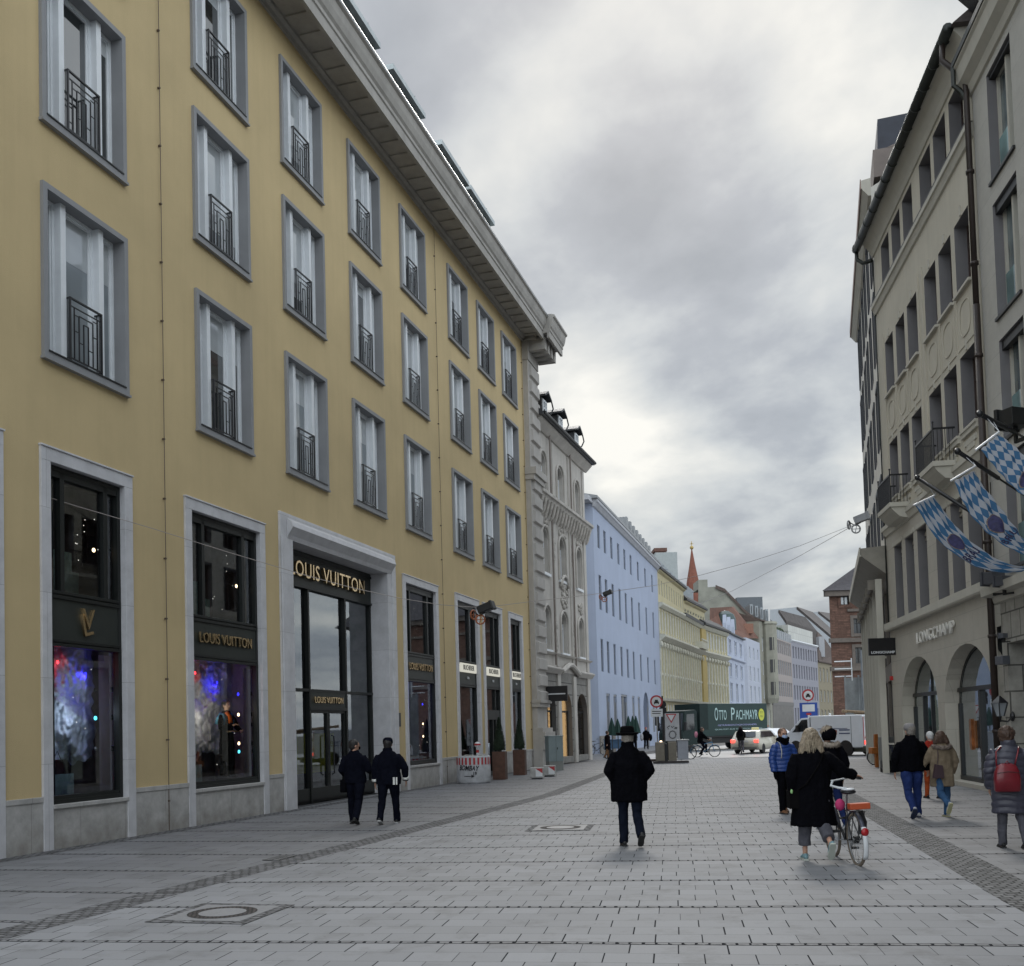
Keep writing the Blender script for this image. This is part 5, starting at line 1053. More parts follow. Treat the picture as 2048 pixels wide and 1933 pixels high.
c=atY(1729,1440,66); h2=atY(1735,1300,66).z; mb=MB(); mb.box(0,1.7,0,.3,0,h2); r2=mb.build('site_board',M_HO,None); r2.location=(c.x,c.y,0); tag(r2,'tall grey and white site board beside the hoarding','board'); mb=MB(); mb.box(.1,1.5,-.03,0,h2-1.7,h2-.2); mb.build('white_poster',WHITE,r2)
# ================================================================ GROUND
def paving(name,sw,sh,nrow,strip,c,rot,offx=0,bandrough=.5):
    """granite slabs: nrow courses of height sh then one course of small setts"""
    m,nt,b=newmat(name); tc=N(nt,'ShaderNodeTexCoord'); mp=N(nt,'ShaderNodeMapping'); mp.inputs['Rotation'].default_value=(0,0,rot); mp.inputs['Location'].default_value=(offx,0,0)
    nt.links.new(tc.outputs['Object'],mp.inputs[0])
    # slightly wavy courses
    nw=N(nt,'ShaderNodeTexNoise',i_Scale=.35,i_Detail=1.0); nt.links.new(mp.outputs[0],nw.inputs['Vector'])
    sp=N(nt,'ShaderNodeSeparateXYZ'); nt.links.new(mp.outputs[0],sp.inputs[0])
    X=sp.outputs[0]; Y=math_(nt,'ADD',sp.outputs[1],math_(nt,'MULTIPLY',nw.outputs[0],.16))
    P=sh*nrow+strip
    bi=math_(nt,'FLOOR',math_(nt,'DIVIDE',Y,P)); v=math_(nt,'SUBTRACT',Y,math_(nt,'MULTIPLY',bi,P))
    isstrip=math_(nt,'GREATER_THAN',v,sh*nrow)
    r=math_(nt,'FLOOR',math_(nt,'DIVIDE',v,sh)); fv=math_(nt,'FRACT',math_(nt,'DIVIDE',v,sh))
    row=math_(nt,'ADD',r,math_(nt,'MULTIPLY',bi,7.0))
    wn0=N(nt,'ShaderNodeTexWhiteNoise',noise_dimensions='1D'); nt.links.new(row,wn0.inputs['W'])
    sh_=math_(nt,'ADD',math_(nt,'MULTIPLY',math_(nt,'FRACT',math_(nt,'MULTIPLY',row,.5)),1.0),math_(nt,'MULTIPLY',wn0.outputs[0],.12))
    u=math_(nt,'ADD',math_(nt,'DIVIDE',X,sw),sh_); fu=math_(nt,'FRACT',u); iu=math_(nt,'FLOOR',u)
    # joints, width varies slab to slab
    wn=N(nt,'ShaderNodeTexWhiteNoise',noise_dimensions='2D'); cv=N(nt,'ShaderNodeCombineXYZ'); nt.links.new(iu,cv.inputs[0]); nt.links.new(row,cv.inputs[1]); nt.links.new(cv.outputs[0],wn.inputs['Vector'])
    jw=math_(nt,'ADD',math_(nt,'MULTIPLY',wn.outputs[0],.010),.004)
    hj=math_(nt,'LESS_THAN',math_(nt,'MULTIPLY',fu,sw),jw)
    rj=math_(nt,'LESS_THAN',math_(nt,'MULTIPLY',fv,sh),.0055)
    jt=math_(nt,'MAXIMUM',hj,math_(nt,'MULTIPLY',rj,.75))
    # setts in the strip
    us=math_(nt,'FRACT',math_(nt,'DIVIDE',X,.115)); n5=N(nt,'ShaderNodeTexNoise',i_Scale=14.0,i_Detail=3.0); nt.links.new(mp.outputs[0],n5.inputs['Vector'])
    sj=math_(nt,'LESS_THAN',math_(nt,'ADD',us,math_(nt,'MULTIPLY',math_(nt,'SUBTRACT',n5.outputs[0],.5),.7)),.22)
    vs=math_(nt,'SUBTRACT',v,sh*nrow); e1=math_(nt,'LESS_THAN',vs,math_(nt,'MULTIPLY',n5.outputs[0],.06)); e2=math_(nt,'GREATER_THAN',vs,math_(nt,'SUBTRACT',strip,.010))
    sj=math_(nt,'MINIMUM',math_(nt,'ADD',math_(nt,'ADD',sj,e1),e2),1.0)
    joint=math_(nt,'ADD',math_(nt,'MULTIPLY',isstrip,sj),math_(nt,'MULTIPLY',math_(nt,'SUBTRACT',1.0,isstrip),jt)); joint=math_(nt,'MINIMUM',joint,1.0)
    # slab tone
    tone=math_(nt,'ADD',math_(nt,'MULTIPLY',wn.outputs[0],.18),.92)
    big=N(nt,'ShaderNodeTexNoise',i_Scale=.22,i_Detail=6.0,i_Roughness=.6); nt.links.new(tc.outputs['Object'],big.inputs['Vector'])
    fine=N(nt,'ShaderNodeTexNoise',i_Scale=55.0,i_Detail=3.0,i_Roughness=.7); nt.links.new(tc.outputs['Object'],fine.inputs['Vector'])
    t2=math_(nt,'MULTIPLY',tone,math_(nt,'ADD',math_(nt,'MULTIPLY',big.outputs[0],.60),.70)); t2=math_(nt,'MULTIPLY',t2,math_(nt,'ADD',math_(nt,'MULTIPLY',fine.outputs[0],.22),.89))
    stn=N(nt,'ShaderNodeTexNoise',i_Scale=1.7,i_Detail=7.0,i_Roughness=.68); nt.links.new(tc.outputs['Object'],stn.inputs['Vector'])
    st=ramp(nt,stn.outputs[0],[(.52,(1,1,1)),(.70,(.72,.715,.70))])
    spots=N(nt,'ShaderNodeTexVoronoi',i_Scale=3.4); nt.links.new(tc.outputs['Object'],spots.inputs['Vector'])
    spm=math_(nt,'LESS_THAN',spots.outputs['Distance'],.055)
    col=mixc(nt,1.0,c,mixc(nt,1.0,(1,1,1),t2,'MULTIPLY'),'MULTIPLY')
    cc=N(nt,'ShaderNodeCombineColor'); 
    for i in range(3): nt.links.new(math_(nt,'MULTIPLY',t2,c[i]),cc.inputs[i])
    col=mixc(nt,1.0,cc.outputs[0],st,'MULTIPLY')
    col=mixc(nt,math_(nt,'MULTIPLY',spm,.45),col,(.06,.06,.06))
    col=mixc(nt,math_(nt,'MULTIPLY',isstrip,.30),col,(.10,.095,.09))
    col=mixc(nt,math_(nt,'MULTIPLY',joint,.9),col,(.014,.014,.016))
    nt.links.new(col,b.inputs['Base Color'])
    nt.links.new(math_(nt,'ADD',math_(nt,'MULTIPLY',big.outputs[0],.25),bandrough+.05),b.inputs['Roughness']); nt.links.new(math_(nt,'MULTIPLY',math_(nt,'SUBTRACT',1.0,joint),.28),b.inputs['Specular IOR Level'])
    hgt=math_(nt,'SUBTRACT',math_(nt,'MULTIPLY',fine.outputs[0],.25),joint); bp=N(nt,'ShaderNodeBump',i_Strength=.5,i_Distance=.006); nt.links.new(hgt,bp.inputs['Height']); nt.links.new(bp.outputs[0],b.inputs['Normal'])
    return m
def setts(name,c,w=.11,h=.10,rot=0):
    m,nt,b=newmat(name); tc=N(nt,'ShaderNodeTexCoord'); mp=N(nt,'ShaderNodeMapping'); mp.inputs['Rotation'].default_value=(0,0,rot); nt.links.new(tc.outputs['Object'],mp.inputs[0])
    nw=N(nt,'ShaderNodeTexNoise',i_Scale=9.0,i_Detail=2.0); nt.links.new(mp.outputs[0],nw.inputs['Vector'])
    av=N(nt,'ShaderNodeVectorMath',operation='MULTIPLY_ADD'); nt.links.new(nw.outputs['Color'],av.inputs[0]); av.inputs[1].default_value=(.05,.05,0); nt.links.new(mp.outputs[0],av.inputs[2])
    br=N(nt,'ShaderNodeTexBrick',offset=.5); br.inputs['Scale'].default_value=1; br.inputs['Brick Width'].default_value=w; br.inputs['Row Height'].default_value=h; br.inputs['Mortar Size'].default_value=.012; br.inputs['Mortar Smooth'].default_value=.3; br.inputs['Bias'].default_value=0
    br.inputs['Color1'].default_value=(*[x*.65 for x in c],1); br.inputs['Color2'].default_value=(*[x*1.25 for x in c],1); br.inputs['Mortar'].default_value=(.018,.018,.018,1); nt.links.new(av.outputs[0],br.inputs[0])
    nt.links.new(br.outputs[0],b.inputs['Base Color']); b.inputs['Roughness'].default_value=.8; b.inputs['Specular IOR Level'].default_value=.25
    bp=N(nt,'ShaderNodeBump',i_Strength=.8,i_Distance=.012); bp.invert=True; nt.links.new(br.outputs['Fac'],bp.inputs['Height']); nt.links.new(bp.outputs[0],b.inputs['Normal'])
    return m
PG=(.212,.216,.226)
M_PAVE=paving('plaza_slabs',.413,.350,5,.10,PG,R(8.9))
M_PAVL=paving('left_walk_slabs',.80,.36,5,.11,(.175,.177,.185),R(14))
M_PAVR=paving('right_walk_slabs',.80,.36,5,.10,(.18,.18,.184),R(7.9))
M_SETT=setts('granite_setts',(.145,.145,.15),.13,.11,R(16.3)); M_SETTR=setts('granite_setts_right',(.15,.15,.15),.12,.11,R(9))
M_ASP=plain('asphalt',(.055,.055,.058),.75,var=.2,scale=.6,bump=.3,bscale=60)
M_ROAD=plain('sky_lit_road',(.26,.26,.265),.40,var=.2,scale=.25)  # road colour paled to paint in the sky's reflection
def sheet(name,poly,z,mat,lab=None):
    mb=MB(); mb.add([(x,y,z) for x,y in poly],[tuple(range(len(poly)))]); o=mb.build(name,mat,None,fixn=False); 
    if o.data.polygons[0].normal.z<0: o.data.flip_normals()
    return tag(o,lab,kind='structure')
sheet('ground',[(-900,-300),(1500,-300),(1500,1800),(-900,1800)],-.012,M_ASP)
# plaza between the two sett strips
def stripL(y,dx=0):  # centre of the left sett strip
    P=[(-9.2,-2.0),(-5.17,10.3),(1.0,29.6),(4.2,44.0),(7.6,58.0)]
    for i in range(len(P)-1):
        if y<=P[i+1][1] or i==len(P)-2: 
            t=(y-P[i][1])/(P[i+1][1]-P[i][1]); return P[i][0]+(P[i+1][0]-P[i][0])*t+dx
def stripR(y,dx=0):
    P=[(3.2,-2.0),(5.35,11.0),(7.25,20.6),(9.6,32.0),(13.0,46.0),(16,56)]
    for i in range(len(P)-1):
        if y<=P[i+1][1] or i==len(P)-2: 
            t=(y-P[i][1])/(P[i+1][1]-P[i][1]); return P[i][0]+(P[i+1][0]-P[i][0])*t+dx
ysL=[-2,10.3,29.6,44,58]; ysR=[-2,11,20.6,32,46,56]
sheet('paving',[(stripL(y,.25),y) for y in ysL]+[(stripR(y,-.3),y) for y in reversed(ysR)],.0,M_PAVE)
def LB(y): # left building base x
    return LVO[0]+(y-LVO[1])*math.tan(R(LVA))
sheet('left_walkway',[(stripL(y,-.25),y) for y in ysL]+[(LB(58)+1,58.1),(LB(48)-.5,48),(LB(20),20),(LB(-2),-2)],.0,M_PAVL)
sheet('cobble_strip',[(stripL(y,-.25),y) for y in ysL]+[(stripL(y,.25),y) for y in reversed(ysL)],.002,M_SETT)
sheet('wall_cobble_strip',[(LB(y)+.02,y) for y in (-2,48)]+[(LB(y)+.42,y) for y in (48,-2)],.005,M_SETT)
sheet('right_walkway',[(stripR(y,.3),y) for y in ysR]+[(24,56),(14.2,36),(13.2,32),(7.5,-2)],.0,M_PAVR)
sheet('cobble_strip',[(stripR(y,-.3),y) for y in ysR]+[(stripR(y,.3),y) for y in reversed(ysR)],.002,M_SETTR)
sheet('road',[(5.4,58.2),(5.8,62),(14,80),(40,140),(75,210),(130,260),(140,240),(60,110),(40,60),(60,30),(56,26),(24,56.2)],.0,M_ROAD)
sheet('far_pavement',[(3.0,58.15),(5.6,58.15),(8.2,70),(17,100),(32,143),(60,200),(58,203),(30,146),(4,76)],.004,M_PAVL)
# manhole covers set in square slabs
M_IRON=setts('cast_iron',(.085,.072,.068),.05,.05,0)
def manhole(name,x,y,rz,lab,s=1.0):
    t=empty(name,(x,y,.004),rz,lab,'manhole cover')
    mb=MB(); P=.62*s
    mb.box(-P*1.25,P*1.25,-P*1.25,P*1.25,0,.003,0); mb.build('sett_border',M_SETT,t)
    mb=MB(); mb.box(-P,P,-P,P,.003,.007,0); mb.build('slab',plain('slab_grey',(.19,.193,.20),.6,var=.1,scale=20),t)
    mb=MB(); 
    for i in range(32):
        a0,a1=2*PI*i/32,2*PI*(i+1)/32; q=lambda r,a,z:(r*math.cos(a)*s,r*math.sin(a)*s,z)
        mb.quad(q(.34,a0,.010),q(.34,a1,.010),q(.5,a1,.010),q(.5,a0,.010))
    mb.build('ring',M_IRON,t); mb=MB(); mb.lathe([(.34*s,.008),(.34*s,.011)],32); mb.build('lid',plain('lid_concrete',(.21,.213,.22),.55,var=.12,scale=25),t)
manhole('manhole_cover',-3.2,11.2,R(-14),'square framed manhole cover with round lid nearest the camera on the left of the plaza',.74)
manhole('manhole_cover',.85,19.7,R(-9),'smaller manhole cover farther up the plaza left of the man in the hat',.78)
p=atZ(560,1717); g=MB(); g.box(-.30,.30,-.14,.14,0,.006); o=g.build('drain_grate',setts('grate_iron',(.2,.2,.2),.05,.3,0),None); o.location=(p.x,p.y,.006); o.rotation_euler=(0,0,R(73)); tag(o,'small iron drain grate set in the left sett strip','drain grate')
# ================================================================ STREET FURNITURE
def put(o,px,py,rz=0,dx=0,dy=0):
    p=atZ(px,py); o.location=(p.x+dx,p.y+dy,0); o.rotation_euler=(0,0,rz); return p
M_CONC=plain('dirty_concrete',(.36,.36,.35),.85,var=.2,scale=5,bump=.3,bscale=30)
M_CONW=plain('white_painted_concrete',(.44,.45,.47),.8,var=.15,scale=6,streak=.3)
M_SRED=plain('sign_red',(.40,.03,.035),.5,var=.1)
# concrete barrier ring with red stripes and graffiti
p=atZ(947,1568)
t=empty('concrete_barrier',(p.x-.0,p.y+.45,0),R(-8),'round white concrete barrier with red stripes and black BOMBAY graffiti on the left walkway','barrier')
n=28
def ringp(r,z): return [(r*math.cos(2*PI*k/n)*1.06,r*math.sin(2*PI*k/n)*.8,z) for k in range(n)]
mb=MB(); mb.rings([ringp(.56,0),ringp(.59,.08),ringp(.585,.95),ringp(.56,.99)],0); mb.build('body',M_CONW,t,True)
mb=MB(); 
for k in range(13):
    a0=PI*1.0+PI*k/13; a1=a0+PI/13*.48; q=lambda a,z:(.60*math.cos(a)*1.06,.60*math.sin(a)*.8,z)
    mb.quad(q(a0,.68),q(a1,.68),q(a1,.93),q(a0,.93))
mb.build('red_stripes',M_SRED,t,fixn=False)
mb=MB(); rr=random.Random(2)
for i in range(14): a=rr.random()*6.28; r_=.45*rr.random()**.5; mb.ell((r_*math.cos(a),r_*.8*math.sin(a),.99),(.07+.06*rr.random(),.06,.045),7,5)
mb.build('rubble_fill',plain('rubble',(.30,.29,.27),.9,var=.3,scale=9),t)
def onring(o,zc):
    for v in o.data.vertices:
        x,y=v.co.x,v.co.y; a=-PI/2+x/.62; v.co=Vector((.612*math.cos(a)*1.06,.612*math.sin(a)*.8,zc+y))
    o.rotation_euler=(0,0,0); o.location=(0,0,0)
M_INK=plain('graffiti_ink',(.012,.012,.015),.6,var=0)
o=textmesh('graffiti','BOMBAY',.25,M_INK,t,(0,0,0),rot=(0,0,0),ext=0,off=.006); 
for v in o.data.vertices: v.co.x=v.co.x*.72-.10+.02*math.sin(v.co.y*20); v.co.y+=v.co.x*-.05
onring(o,.55)
o=textmesh('graffiti','19',.17,M_INK,t,(0,0,0),rot=(0,0,0),ext=0,off=.006)
for v in o.data.vertices: v.co.x=v.co.x*.8+.12
onring(o,.36)
mb=MB(); mb.box(-.26,.05,.0,.022,0,.001); mb.add([(.0,-.05,0),(.12,.01,0),(.0,.07,0)],[(0,1,2)])
o=mb.build('graffiti',M_INK,t,fixn=False)
bm=bmesh.new(); bm.from_mesh(o.data); bmesh.ops.subdivide_edges(bm,edges=bm.edges,cuts=4,use_grid_fill=True); bm.to_mesh(o.data); bm.free(); onring(o,.26)
# little red/white warning post on it
mb=MB(); mb.lathe([(.04,0),(.05,.05),(.05,.30),(.11,.34),(.12,.40),(.08,.47),(.0,.50)],10); o=mb.build('warning_post',WHITE,None,True); o.location=(p.x+.16,p.y+.45,1.0); tag(o,'small red and white warning post standing on the striped concrete barrier','post')
mb=MB(); mb.lathe([(.053,.10),(.053,.2)],10,cap=False); mb.lathe([(.112,.355),(.122,.40),(.11,.43)],10,cap=False); mb.build('red_bands',M_SRED,o)
# planters with cone trees
M_BOX=plain('dark_green_yew',(.014,.027,.013),.9,var=.5,scale=9); M_CORT=plain('corten_planter',(.09,.042,.028),.7,var=.25,scale=5,streak=.2)
def planter(px,py,w,h,th,lab,lab2):
    q=atZ(px,py); rz=R(-10); o=empty('planter',(q.x,q.y+w/2,0),rz,lab,'planter')
    mb=MB(); mb.box(-w/2,w/2,-w/2,w/2,0,h); mb.build('box',M_CORT,o,bevel=.008); mb=MB(); mb.box(-w/2+.04,w/2-.04,-w/2+.04,w/2-.04,h,h+.004); mb.build('soil',plain('soil',(.02,.015,.01),.9),o)
    t=empty('cone_yew',(q.x,q.y+w/2,h),0,lab2,'clipped tree'); mb=MB(); mb.tube([(0,0,0),(0,0,th*.9)],[.035,.006],6); mb.build('trunk',M_BRW,t)
    mb=MB(); rr=random.Random(int(px)); 
    mb.lathe([(.05,.04),(w*.40,.10),(w*.42,.25),(w*.28,th*.45),(w*.13,th*.75),(.01,th*.97)],14)
    for i in range(2600):
        u=rr.random()**1.3; z=.05+u*(th-.05); r0=(w*.50*(1-u)**.85+.015)*(1 if z>.2 else .75+z); a=rr.random()*6.28; r_=r0*(.82+.26*rr.random()); c=Vector((r_*math.cos(a),r_*math.sin(a),z))
        d=Vector((rr.uniform(-1,1),rr.uniform(-1,1),rr.uniform(-.3,1))).normalized()*.035; e=d.cross(Vector((rr.uniform(-1,1),rr.uniform(-1,1),rr.uniform(-1,1)))).normalized()*.011
        mb.add([tuple(c-e),tuple(c+e),tuple(c+d)],[(0,1,2)])
    mb.build('crown',M_BOX,t,fixn=False)
planter(1000.5,1560,.50,1.07,1.32,'square rusty brown planter box nearest the concrete barrier','dark clipped cone tree in the planter nearest the concrete barrier')
planter(1040.5,1551,.50,1.05,1.30,'square rusty brown planter box beside the corner pilaster','dark clipped cone tree in the planter beside the corner pilaster')
# two concrete blocks with red and white chevron
def block(px,py,w,h,rz,lab):
    q=atZ(px,py); o=empty('concrete_block',(q.x,q.y+w/2,0),rz,lab,'concrete block','low concrete marker blocks'); mb=MB(); mb.box(-w/2,w/2,-w*.4,w*.4,.05,h); mb.build('body',M_CONC,o,bevel=.02); mb=MB(); mb.box(-w/2+.06,w/2-.06,-w*.36,w*.36,0,.06); mb.build('foot',BLACK,o)
    y=-w*.4-.003; a,b,z0,z1=-w*.08,w*.42,.10,h-.04
    mb=MB(); mb.box(a,b,y,y+.004,z0,z1); mb.build('white_panel',WHITE,o); mb=MB(); mb.prism([(a,z1),(b-.0,z1),(b,z0+.12)],y-.004,y-.001); mb.build('red_panel',M_SRED,o)
block(1075,1559,.52,.44,R(-6),'low concrete block with red and white warning panel, the nearer of two'); block(1100,1554,.50,.44,R(-4),'low concrete block with red and white warning panel, behind the nearer one')
# utility cabinet
q=atZ(1110,1542); o=empty('utility_cabinet',(q.x,q.y+.25,0),R(24),'pale blue grey utility cabinet standing at the baroque house','utility cabinet')
mb=MB(); mb.box(-.36,.36,-.2,.2,.42,1.55); mb.box(-.38,.38,-.22,.22,1.53,1.58); mb.build('body',plain('cabinet_grey',(.22,.27,.28),.5,var=.08),o,bevel=.012); mb=MB(); mb.box(-.35,.35,-.19,.19,0,.42); mb.build('base',plain('cab_base',(.22,.23,.22),.7),o); mb=MB(); mb.box(-.002,.004,-.206,-.2,.44,1.52); mb.box(.05,.08,-.215,-.2,.95,1.05); mb.build('door_seam',BLACK,o)
# hanging wire with lamps
W=[(-150,905,15.5),(0,964,17.5),(150,1012,19),(300,1056,20.5),(450,1103,22),(600,1148,23.6),(700,1175,24.7),(800,1197,25.8),(880,1210,26.8),(962,1216,27.6)]
W2=[(962,1216,27.6),(1060,1204,29.5),(1180,1190,31.5),(1311,1171,34),(1400,1151,37),(1500,1124,40),(1600,1092,43),(1716,1046,46.5)]
mb=MB(); P=[tuple(atY(*w)) for w in W+W2[1:]]; a=LVP(13.2,0,0); P[0]=tuple(atY(-150,905,15.0)); mb.tube(P,.008,5); P3=[tuple(atY(*w)) for w in ((1716,1046,46.5),(1600,1112,60),(1463,1183,80),(1380,1215,95))]; mb.tube(P3,.015,4)
o=mb.build('overhead_cable',plain('cable_pale',(.34,.30,.28),.5,var=0),None); tag(o,'thin pale cable strung across the street between the facades','cable')
def hang_lamp(px,py,Y,s,lab):
    c=atY(px,py,Y); o=empty('hanging_lamp',tuple(c),R(-20),lab,'street lamp','lamps hung from the overhead cable')
    mb=MB(); mb.M=Matrix.Rotation(R(-18),4,'Y'); mb.box(-.10*s,.42*s,-.16*s,.16*s,-.02*s,.24*s); mb.box(.36*s,.46*s,-.18*s,.18*s,-.04*s,.26*s); mb.build('lamp_body',DARK if s<1.2 else M_WGR,o,bevel=.02)
    mb=MB(); 
    for dx,dz,ry in ((-.32,-.05,.3),(-.08,-.22,1.35)):
        ring=[(dx*s+.15*s*math.cos(a)*math.sin(ry),.15*s*math.cos(a)*math.cos(ry),dz*s+.15*s*math.sin(a)) for a in [2*PI*k/14 for k in range(15)]]; mb.tube(ring,.028*s,6,cap=False); mb.tube([ring[0],ring[7]],.014*s,5); mb.tube([ring[3],ring[10]],.014*s,5)
    mb.build('pulley',plain('orange_pulley',(.32,.10,.04),.5,var=.2) if s<1.2 else M_WGR,o,True); mb=MB(); mb.tube([(-.3*s,0,.05*s),(-.1*s,0,-.1*s),(.1*s,0,.0)],.02*s,5); mb.build('bracket',DARK,o)
hang_lamp(965,1226,27.6,.82,'dark floodlight with orange pulleys hanging on the cable before the yellow building'); hang_lamp(1716,1046,46.5,1.25,'pale lamp hanging on the cable beside the shuttered building')
hang_lamp(1211,1192,31.6,.5,'small pulley on the cable in front of the pale blue building')
# give-way sign pole with posters, near the truck
q=atZ(1345,1521); base=empty('give_way_sign',(q.x,q.y,0),0,'white board with a red bordered triangle sign in front of the truck','traffic sign')
s_=q.y/CF # metres per px at this depth
zp=lambda py: (CH+ (1444-py)*s_)
mb=MB(); mb.tube([(-.44,0,0),(-.44,0,zp(1385))],.045,8); mb.tube([(.48,0,0),(.48,0,zp(1420))],.035,8); mb.build('post',DARK,base)
mb=MB(); mb.box(-.34,.43,-.04,.0,zp(1475),zp(1420)); mb.build('board',plain('sign_board',(.42,.43,.45),.5,var=.1),base)
def tri(s,z,y,m,nm):
    mb=MB(); mb.prism([(-s,z+s*.58),(s,z+s*.58),(0,z-s*1.15)],y,y+.004); mb.build(nm,m,base)
zc=zp(1427.5); tri(.29,zc,-.05,M_SRED,'red_border'); tri(.20,zc,-.056,WHITE,'white_field')
mb=MB(); rr=random.Random(1)
for i in range(12): x=rr.uniform(-.26,.3); z=rr.uniform(zp(1452),zp(1446)); mb.box(x,x+.05,-.046,-.043,z,z+.05)
for k in range(16): a=2*PI*k/16; mb.box(.04+.18*math.cos(a)-.03,.04+.18*math.cos(a)+.04,-.046,-.042,zp(1463)+.2*math.sin(a)-.02,zp(1463)+.2*math.sin(a)+.03)
mb.build('sticker_marks',BLACK,base)
mb=MB(); mb.lathe([(.0,-.03),(.20,-.03),(.20,.03),(0,.03)],18); mb.M=Matrix.Identity(4); mb.v=[(x-.44,z,y+zp(1402)) for x,y,z in mb.v]; mb.build('round_sign_back',DARK,base); mb=MB(); mb.box(-.62,-.24,-.03,.03,zp(1420),zp(1408)); mb.build('sign_plate_back',DARK,base)
# round sign: no vehicles
def round_sign(px,pyg,pyc,Y,lab,plate=None,extra=None):
    s=Y/CF; c=atY(px,pyc,Y); g=atY(px,1500,Y); o=empty('traffic_sign',(c.x,c.y,0),0,lab,'traffic sign'); z=c.z; r=.34
    mb=MB(); mb.tube([(0,0,0),(0,0,z)],.035,8); mb.build('post',STEEL,o)
    for rr_,m,y,nm in ((r,M_SRED,-.05,'red_ring'),(r*.74,WHITE,-.062,'white_field')):
        mb=MB(); mb.lathe([(0,0),(rr_,0),(rr_,.01),(0,.01)],24); mb.v=[(x,y+zz,z+yy) for x,yy,zz in mb.v]; mb.build(nm,m,o)
    mb=MB(); mb.box(-.13,.13,-.07,-.066,z-.10,z+.0); mb.box(-.08,.08,-.07,-.066,z,z+.09); mb.box(-.13,-.08,-.07,-.066,z-.14,z-.1); mb.box(.08,.13,-.07,-.066,z-.14,z-.1); mb.build('car_symbol',BLACK,o)
    if plate: mb=MB(); mb.box(-.32,.32,-.055,-.045,z-.82,z-.40); mb.build('plate',WHITE,o); mb=MB(); mb.box(-.25,.25,-.06,-.056,z-.55,z-.51); mb.box(-.25,.2,-.06,-.056,z-.66,z-.62); mb.build('plate_text',BLACK,o)
    return o,z
o,z=round_sign(1312.5,1522,1403.5,55,'round red ringed traffic sign left of the give way board',True)
mb=MB(); mb.box(-.45,.45,-.3,.3,0,.12); mb.build('foot',plain('foot_rubber',(.05,.035,.03),.8),o)
o,z=round_sign(1615.5,1500,1391,58,'round red ringed traffic sign above a blue sign over the white van')
mb=MB(); mb.box(-.50,.50,-.05,-.035,z-1.62,z-.42); mb.build('blue_plate',plain('sign_blue',(.02,.07,.33),.5,var=.05),o); mb=MB(); mb.box(-.35,.35,-.055,-.051,z-.92,z-.52); mb.box(-.06,.06,-.055,-.051,z-1.55,z-1.1); mb.build('white_symbol',WHITE,o); mb=MB(); mb.box(-.14,.14,-.06,-.056,z-1.12,z-1.0); mb.build('red_bar',M_SRED,o)
# traffic light behind
c=atZ(1330,1512); o=empty('traffic_light',(c.x,c.y,0),0,'dark traffic light pole standing between the round sign and the truck','traffic light'); mb=MB(); mb.tube([(0,0,0),(0,0,3.0)],.06,8); mb.build('pole',DARK,o); mb=MB(); mb.box(-.55,-.3,-.12,.12,1.9,2.8); mb.box(-.6,-.25,-.15,.15,2.8,2.86); mb.build('signal_head',DARK,o,bevel=.02); mb=MB(); mb.tube([(0,0,2.7),(-.3,0,2.6)],.03,6); mb.build('arm',DARK,o)
# stack of site boards / bin around the sign foot
q=atZ(1338,1527); o=empty('distribution_box',(q.x,q.y+.2,0),R(-4),'beige and grey temporary power boxes on a low pallet at the crossing','power box')
zz=lambda py: CH+(1444-py)*q.y/CF
mb=MB(); mb.box(-.62,-.18,-.2,.2,.12,zz(1477)); mb.box(.0,.42,-.2,.2,.12,zz(1477)); mb.build('beige_box',plain('box_beige',(.20,.18,.145),.7,var=.15),o,bevel=.02); mb=MB(); mb.box(.47,1.0,-.2,.2,.16,zz(1475)); mb.build('grey_box',plain('box_grey',(.33,.35,.40),.5,var=.1),o,bevel=.02); mb=MB(); mb.box(-.75,1.0,-.3,.3,0,.10); mb.build('pallet',plain('pallet_dark',(.05,.045,.045),.8),o)
mb=MB(); mb.box(-.16,-.02,-.15,.15,.1,zz(1480)); mb.build('dark_gap_box',DARK,o); mb=MB(); mb.box(.44,1.06,-.24,.24,zz(1475),zz(1473)); mb.build('lid',STEEL,o)
# closed green cafe parasols
M_GRN=plain('dark_green_canvas',(.005,.032,.026),.8,var=.2,scale=4)
names=['leftmost','second','third','fourth','fifth']
for i,(px,pt,pb) in enumerate(((1223,1436,1462),(1235,1438,1463),(1256.5,1432,1458),(1265,1432,1458),(1271.5,1432,1458))):
    Y=66+ (i>1)*8; s=Y/CF; c=atY(px,pt,Y); b=atY(px,pb,Y); o=empty('parasol',(c.x,c.y,0),0,'closed dark green cafe parasol, %s in the row before the pale blue building'%names[i],'parasol','closed green parasols')
    mb=MB(); mb.tube([(0,0,0),(0,0,c.z)],.03,6); mb.build('pole',BRK if False else DARK,o)
    mb=MB(); k=12; H_=c.z-b.z
    mb.rings([[(((.02+.25*u**.9)*(1+.35*(j%2)))*math.cos(2*PI*j/k),((.02+.25*u**.9)*(1+.35*(j%2)))*math.sin(2*PI*j/k),c.z-H_*u*1.35) for j in range(k)] for u in (0,.15,.4,.7,1.0)]); mb.build('canopy',M_GRN,o)
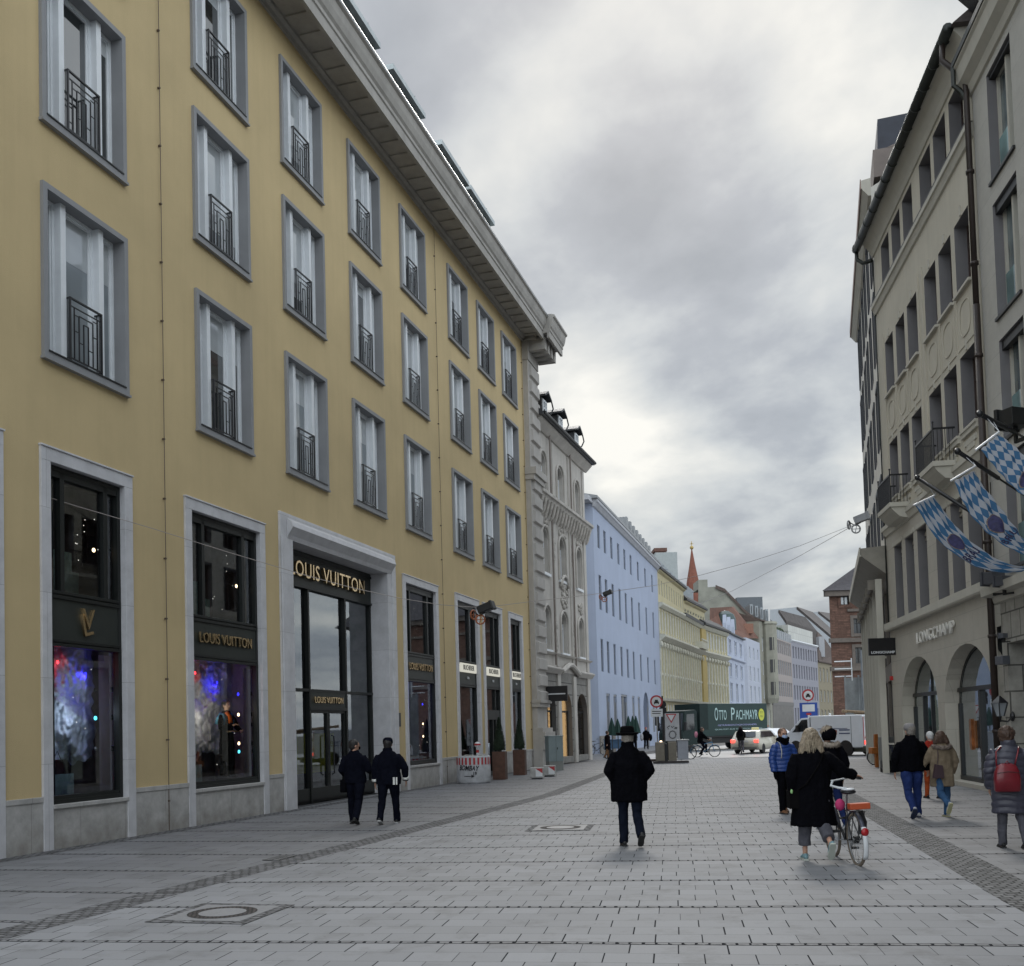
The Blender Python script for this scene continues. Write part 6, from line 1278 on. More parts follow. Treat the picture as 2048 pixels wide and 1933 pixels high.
# grey pillar box with graffiti and orange box on the right
q=atZ(1779,1545); o=empty('kiosk_pillar',(q.x,q.y+.15,0),R(12),'slim grey street cabinet with blue scrawled graffiti beside the right hand colonnade','street cabinet')
s_=q.y/CF; zz=lambda py: CH+(1441-py)*s_
mb=MB(); mb.box(-.23,.23,-.18,.18,.42,zz(1476)); mb.build('body',plain('post_grey',(.17,.175,.17),.6,var=.12,scale=6),o,bevel=.015); mb=MB(); mb.box(-.2,.2,-.16,.16,0,.42); mb.build('base',DARK,o); mb=MB()
pts_=[(-.12,1.2),(-.05,1.25),(-.1,1.08),(.0,1.1),(-.04,.95),(.06,.98),(.02,.85),(.1,.9),(.08,.75),(.15,.72)]
mb.tube([(x,-.185,z) for x,z in pts_],.014,5); mb.build('graffiti',plain('blue_ink',(.01,.02,.10),.6,var=0),o); mb=MB(); mb.tube([(-.25,0,.5),(-.3,-.05,.2),(-.2,-.1,.03),(.0,-.12,.03)],.018,6); mb.build('cable',plain('grey_cable',(.15,.15,.15),.6),o)
q=atZ(1766,1535); o=empty('orange_stand',(q.x,q.y+.1,0),R(8),'orange framed stand partly behind the grey street cabinet','stand'); zz=lambda py: CH+(1441-py)*q.y/CF
mb=MB(); mb.box(-.28,.28,-.06,.06,zz(1484),zz(1470)); mb.box(-.28,-.16,-.06,.06,0,zz(1484)); mb.box(.2,.28,-.06,.06,0,zz(1484)); mb.box(-.5,-.24,-.2,.1,.55,.8); mb.build('frame',plain('orange_paint',(.38,.13,.03),.5,var=.15),o,bevel=.01)
# ---------------------------------------------------------------- bicycles
def ringpts(c,r,n=28,ax='x'):
    return [(c[0],c[1]+r*math.cos(2*PI*k/n),c[2]+r*math.sin(2*PI*k/n)) for k in range(n+1)]
def bicycle(name,loc,rz,lab,frame_m,tyre_m=RUBBER,rim_m=STEEL,details=False,lean=0,group=None):
    """rides towards local +Y"""
    b=empty(name,loc,rz,lab,'bicycle',group); b.rotation_euler=(0,lean,rz)
    r=.335; yr,yf=-.52,.52
    for y,nm in ((yr,'rear'),(yf,'front')):
        mb=MB(); mb.tube(ringpts((0,y,r),r),.021,7,cap=False); w=mb.build('wheel',tyre_m,b,True)
        mb=MB(); mb.tube(ringpts((0,y,r),r-.025),.010,6,cap=False); mb.build('rim',rim_m,w,True)
        mb=MB(); 
        for k in range(28): a=2*PI*k/28; mb.tube([(.025*(1 if k%2 else -1),y,r),(0,y+(r-.025)*math.cos(a),r+(r-.025)*math.sin(a))],.0016,3)
        mb.tube([(-.045,y,r),(.045,y,r)],.022,8); mb.build('spokes',rim_m,w)
    mb=MB(); bb=(0,-.07,.29); ht=(0,.38,.86); hb=(0,.41,.66); st=(0,-.24,.78)
    mb.tube([bb,st],.016,8); mb.tube([bb,hb],.019,8); mb.tube([(0,-.2,.60),(0,.1,.56),ht] if details else [(0,-.22,.72),ht],.016,8); mb.tube([ht,hb],.02,8); 
    for x in (-.055,.055): mb.tube([(x*.3,-.07,.29),(x,yr,r)],.010,6); mb.tube([(x*.3,-.22,.72),(x,yr,r)],.009,6); mb.tube([(x*.7,.42,.64),(x,.47,.45),(x,yf,r)],.011,6)
    mb.build('frame',frame_m,b,True)
    mb=MB(); mb.tube([ht,(0,.36,1.06)],.012,6); mb.tube([(-.30,.14,1.09),(-.25,.28,1.10),(0,.36,1.06),(.25,.28,1.10),(.30,.14,1.09)],.012,7); mb.build('handlebar',STEEL if not details else WHITE,b,True)
    mb=MB()
    for s in (-1,1): mb.tube([(.31*s,.08,1.09),(.29*s,.20,1.095)],.018,7)
    mb.build('grips',BLACK,b)
    mb=MB(); mb.tube([st,(0,-.27,.92)],.013,6); mb.build('seat_post',STEEL,b)
    mb=MB(); mb.ell((0,-.34,.95),(.10,.11,.035),12,8); mb.tube([(0,-.3,.95),(0,-.18,.955),(0,-.06,.95)],[.07,.04,.022],10,flat=.5); mb.build('saddle',BLACK,b,True)
    mb=MB()
    a0,a1=R(-10),R(175)
    for (y,a0,a1) in ((yr,R(20),R(195)),(yf,R(35),R(165))):
        pts=[(0,y+(r+.035)*math.cos(a0+(a1-a0)*k/12),r+(r+.035)*math.sin(a0+(a1-a0)*k/12)) for k in range(13)]
        mb.tube(pts,.028,7,flat=.4)
    mg=mb.build('mudguards',plain('mudguard_dark',(.05,.055,.08),.4) if details else frame_m,b,True)
    mb=MB(); mb.tube([(0.0,-.07,.29),(.09,-.07,.29),(.10,.02,.16)],.010,6); mb.tube([(0.0,-.07,.29),(-.09,-.07,.29),(-.10,-.16,.42)],.010,6); mb.build('crank',STEEL,b)
    for bx in ((.10,.19,-.02,.06,.145,.175),(-.19,-.10,-.20,-.12,.405,.435)): mb=MB(); mb.box(*bx); mb.build('pedal',RUBBER,b)
    mb=MB(); mb.tube([(-.06,-.30,.715),(-.06,-.78,.715)],.006,5); mb.tube([(.06,-.30,.715),(.06,-.78,.715)],.006,5); 
    for y in (-.4,-.55,-.7): mb.tube([(-.07,y,.715),(.07,y,.715)],.005,5)
    for x in (-.07,.07): mb.tube([(x,-.72,.71),(x,yr,r)],.006,5)
    mb.build('rack',BLACK,b)
    if details:
        mb=MB(); mb.box(-.13,.13,-.80,-.66,.75,.83); mb.build('orange_reflector_box',plain('orange_red_plastic',(.42,.07,.02),.5,var=.05),b,bevel=.01)
        mb=MB(); pts=[(0,yr+(r+.05)*math.cos(a),r+(r+.05)*math.sin(a)) for a in [R(150+8*k) for k in range(9)]]; mb.tube(pts,.034,7,flat=.5); mb.build('white_mudguard_end',WHITE,mg,True)
        mb=MB(); mb.ell((0,-.90,.47),(.05,.025,.055),8,6); mb.build('tail_light',plain('tail_red',(.35,.01,.015),.3),b,True)
        mb=MB(); mb.ell((-.10,-.27,.78),(.07,.05,.08),8,6); mb.build('pink_seat_bag',plain('pink_cloth2',(.45,.03,.13),.8),b,True)
        mb=MB(); mb.tube([(0,-.26,.99),(-.08,-.2,1.0),(-.16,-.12,1.03),(-.12,-.1,1.1)],.018,6); mb.ell((0,-.34,.985),(.09,.12,.02),10,6); mb.build('white_saddle_cover',WHITE,b,True)
        mb=MB(); mb.tube([(.06,-.50,.70),(.10,-.52,.55),(.09,-.5,.4)],.06,7,flat=.5); mb.build('pannier_strap',BLACK,b)
        mb=MB(); mb.lathe([(.05,-.03),(.05,.03)],12,(0,0,0)); mb.v=[(z,x+yr,y+r) for x,y,z in mb.v]; mb.build('hub_gear',DARK,b)
    return b
# ================================================================ VEHICLES
M_CARW=plain('cream_car_paint',(.50,.48,.40),.3,var=.03,coat=.6); M_VANW=plain('white_van_paint',(.62,.65,.70),.35,var=.04,coat=.4); M_CGL=glassy('car_glass',(.012,.015,.018),curtain=(.04,.045,.05)); M_TAIL=plain('tail_lamp',(.5,.02,.02),.3,var=0,emit=(1,.07,.05),es=1.6); M_HEAD=emis('head_lamp',(1,.72,.5),2.5)
M_TG=plain('dark_green_lorry',(.006,.030,.027),.55,var=.12,scale=1.0); M_TGD=plain('darker_green_lorry',(.005,.018,.017),.75,var=.1)
def wheel(par,x,y,r,w,side):
    mb=MB(); mb.lathe([(r*.62,-w/2),(r*.92,-w/2),(r,-w*.35),(r,w*.35),(r*.92,w/2),(r*.62,w/2)],22); mb.v=[(x+vz,y+vx,r+vy) for vx,vy,vz in mb.v]; t=mb.build('wheel',RUBBER,par,True)
    mb=MB(); mb.lathe([(.0,w*.30),(r*.18,w*.36),(r*.55,w*.30),(r*.63,w*.48),(r*.63,-w*.48),(.0,-w*.3)],16); mb.v=[(x+side*vz,y+vx,r+vy) for vx,vy,vz in mb.v]; mb.build('rim',STEEL,t)
def carbody(prof,halfw,taper,belt):
    """prof: closed (y,z) outline; vertices above belt lean inwards"""
    mb=MB(); xs=[-1,-.93,-.6,0,.6,.93,1]
    rs=[]
    for xn in xs:
        ring=[]
        for (y,z) in prof:
            k=1-(taper*max(0,(z-belt))); yy=y*(1-.05*max(0,abs(xn)-.55)); zz=z-(.04 if z>.9 else 0)*max(0,abs(xn)-.6)*2
            ring.append((xn*halfw*k,yy,zz))
        rs.append(ring)
    mb.rings(rs,0); return mb
# --- taxi estate seen from behind, drives towards local +Y
def estate(name,loc,rz,lab,paint,taxi=True,cat='taxi'):
    t=empty(name,loc,rz,lab,cat); L=4.7; 
    prof=[(-2.3,.32),(-2.33,.62),(-2.25,.92),(-2.05,1.0),(-1.72,1.40),(-1.4,1.46),(.1,1.47),(.55,1.40),(1.25,.98),(2.15,.85),(2.35,.6),(2.3,.3),(1.9,.24),(-1.9,.24)]
    carbody(prof,.90,.30,.98).build('body',paint,t,True,bevel=0) 
    mb=MB(); mb.add([(-.64,-2.085,1.03),(.64,-2.085,1.03),(.56,-1.765,1.375),(-.56,-1.765,1.375)],[(0,1,2,3)]); mb.build('rear_window',M_CGL,t,fixn=False)
    for s in (-1,1):
        mb=MB(); k=lambda z:.905*(1-.30*max(0,z-.98))+.004
        mb.add([(s*k(1.02),-1.75,1.02),(s*k(1.02),1.0,1.02),(s*k(1.36),.42,1.36),(s*k(1.38),-1.55,1.38)],[(0,1,2,3)]); mb.build('side_window',M_CGL,t,fixn=False)
        mb=MB(); mb.box(s*.62 if s>0 else -.89,.89 if s>0 else -.62,-2.345,-2.2,.70,.90); mb.build('tail_light',M_TAIL,t,bevel=.03)
        mb=MB(); mb.ell((s*.98,.85,1.03),(.09,.06,.07),8,6); mb.build('mirror',paint,t,True)
        for y in (-1.35,1.4): wheel(t,s*.80,y,.32,.22,s)
    mb=MB(); mb.box(-.26,.26,-2.36,-2.335,.72,.83); mb.build('number_plate',plain('plate_white',(.6,.6,.58),.5,var=0),t); mb=MB(); mb.box(-.80,.80,-2.37,-2.1,.30,.44); mb.build('bumper',plain('bumper_grey',(.12,.12,.11),.6),t,bevel=.03); 
    mb=MB(); mb.box(-.6,.6,-2.33,-2.31,.56,.57); mb.box(-.5,.5,-2.10,-2.06,.99,1.01); mb.build('seams',BLACK,t)
    if taxi: mb=MB(); mb.box(-.22,.22,-.3,-.1,1.47,1.62); mb.build('roof_sign',plain('taxi_yellow',(.55,.52,.25),.5,var=0,emit=(1,.95,.5),es=.1),t,bevel=.03)
    return t
p=atZ(1531,1507.5); estate('taxi_car',(p.x,p.y+2.2,0),R(-32),'cream estate taxi with glowing red tail lights stopped behind the green truck',M_CARW)
p=atZ(1570,1499); estate('parked_car',(p.x+.5,p.y+5,0),R(-150),'white car mostly hidden behind the cream taxi',M_VANW,False,'car')
# --- green box truck: drives towards local +Y (towards camera left)
pf=atZ(1342,1504); pr=atY(1512,1504,pf.y+6.6); d=Vector((pf.x-pr.x,pf.y-pr.y,0)); LT=d.length; d.normalize()
rz=math.atan2(d.y,d.x)-PI/2
T=empty('green_truck',(pf.x+.9*0,pf.y,0),rz,'dark green box truck with OTTO PACHMAYR lettering crossing the end of the plaza','truck')
S_=pf.y/CF; Ht=CH+(1444-1407)*S_*1.0+.05; hw=1.16; LT=LT
mb=MB(); mb.box(-hw,hw,-LT,-1.95,1.02,Ht+.12); mb.build('box_body',M_TG,T,bevel=.03)
mb=MB(); mb.box(-hw-.01,hw+.01,-2.9,-1.93,1.5,Ht+.13); mb.build('box_front_panel',M_TGD,T,bevel=.02)
mb=MB(); mb.prism([(-1.7,.45),(-1.72,Ht-.45),(-1.5,Ht-.3),(-.35,Ht-.38),(-.12,1.5),(0,1.35),(.02,.4)],-hw+.05,hw-.05,'x'); mb.build('cab',M_TGD,T,bevel=.05)
mb=MB(); mb.add([(-hw+.15,-.10,1.55),(hw-.15,-.10,1.55),(hw-.18,-.31,Ht-.55),(-hw+.18,-.31,Ht-.55)],[(0,1,2,3)]); mb.build('windscreen',M_CGL,T,fixn=False)
for s in (-1,1):
    mb=MB(); x=s*(hw-.04); mb.add([(x,-1.35,1.55),(x,-.42,1.5),(x,-.52,Ht-.62),(x,-1.35,Ht-.6)],[(0,1,2,3)]); mb.build('side_window',M_CGL,T,fixn=False)
    mb=MB(); mb.ell((s*.88,.04,.72),(.11,.04,.09),10,6); mb.build('headlight',M_HEAD,T,True)
    mb=MB(); mb.box(s*(hw+.12)-.1,s*(hw+.12)+.1,-.25,-.1,1.5,2.1); mb.tube([(s*(hw-.1),-.2,2.0),(s*(hw+.12),-.18,2.0)],.02,5); mb.build('mirror',BLACK,T)
    wheel(T,s*.95,-.95,.42,.30,s); wheel(T,s*.95,-LT+2.0,.42,.34,s)
mb=MB(); mb.box(-.45,.45,-LT+.3,-1.5,.5,.75); mb.box(-hw,hw,-LT,-2,.92,1.03); mb.box(-hw+.1,hw-.1,-LT+3.2,-2.2,.5,.9); mb.build('chassis',plain('chassis_dark',(.02,.02,.02),.7),T)
mb=MB(); mb.box(-hw+.02,hw-.02,-.05,.10,.28,.62); mb.box(-.7,.7,-.02,.05,.75,1.25); mb.build('bumper_grille',plain('truck_bumper',(.04,.045,.045),.6),T,bevel=.02)
# lettering on the side facing the camera (local +X side of the vehicle when heading left)
side=1 if (Matrix.Rotation(rz,3,'Z')@Vector((1,0,0))).y<0 else -1
def sidetext(txt,size,yc,zc,mat,wid,ext=.004):
    t=textmesh('lettering',txt,size,mat,T,(side*(hw+.015),yc,zc),rot=(PI/2,0,side*PI/2),ext=ext); bx=[v[0] for v in t.bound_box]; t.scale=(wid/(max(bx)-min(bx)),1,1); return t
M_LTR=plain('letter_pale_teal',(.42,.58,.58),.5,var=.05); BL=LT-2.9; yc=-2.9-BL*.50
sg=-1 if side>0 else 1
zt=(1.02+Ht)/2
sidetext('O',1.36,-2.9-BL*.13,zt+.42,M_LTR,BL*.055); sidetext('TTO',1.04,-2.9-BL*.235,zt+.36,M_LTR,BL*.125); sidetext('P',1.36,-2.9-BL*.40,zt+.42,M_LTR,BL*.06); sidetext('ACHMAYR',1.04,-2.9-BL*.64,zt+.36,M_LTR,BL*.38)
sidetext('GETRÄNKEFACHGROSSHANDEL',.17,-2.9-BL*.48,zt-.36,plain('letter_lilac',(.35,.37,.62),.5,var=0),BL*.66); sidetext('QUALITÄT AUS TRADITION SEIT 1907',.13,-2.9-BL*.5,zt-.66,M_LTR,BL*.80)
mb=MB(); mb.lathe([(0,0),(.46,0),(.46,.006),(0,.006)],26); mb.v=[(side*(hw+.02+z),x*.8-2.9-BL*.895,y+zt+.38) for x,y,z in mb.v]; mb.build('yellow_roundel',plain('lemon_yellow',(.50,.52,.06),.5,var=.05),T)
sidetext('JETZT',.22,-2.9-BL*.895,zt+.55,M_TG,.42,.012); sidetext('NEU',.22,-2.9-BL*.895,zt+.25,M_TG,.36,.012)
# --- white works van: drives towards local +Y (towards camera left), rear at right
pr=atZ(1752,1511); pf=atY(1590,1508,pr.y+4.6); d=Vector((pf.x-pr.x,pf.y-pr.y,0)); LV_=d.length; d.normalize(); rz=math.atan2(d.y,d.x)-PI/2
V=empty('white_van',(pr.x,pr.y,0),rz,'white works van with a tall closed body and red warning stripes on its tail','van'); Hv=CH+(1442-1432)*pr.y/CF; hw=.98
off_=.0
mb=MB(); mb.prism([(0,.55),(.02,Hv-.02),(.15,Hv+.02),(LV_-2.0,Hv+.04),(LV_-1.95,Hv-.05),(LV_-1.35,Hv-.08),(LV_-.50,1.36),(LV_-.08,1.12),(LV_,.9),(LV_,.45),(.0,.45)],-hw,hw,'x'); mb.build('body',M_VANW,V,bevel=.06,seg=3)
for s in (-1,1):
    mb=MB(); x=s*(hw+.006); mb.add([(x,LV_-1.85,1.35),(x,LV_-.72,1.30),(x,LV_-1.42,Hv-.18),(x,LV_-1.82,Hv-.16)],[(0,1,2,3)]); mb.build('side_window',M_CGL,V,fixn=False)
    for y in (1.15,LV_-.95):
        wheel(V,s*.84,y,.36,.24,s); mb=MB(); mb.lathe([(0,0),(.46,0),(.46,.01),(0,.01)],20); mb.v=[(s*(hw+.002+z),y+a,.38+b) for a,b,z in mb.v]; mb.build('wheel_arch',BLACK,V)
    mb=MB(); mb.box(s*(hw+.01)-.006,s*(hw+.01)+.006,LV_-2.05,LV_-2.0,.6,Hv-.05); mb.box(s*(hw+.01)-.006,s*(hw+.01)+.006,.75,.77,.6,Hv-.05); mb.build('panel_gap',plain('gap_grey',(.12,.13,.14),.6),V)
    mb=MB(); mb.box(s*(hw+.012)-.006,s*(hw+.012)+.006,1.7,2.6,1.15,1.40); mb.build('logo_red',plain('logo_rust',(.20,.05,.03),.6),V); mb=MB()
    for z in (1.18,1.36): mb.box(s*(hw+.012)-.006,s*(hw+.012)+.006,.85,1.55,z,z+.06)
    mb.box(s*(hw+.012)-.006,s*(hw+.012)+.006,1.0,3.0,1.46,1.49); mb.build('side_lettering',plain('logo_blue',(.05,.07,.16),.6),V)
    mb=MB(); mb.box(s*(hw+.15)-.08,s*(hw+.15)+.08,LV_-1.3,LV_-1.15,1.35,1.7); mb.build('mirror',BLACK,V)
mb=MB(); mb.add([(-hw+.1,LV_-.53,1.40),(hw-.1,LV_-.53,1.40),(hw-.14,LV_-1.32,Hv-.14),(-hw+.14,LV_-1.32,Hv-.14)],[(0,1,2,3)]); mb.build('windscreen',M_CGL,V,fixn=False)
mb=MB(); y=-.012; mb.box(-.95,.95,y,0,.92,1.12); mb.build('stripe_board',WHITE,V); mb=MB()
for i in range(8): x=-.9+i*.24; mb.prism([(x,.93),(x+.12,.93),(x+.22,1.11),(x+.10,1.11)],y-.005,y-.001)
mb.box(-.97,-.93,y-.004,0,.55,Hv-.1); mb.box(.93,.97,y-.004,0,.55,Hv-.1); mb.build('red_stripes',M_SRED,V)
mb=MB(); mb.box(-.75,.75,-.06,0,1.55,1.66); mb.box(-.3,.3,-.03,0,.62,.74); mb.build('tail_handle',BLACK,V); mb=MB(); mb.box(-.9,-.72,-.03,0,.62,.8); mb.box(.72,.9,-.03,0,.62,.8); mb.build('tail_light',M_TAIL,V)
mb=MB(); mb.box(-hw,hw,-.7,.05,.38,.52); mb.box(-.7,.7,-.5,1,.2,.4); mb.build('rear_step',plain('step_olive',(.08,.08,.065),.7),V)
mb=MB(); mb.lathe([(.07,0),(.07,.1),(.0,.14)],10,(0,LV_-2.6,Hv+.03)); mb.build('roof_beacon',WHITE,V)
mb=MB(); mb.tube([(-.3,1.6,Hv+.24),(.2,-.6,Hv+.02),(.5,-1.3,Hv-.12)],[.07,.10,.09],8); mb.tube([(-.1,1.2,Hv+.12),(.3,-1.2,Hv-.2)],.05,7); mb.tube([(-.5,1.7,Hv+.25),(-.3,1.5,Hv+.22)],.09,7)
o=mb.build('rolled_mat',plain('straw_brown',(.26,.19,.12),.9,var=.25,scale=8),None,True); o.location=V.location; o.rotation_euler=V.rotation_euler; tag(o,'bundle of brown reed rolls tied on the roof of the white van','bundle')
# ================================================================ PEOPLE
def loft(mb,path,rad,n=16,ref=Vector((1,0,0)),cap=True,dome=True):
    path=[Vector(p) for p in path]; N_=len(path); rs=[]
    for i,p in enumerate(path):
        t=(path[min(i+1,N_-1)]-path[max(i-1,0)]).normalized(); r_=ref if abs(t.dot(ref))<.92 else Vector((0,1,0))
        x=(r_-t*r_.dot(t)).normalized(); y=t.cross(x).normalized(); a,b=rad[i] if isinstance(rad[i],tuple) else (rad[i],rad[i])
        rs.append([tuple(p+x*a*math.cos(2*PI*k/n)+y*b*math.sin(2*PI*k/n)) for k in range(n)])
    mb.rings(rs,0,cap)
def remesh(mb,name,mats,parent,vox=.012,smooth=3,disp=None,fine=None):
    me=mb.mesh(name,False,False); o=bpy.data.objects.new(name,me); COL.objects.link(o)
    m=o.modifiers.new('r','REMESH'); m.mode='VOXEL'; m.voxel_size=vox
    if smooth: s=o.modifiers.new('s','SMOOTH'); s.factor=.6; s.iterations=smooth
    dg=bpy.context.evaluated_depsgraph_get(); dg.update(); e=o.evaluated_get(dg); me2=bpy.data.meshes.new_from_object(e); bpy.data.objects.remove(o); bpy.data.meshes.remove(me)
    if disp:
        nr=[v.normal.copy() for v in me2.vertices]
        for v,n_ in zip(me2.vertices,nr): v.co+=n_*disp(v.co)
    me2.polygons.foreach_set('use_smooth',[True]*len(me2.polygons)); me2.materials.clear()
    for m in (mats if isinstance(mats,list) else [mats]): me2.materials.append(m)
    me2.name=name; o=bpy.data.objects.new(name,me2); COL.objects.link(o); o.parent=parent; return o
def fold(amp,sc=6.0,vert=.35):
    def f(c): return amp*1.4*(noise.noise(Vector((c.x*sc*1.3,c.y*sc*1.3,c.z*sc*vert)))+.6*noise.noise(Vector((c.x*sc*2.6,c.y*sc*2.6,c.z*sc*1.5)))+.25*noise.noise(Vector((c.x*sc*6,c.y*sc*6,c.z*sc*5))))
    return f
def puffer(pitch,amp,z0=0):
    def f(c): return amp*(abs(math.sin(PI*(c.z-z0+.012*math.sin(c.x*14))/pitch))**.55-.6)+.004*noise.noise(c*16)
    return f
SKIN=plain('skin',(.42,.24,.17),.55,var=.06,scale=9)
def cloth(n,c,r=.9): return plain('cloth_'+n,tuple(v*.4 for v in c) if max(c)<.05 else c,r,spec=.05,var=.22,scale=7,bump=.35,bscale=120)
def hand(mb,w,d,side,curl=.5,s=1.0,open_=False):
    """w wrist, d unit direction of the forearm/hand, palm faces the body"""
    d=Vector(d).normalized(); lat=Vector((0,1,0)); lat=(lat-d*lat.dot(d)).normalized()   # thumb side points forward
    inn=d.cross(lat).normalized()*(-1 if side<0 else 1)
    if inn.x*side>0: inn=-inn
    w=Vector(w); s=s
    loft(mb,[w,w+d*.03*s,w+d*.085*s],[(.026*s,.018*s),(.036*s,.017*s),(.038*s,.014*s)],12,ref=lat)
    L=[.072,.082,.078,.062]
    for i in range(4):
        b=w+d*.080*s+lat*(.030-.020*i)*s; l=L[i]*s; p=[b]; dd=d.copy()
        for k in range(3):
            dd=(dd+inn*curl*(.55+.25*k)).normalized(); p.append(p[-1]+dd*l*(.42,.33,.25)[k])
        mb.tube([tuple(q) for q in p],[.0095*s,.009*s,.0085*s,.0070*s],8)
    b=w+d*.028*s+lat*.030*s; dd=(lat*.75+d*.75+inn*.25).normalized(); p1=b+dd*.036*s; dd=(d*.9+lat*.3+inn*.35).normalized(); mb.tube([tuple(b),tuple(p1),tuple(p1+dd*.03*s)],[.012*s,.011*s,.009*s],8)
def person(loc,rz,H,label,top,bottom,legs,arms,hair=None,shoe=None,vox=.0085,headturn=0,lean=0,build=1.0,skin=None,group=None,glove=None,name='person',seated=None,headtilt=0):
    """faces local +Y.  legs/arms: (left,right).  leg=(thigh forward deg, knee flex deg, foot pitch deg, side deg)"""
    s=H/1.75; o=empty(name,loc,rz,label,'person' if name=='person' else 'mannequin',group); skin=skin or SKIN
    hipz=.93; J={}
    lo=9
    for sd,lg in ((-1,legs[0]),(1,legs[1])):
        a=R(lg[0]); f=R(lg[1]); ab=R(lg[3]) if len(lg)>3 else R(2); hip=Vector((sd*.088*build,0,hipz))
        k=hip+Vector((sd*math.sin(ab)*.44,math.sin(a)*.44,-math.cos(a)*.44)); an=k+Vector((sd*math.sin(ab)*.2,math.sin(a-f)*.42,-math.cos(a-f)*.42)); J[sd]=[hip,k,an,R(lg[2])]
        p=R(lg[2]); heel=an+Vector((0,-.06*math.cos(p)-.075*math.sin(p)*-0,-.08*math.cos(p)+.05*math.sin(p))); toe=an+Vector((0,.17*math.cos(p),-.08*math.cos(p)-.17*math.sin(p)))
        lo=min(lo,heel.z,toe.z)
    dz=-lo if seated is None else seated-hipz
    for sd in J: J[sd]=[J[sd][i]+Vector((0,0,dz)) if i<3 else J[sd][i] for i in range(4)]
    ln=R(lean); U=lambda x,y,z: Vector((x,y+math.sin(ln)*max(0,z-hipz),hipz+math.cos(ln)*(z-hipz) if z>hipz else z))+Vector((0,0,dz))
    S=lambda v: v*s
    body=MB(); body.M=Matrix.Scale(s,4)
    b=build
    loft(body,[U(0,0,.86),U(0,0,.95),U(0,0,1.08),U(0,.005,1.22),U(0,.0,1.36),U(0,-.01,1.43),U(0,-.012,1.48)],[(.13*b,.10*b),(.155*b,.105*b),(.135*b,.095*b),(.14*b,.095*b),(.150*b,.09*b),(.10*b,.07*b),(.06,.058)],18)
    loft(body,[U(0,-.012,1.44),U(0,.0,1.50),U(0,.01,1.56)],[(.060,.062),(.054,.058),(.056,.062)],12)
    hc=U(0,.018,1.615); HR=Matrix.Rotation(R(headturn),3,'Z')@Matrix.Rotation(R(-headtilt),3,'X')
    def hp(x,y,z): return hc+HR@Vector((x*1.09,y*1.09,z*1.07))
    body.ell(hc+HR@Vector((0,-.008,.015)),(.083,.102,.109),18,14,rot=HR); body.ell(hp(0,.022,-.045),(.058,.066,.062),14,10,rot=HR); body.ell(hp(0,.05,-.085),(.03,.025,.02),8,6,rot=HR)
    body.ell(hp(0,.094,-.018),(.013,.018,.020),8,6,rot=HR); body.ell(hp(0,.084,.0),(.010,.012,.028),8,6,rot=HR); body.ell(hp(0,.078,-.057),(.023,.012,.008),8,6,rot=HR)
    for sd in (-1,1): body.ell(hp(sd*.077,-.008,-.008),(.010,.020,.032),8,6,rot=HR); body.ell(hp(sd*.03,.082,.022),(.02,.008,.008),8,6,rot=HR)
    for sd in (-1,1):
        hip,k,an,p=J[sd]; loft(body,[hip+Vector((0,0,.03)),hip.lerp(k,.35),k+Vector((0,-.0,.04)),k,k.lerp(an,.3)+Vector((0,-.012,0)),k.lerp(an,.75),an],[(.072*b,.075*b),(.064*b,.068*b),(.045,.046),(.043,.045),(.046,.05),(.034,.036),(.033,.036)],12)
        f=Vector((0,math.cos(p),-math.sin(p))); u=Vector((0,math.sin(p),math.cos(p))); loft(body,[an-u*.05-f*.05,an-u*.045+f*.02,an-u*.055+f*.10,an-u*.062+f*.16],[(.03,.03),(.036,.035),(.04,.022),(.03,.014)],10)
    A={}
    for sd,ar in ((-1,arms[0]),(1,arms[1])):
        sh=U(sd*.182*b,-.005,1.385)
        if isinstance(ar[0],(tuple,list,Vector)): e,w=Vector(ar[0]),Vector(ar[1])
        else:
            a,ab,fl,inn=[R(v) for v in ar]; e=sh+Vector((sd*math.sin(ab)*.29,math.sin(a)*.29*math.cos(ab),-math.cos(a)*.29*math.cos(ab))); a2=a+fl; w=e+Vector((-sd*math.sin(inn)*.26,math.sin(a2)*.26*math.cos(inn),-math.cos(a2)*.26*math.cos(inn)))
        A[sd]=(sh,e,w)
        loft(body,[sh+Vector((-sd*.04,0,-.03)),sh.lerp(e,.3),e,e.lerp(w,.35),w],[(.045,.045),(.044,.046),(.040,.040),(.038,.038),(.024,.027)],12,ref=Vector((0,1,0)))
        hand(body,w,(w-e),sd,.35 if len(ar)<5 else .8)
    remesh(body,'body',skin,o,vox*s,2)
    if glove:
        for sd in glove[1]:
            g=MB(); g.M=Matrix.Scale(s,4); sh,e,w=A[sd]; hand(g,w,(w-e),sd,.35,1.16); loft(g,[w-(w-e)*.12,w+(w-e)*.04],[.036,.038],10,ref=Vector((0,1,0))); remesh(g,'glove',glove[0],o,.007,1)
    # upper garment
    if top:
        c=MB(); c.M=Matrix.Scale(s,4); m,hem,wid,sl=top['mat'],top['hem'],top.get('wide',1.0),top.get('sleeve',1.0); hf=top.get('flare',0)
        zz=[1.495,1.47,1.435,1.395,1.345,1.22,1.08,.95]; 
        rr_=[(.088,.082),(.122*b,.092),(.150*b,.102),(.175*b,.114),(.197*b,.127),(.195*b*wid,.13*wid),(.185*b*wid,.13*wid),(.20*b*wid,.14*wid)]
        path=[U(0,-.012 if z>1.3 else 0,z) for z in zz]; nn=max(1,int((.95-hem)/.1))
        for i in range(1,nn+1):
            z=.95+(hem-.95)*i/nn; path.append(U(0,0,z)); rr_.append(((.20+hf*i/nn)*b*wid,(.145+hf*.8*i/nn)*wid))
        loft(c,path,rr_,26)
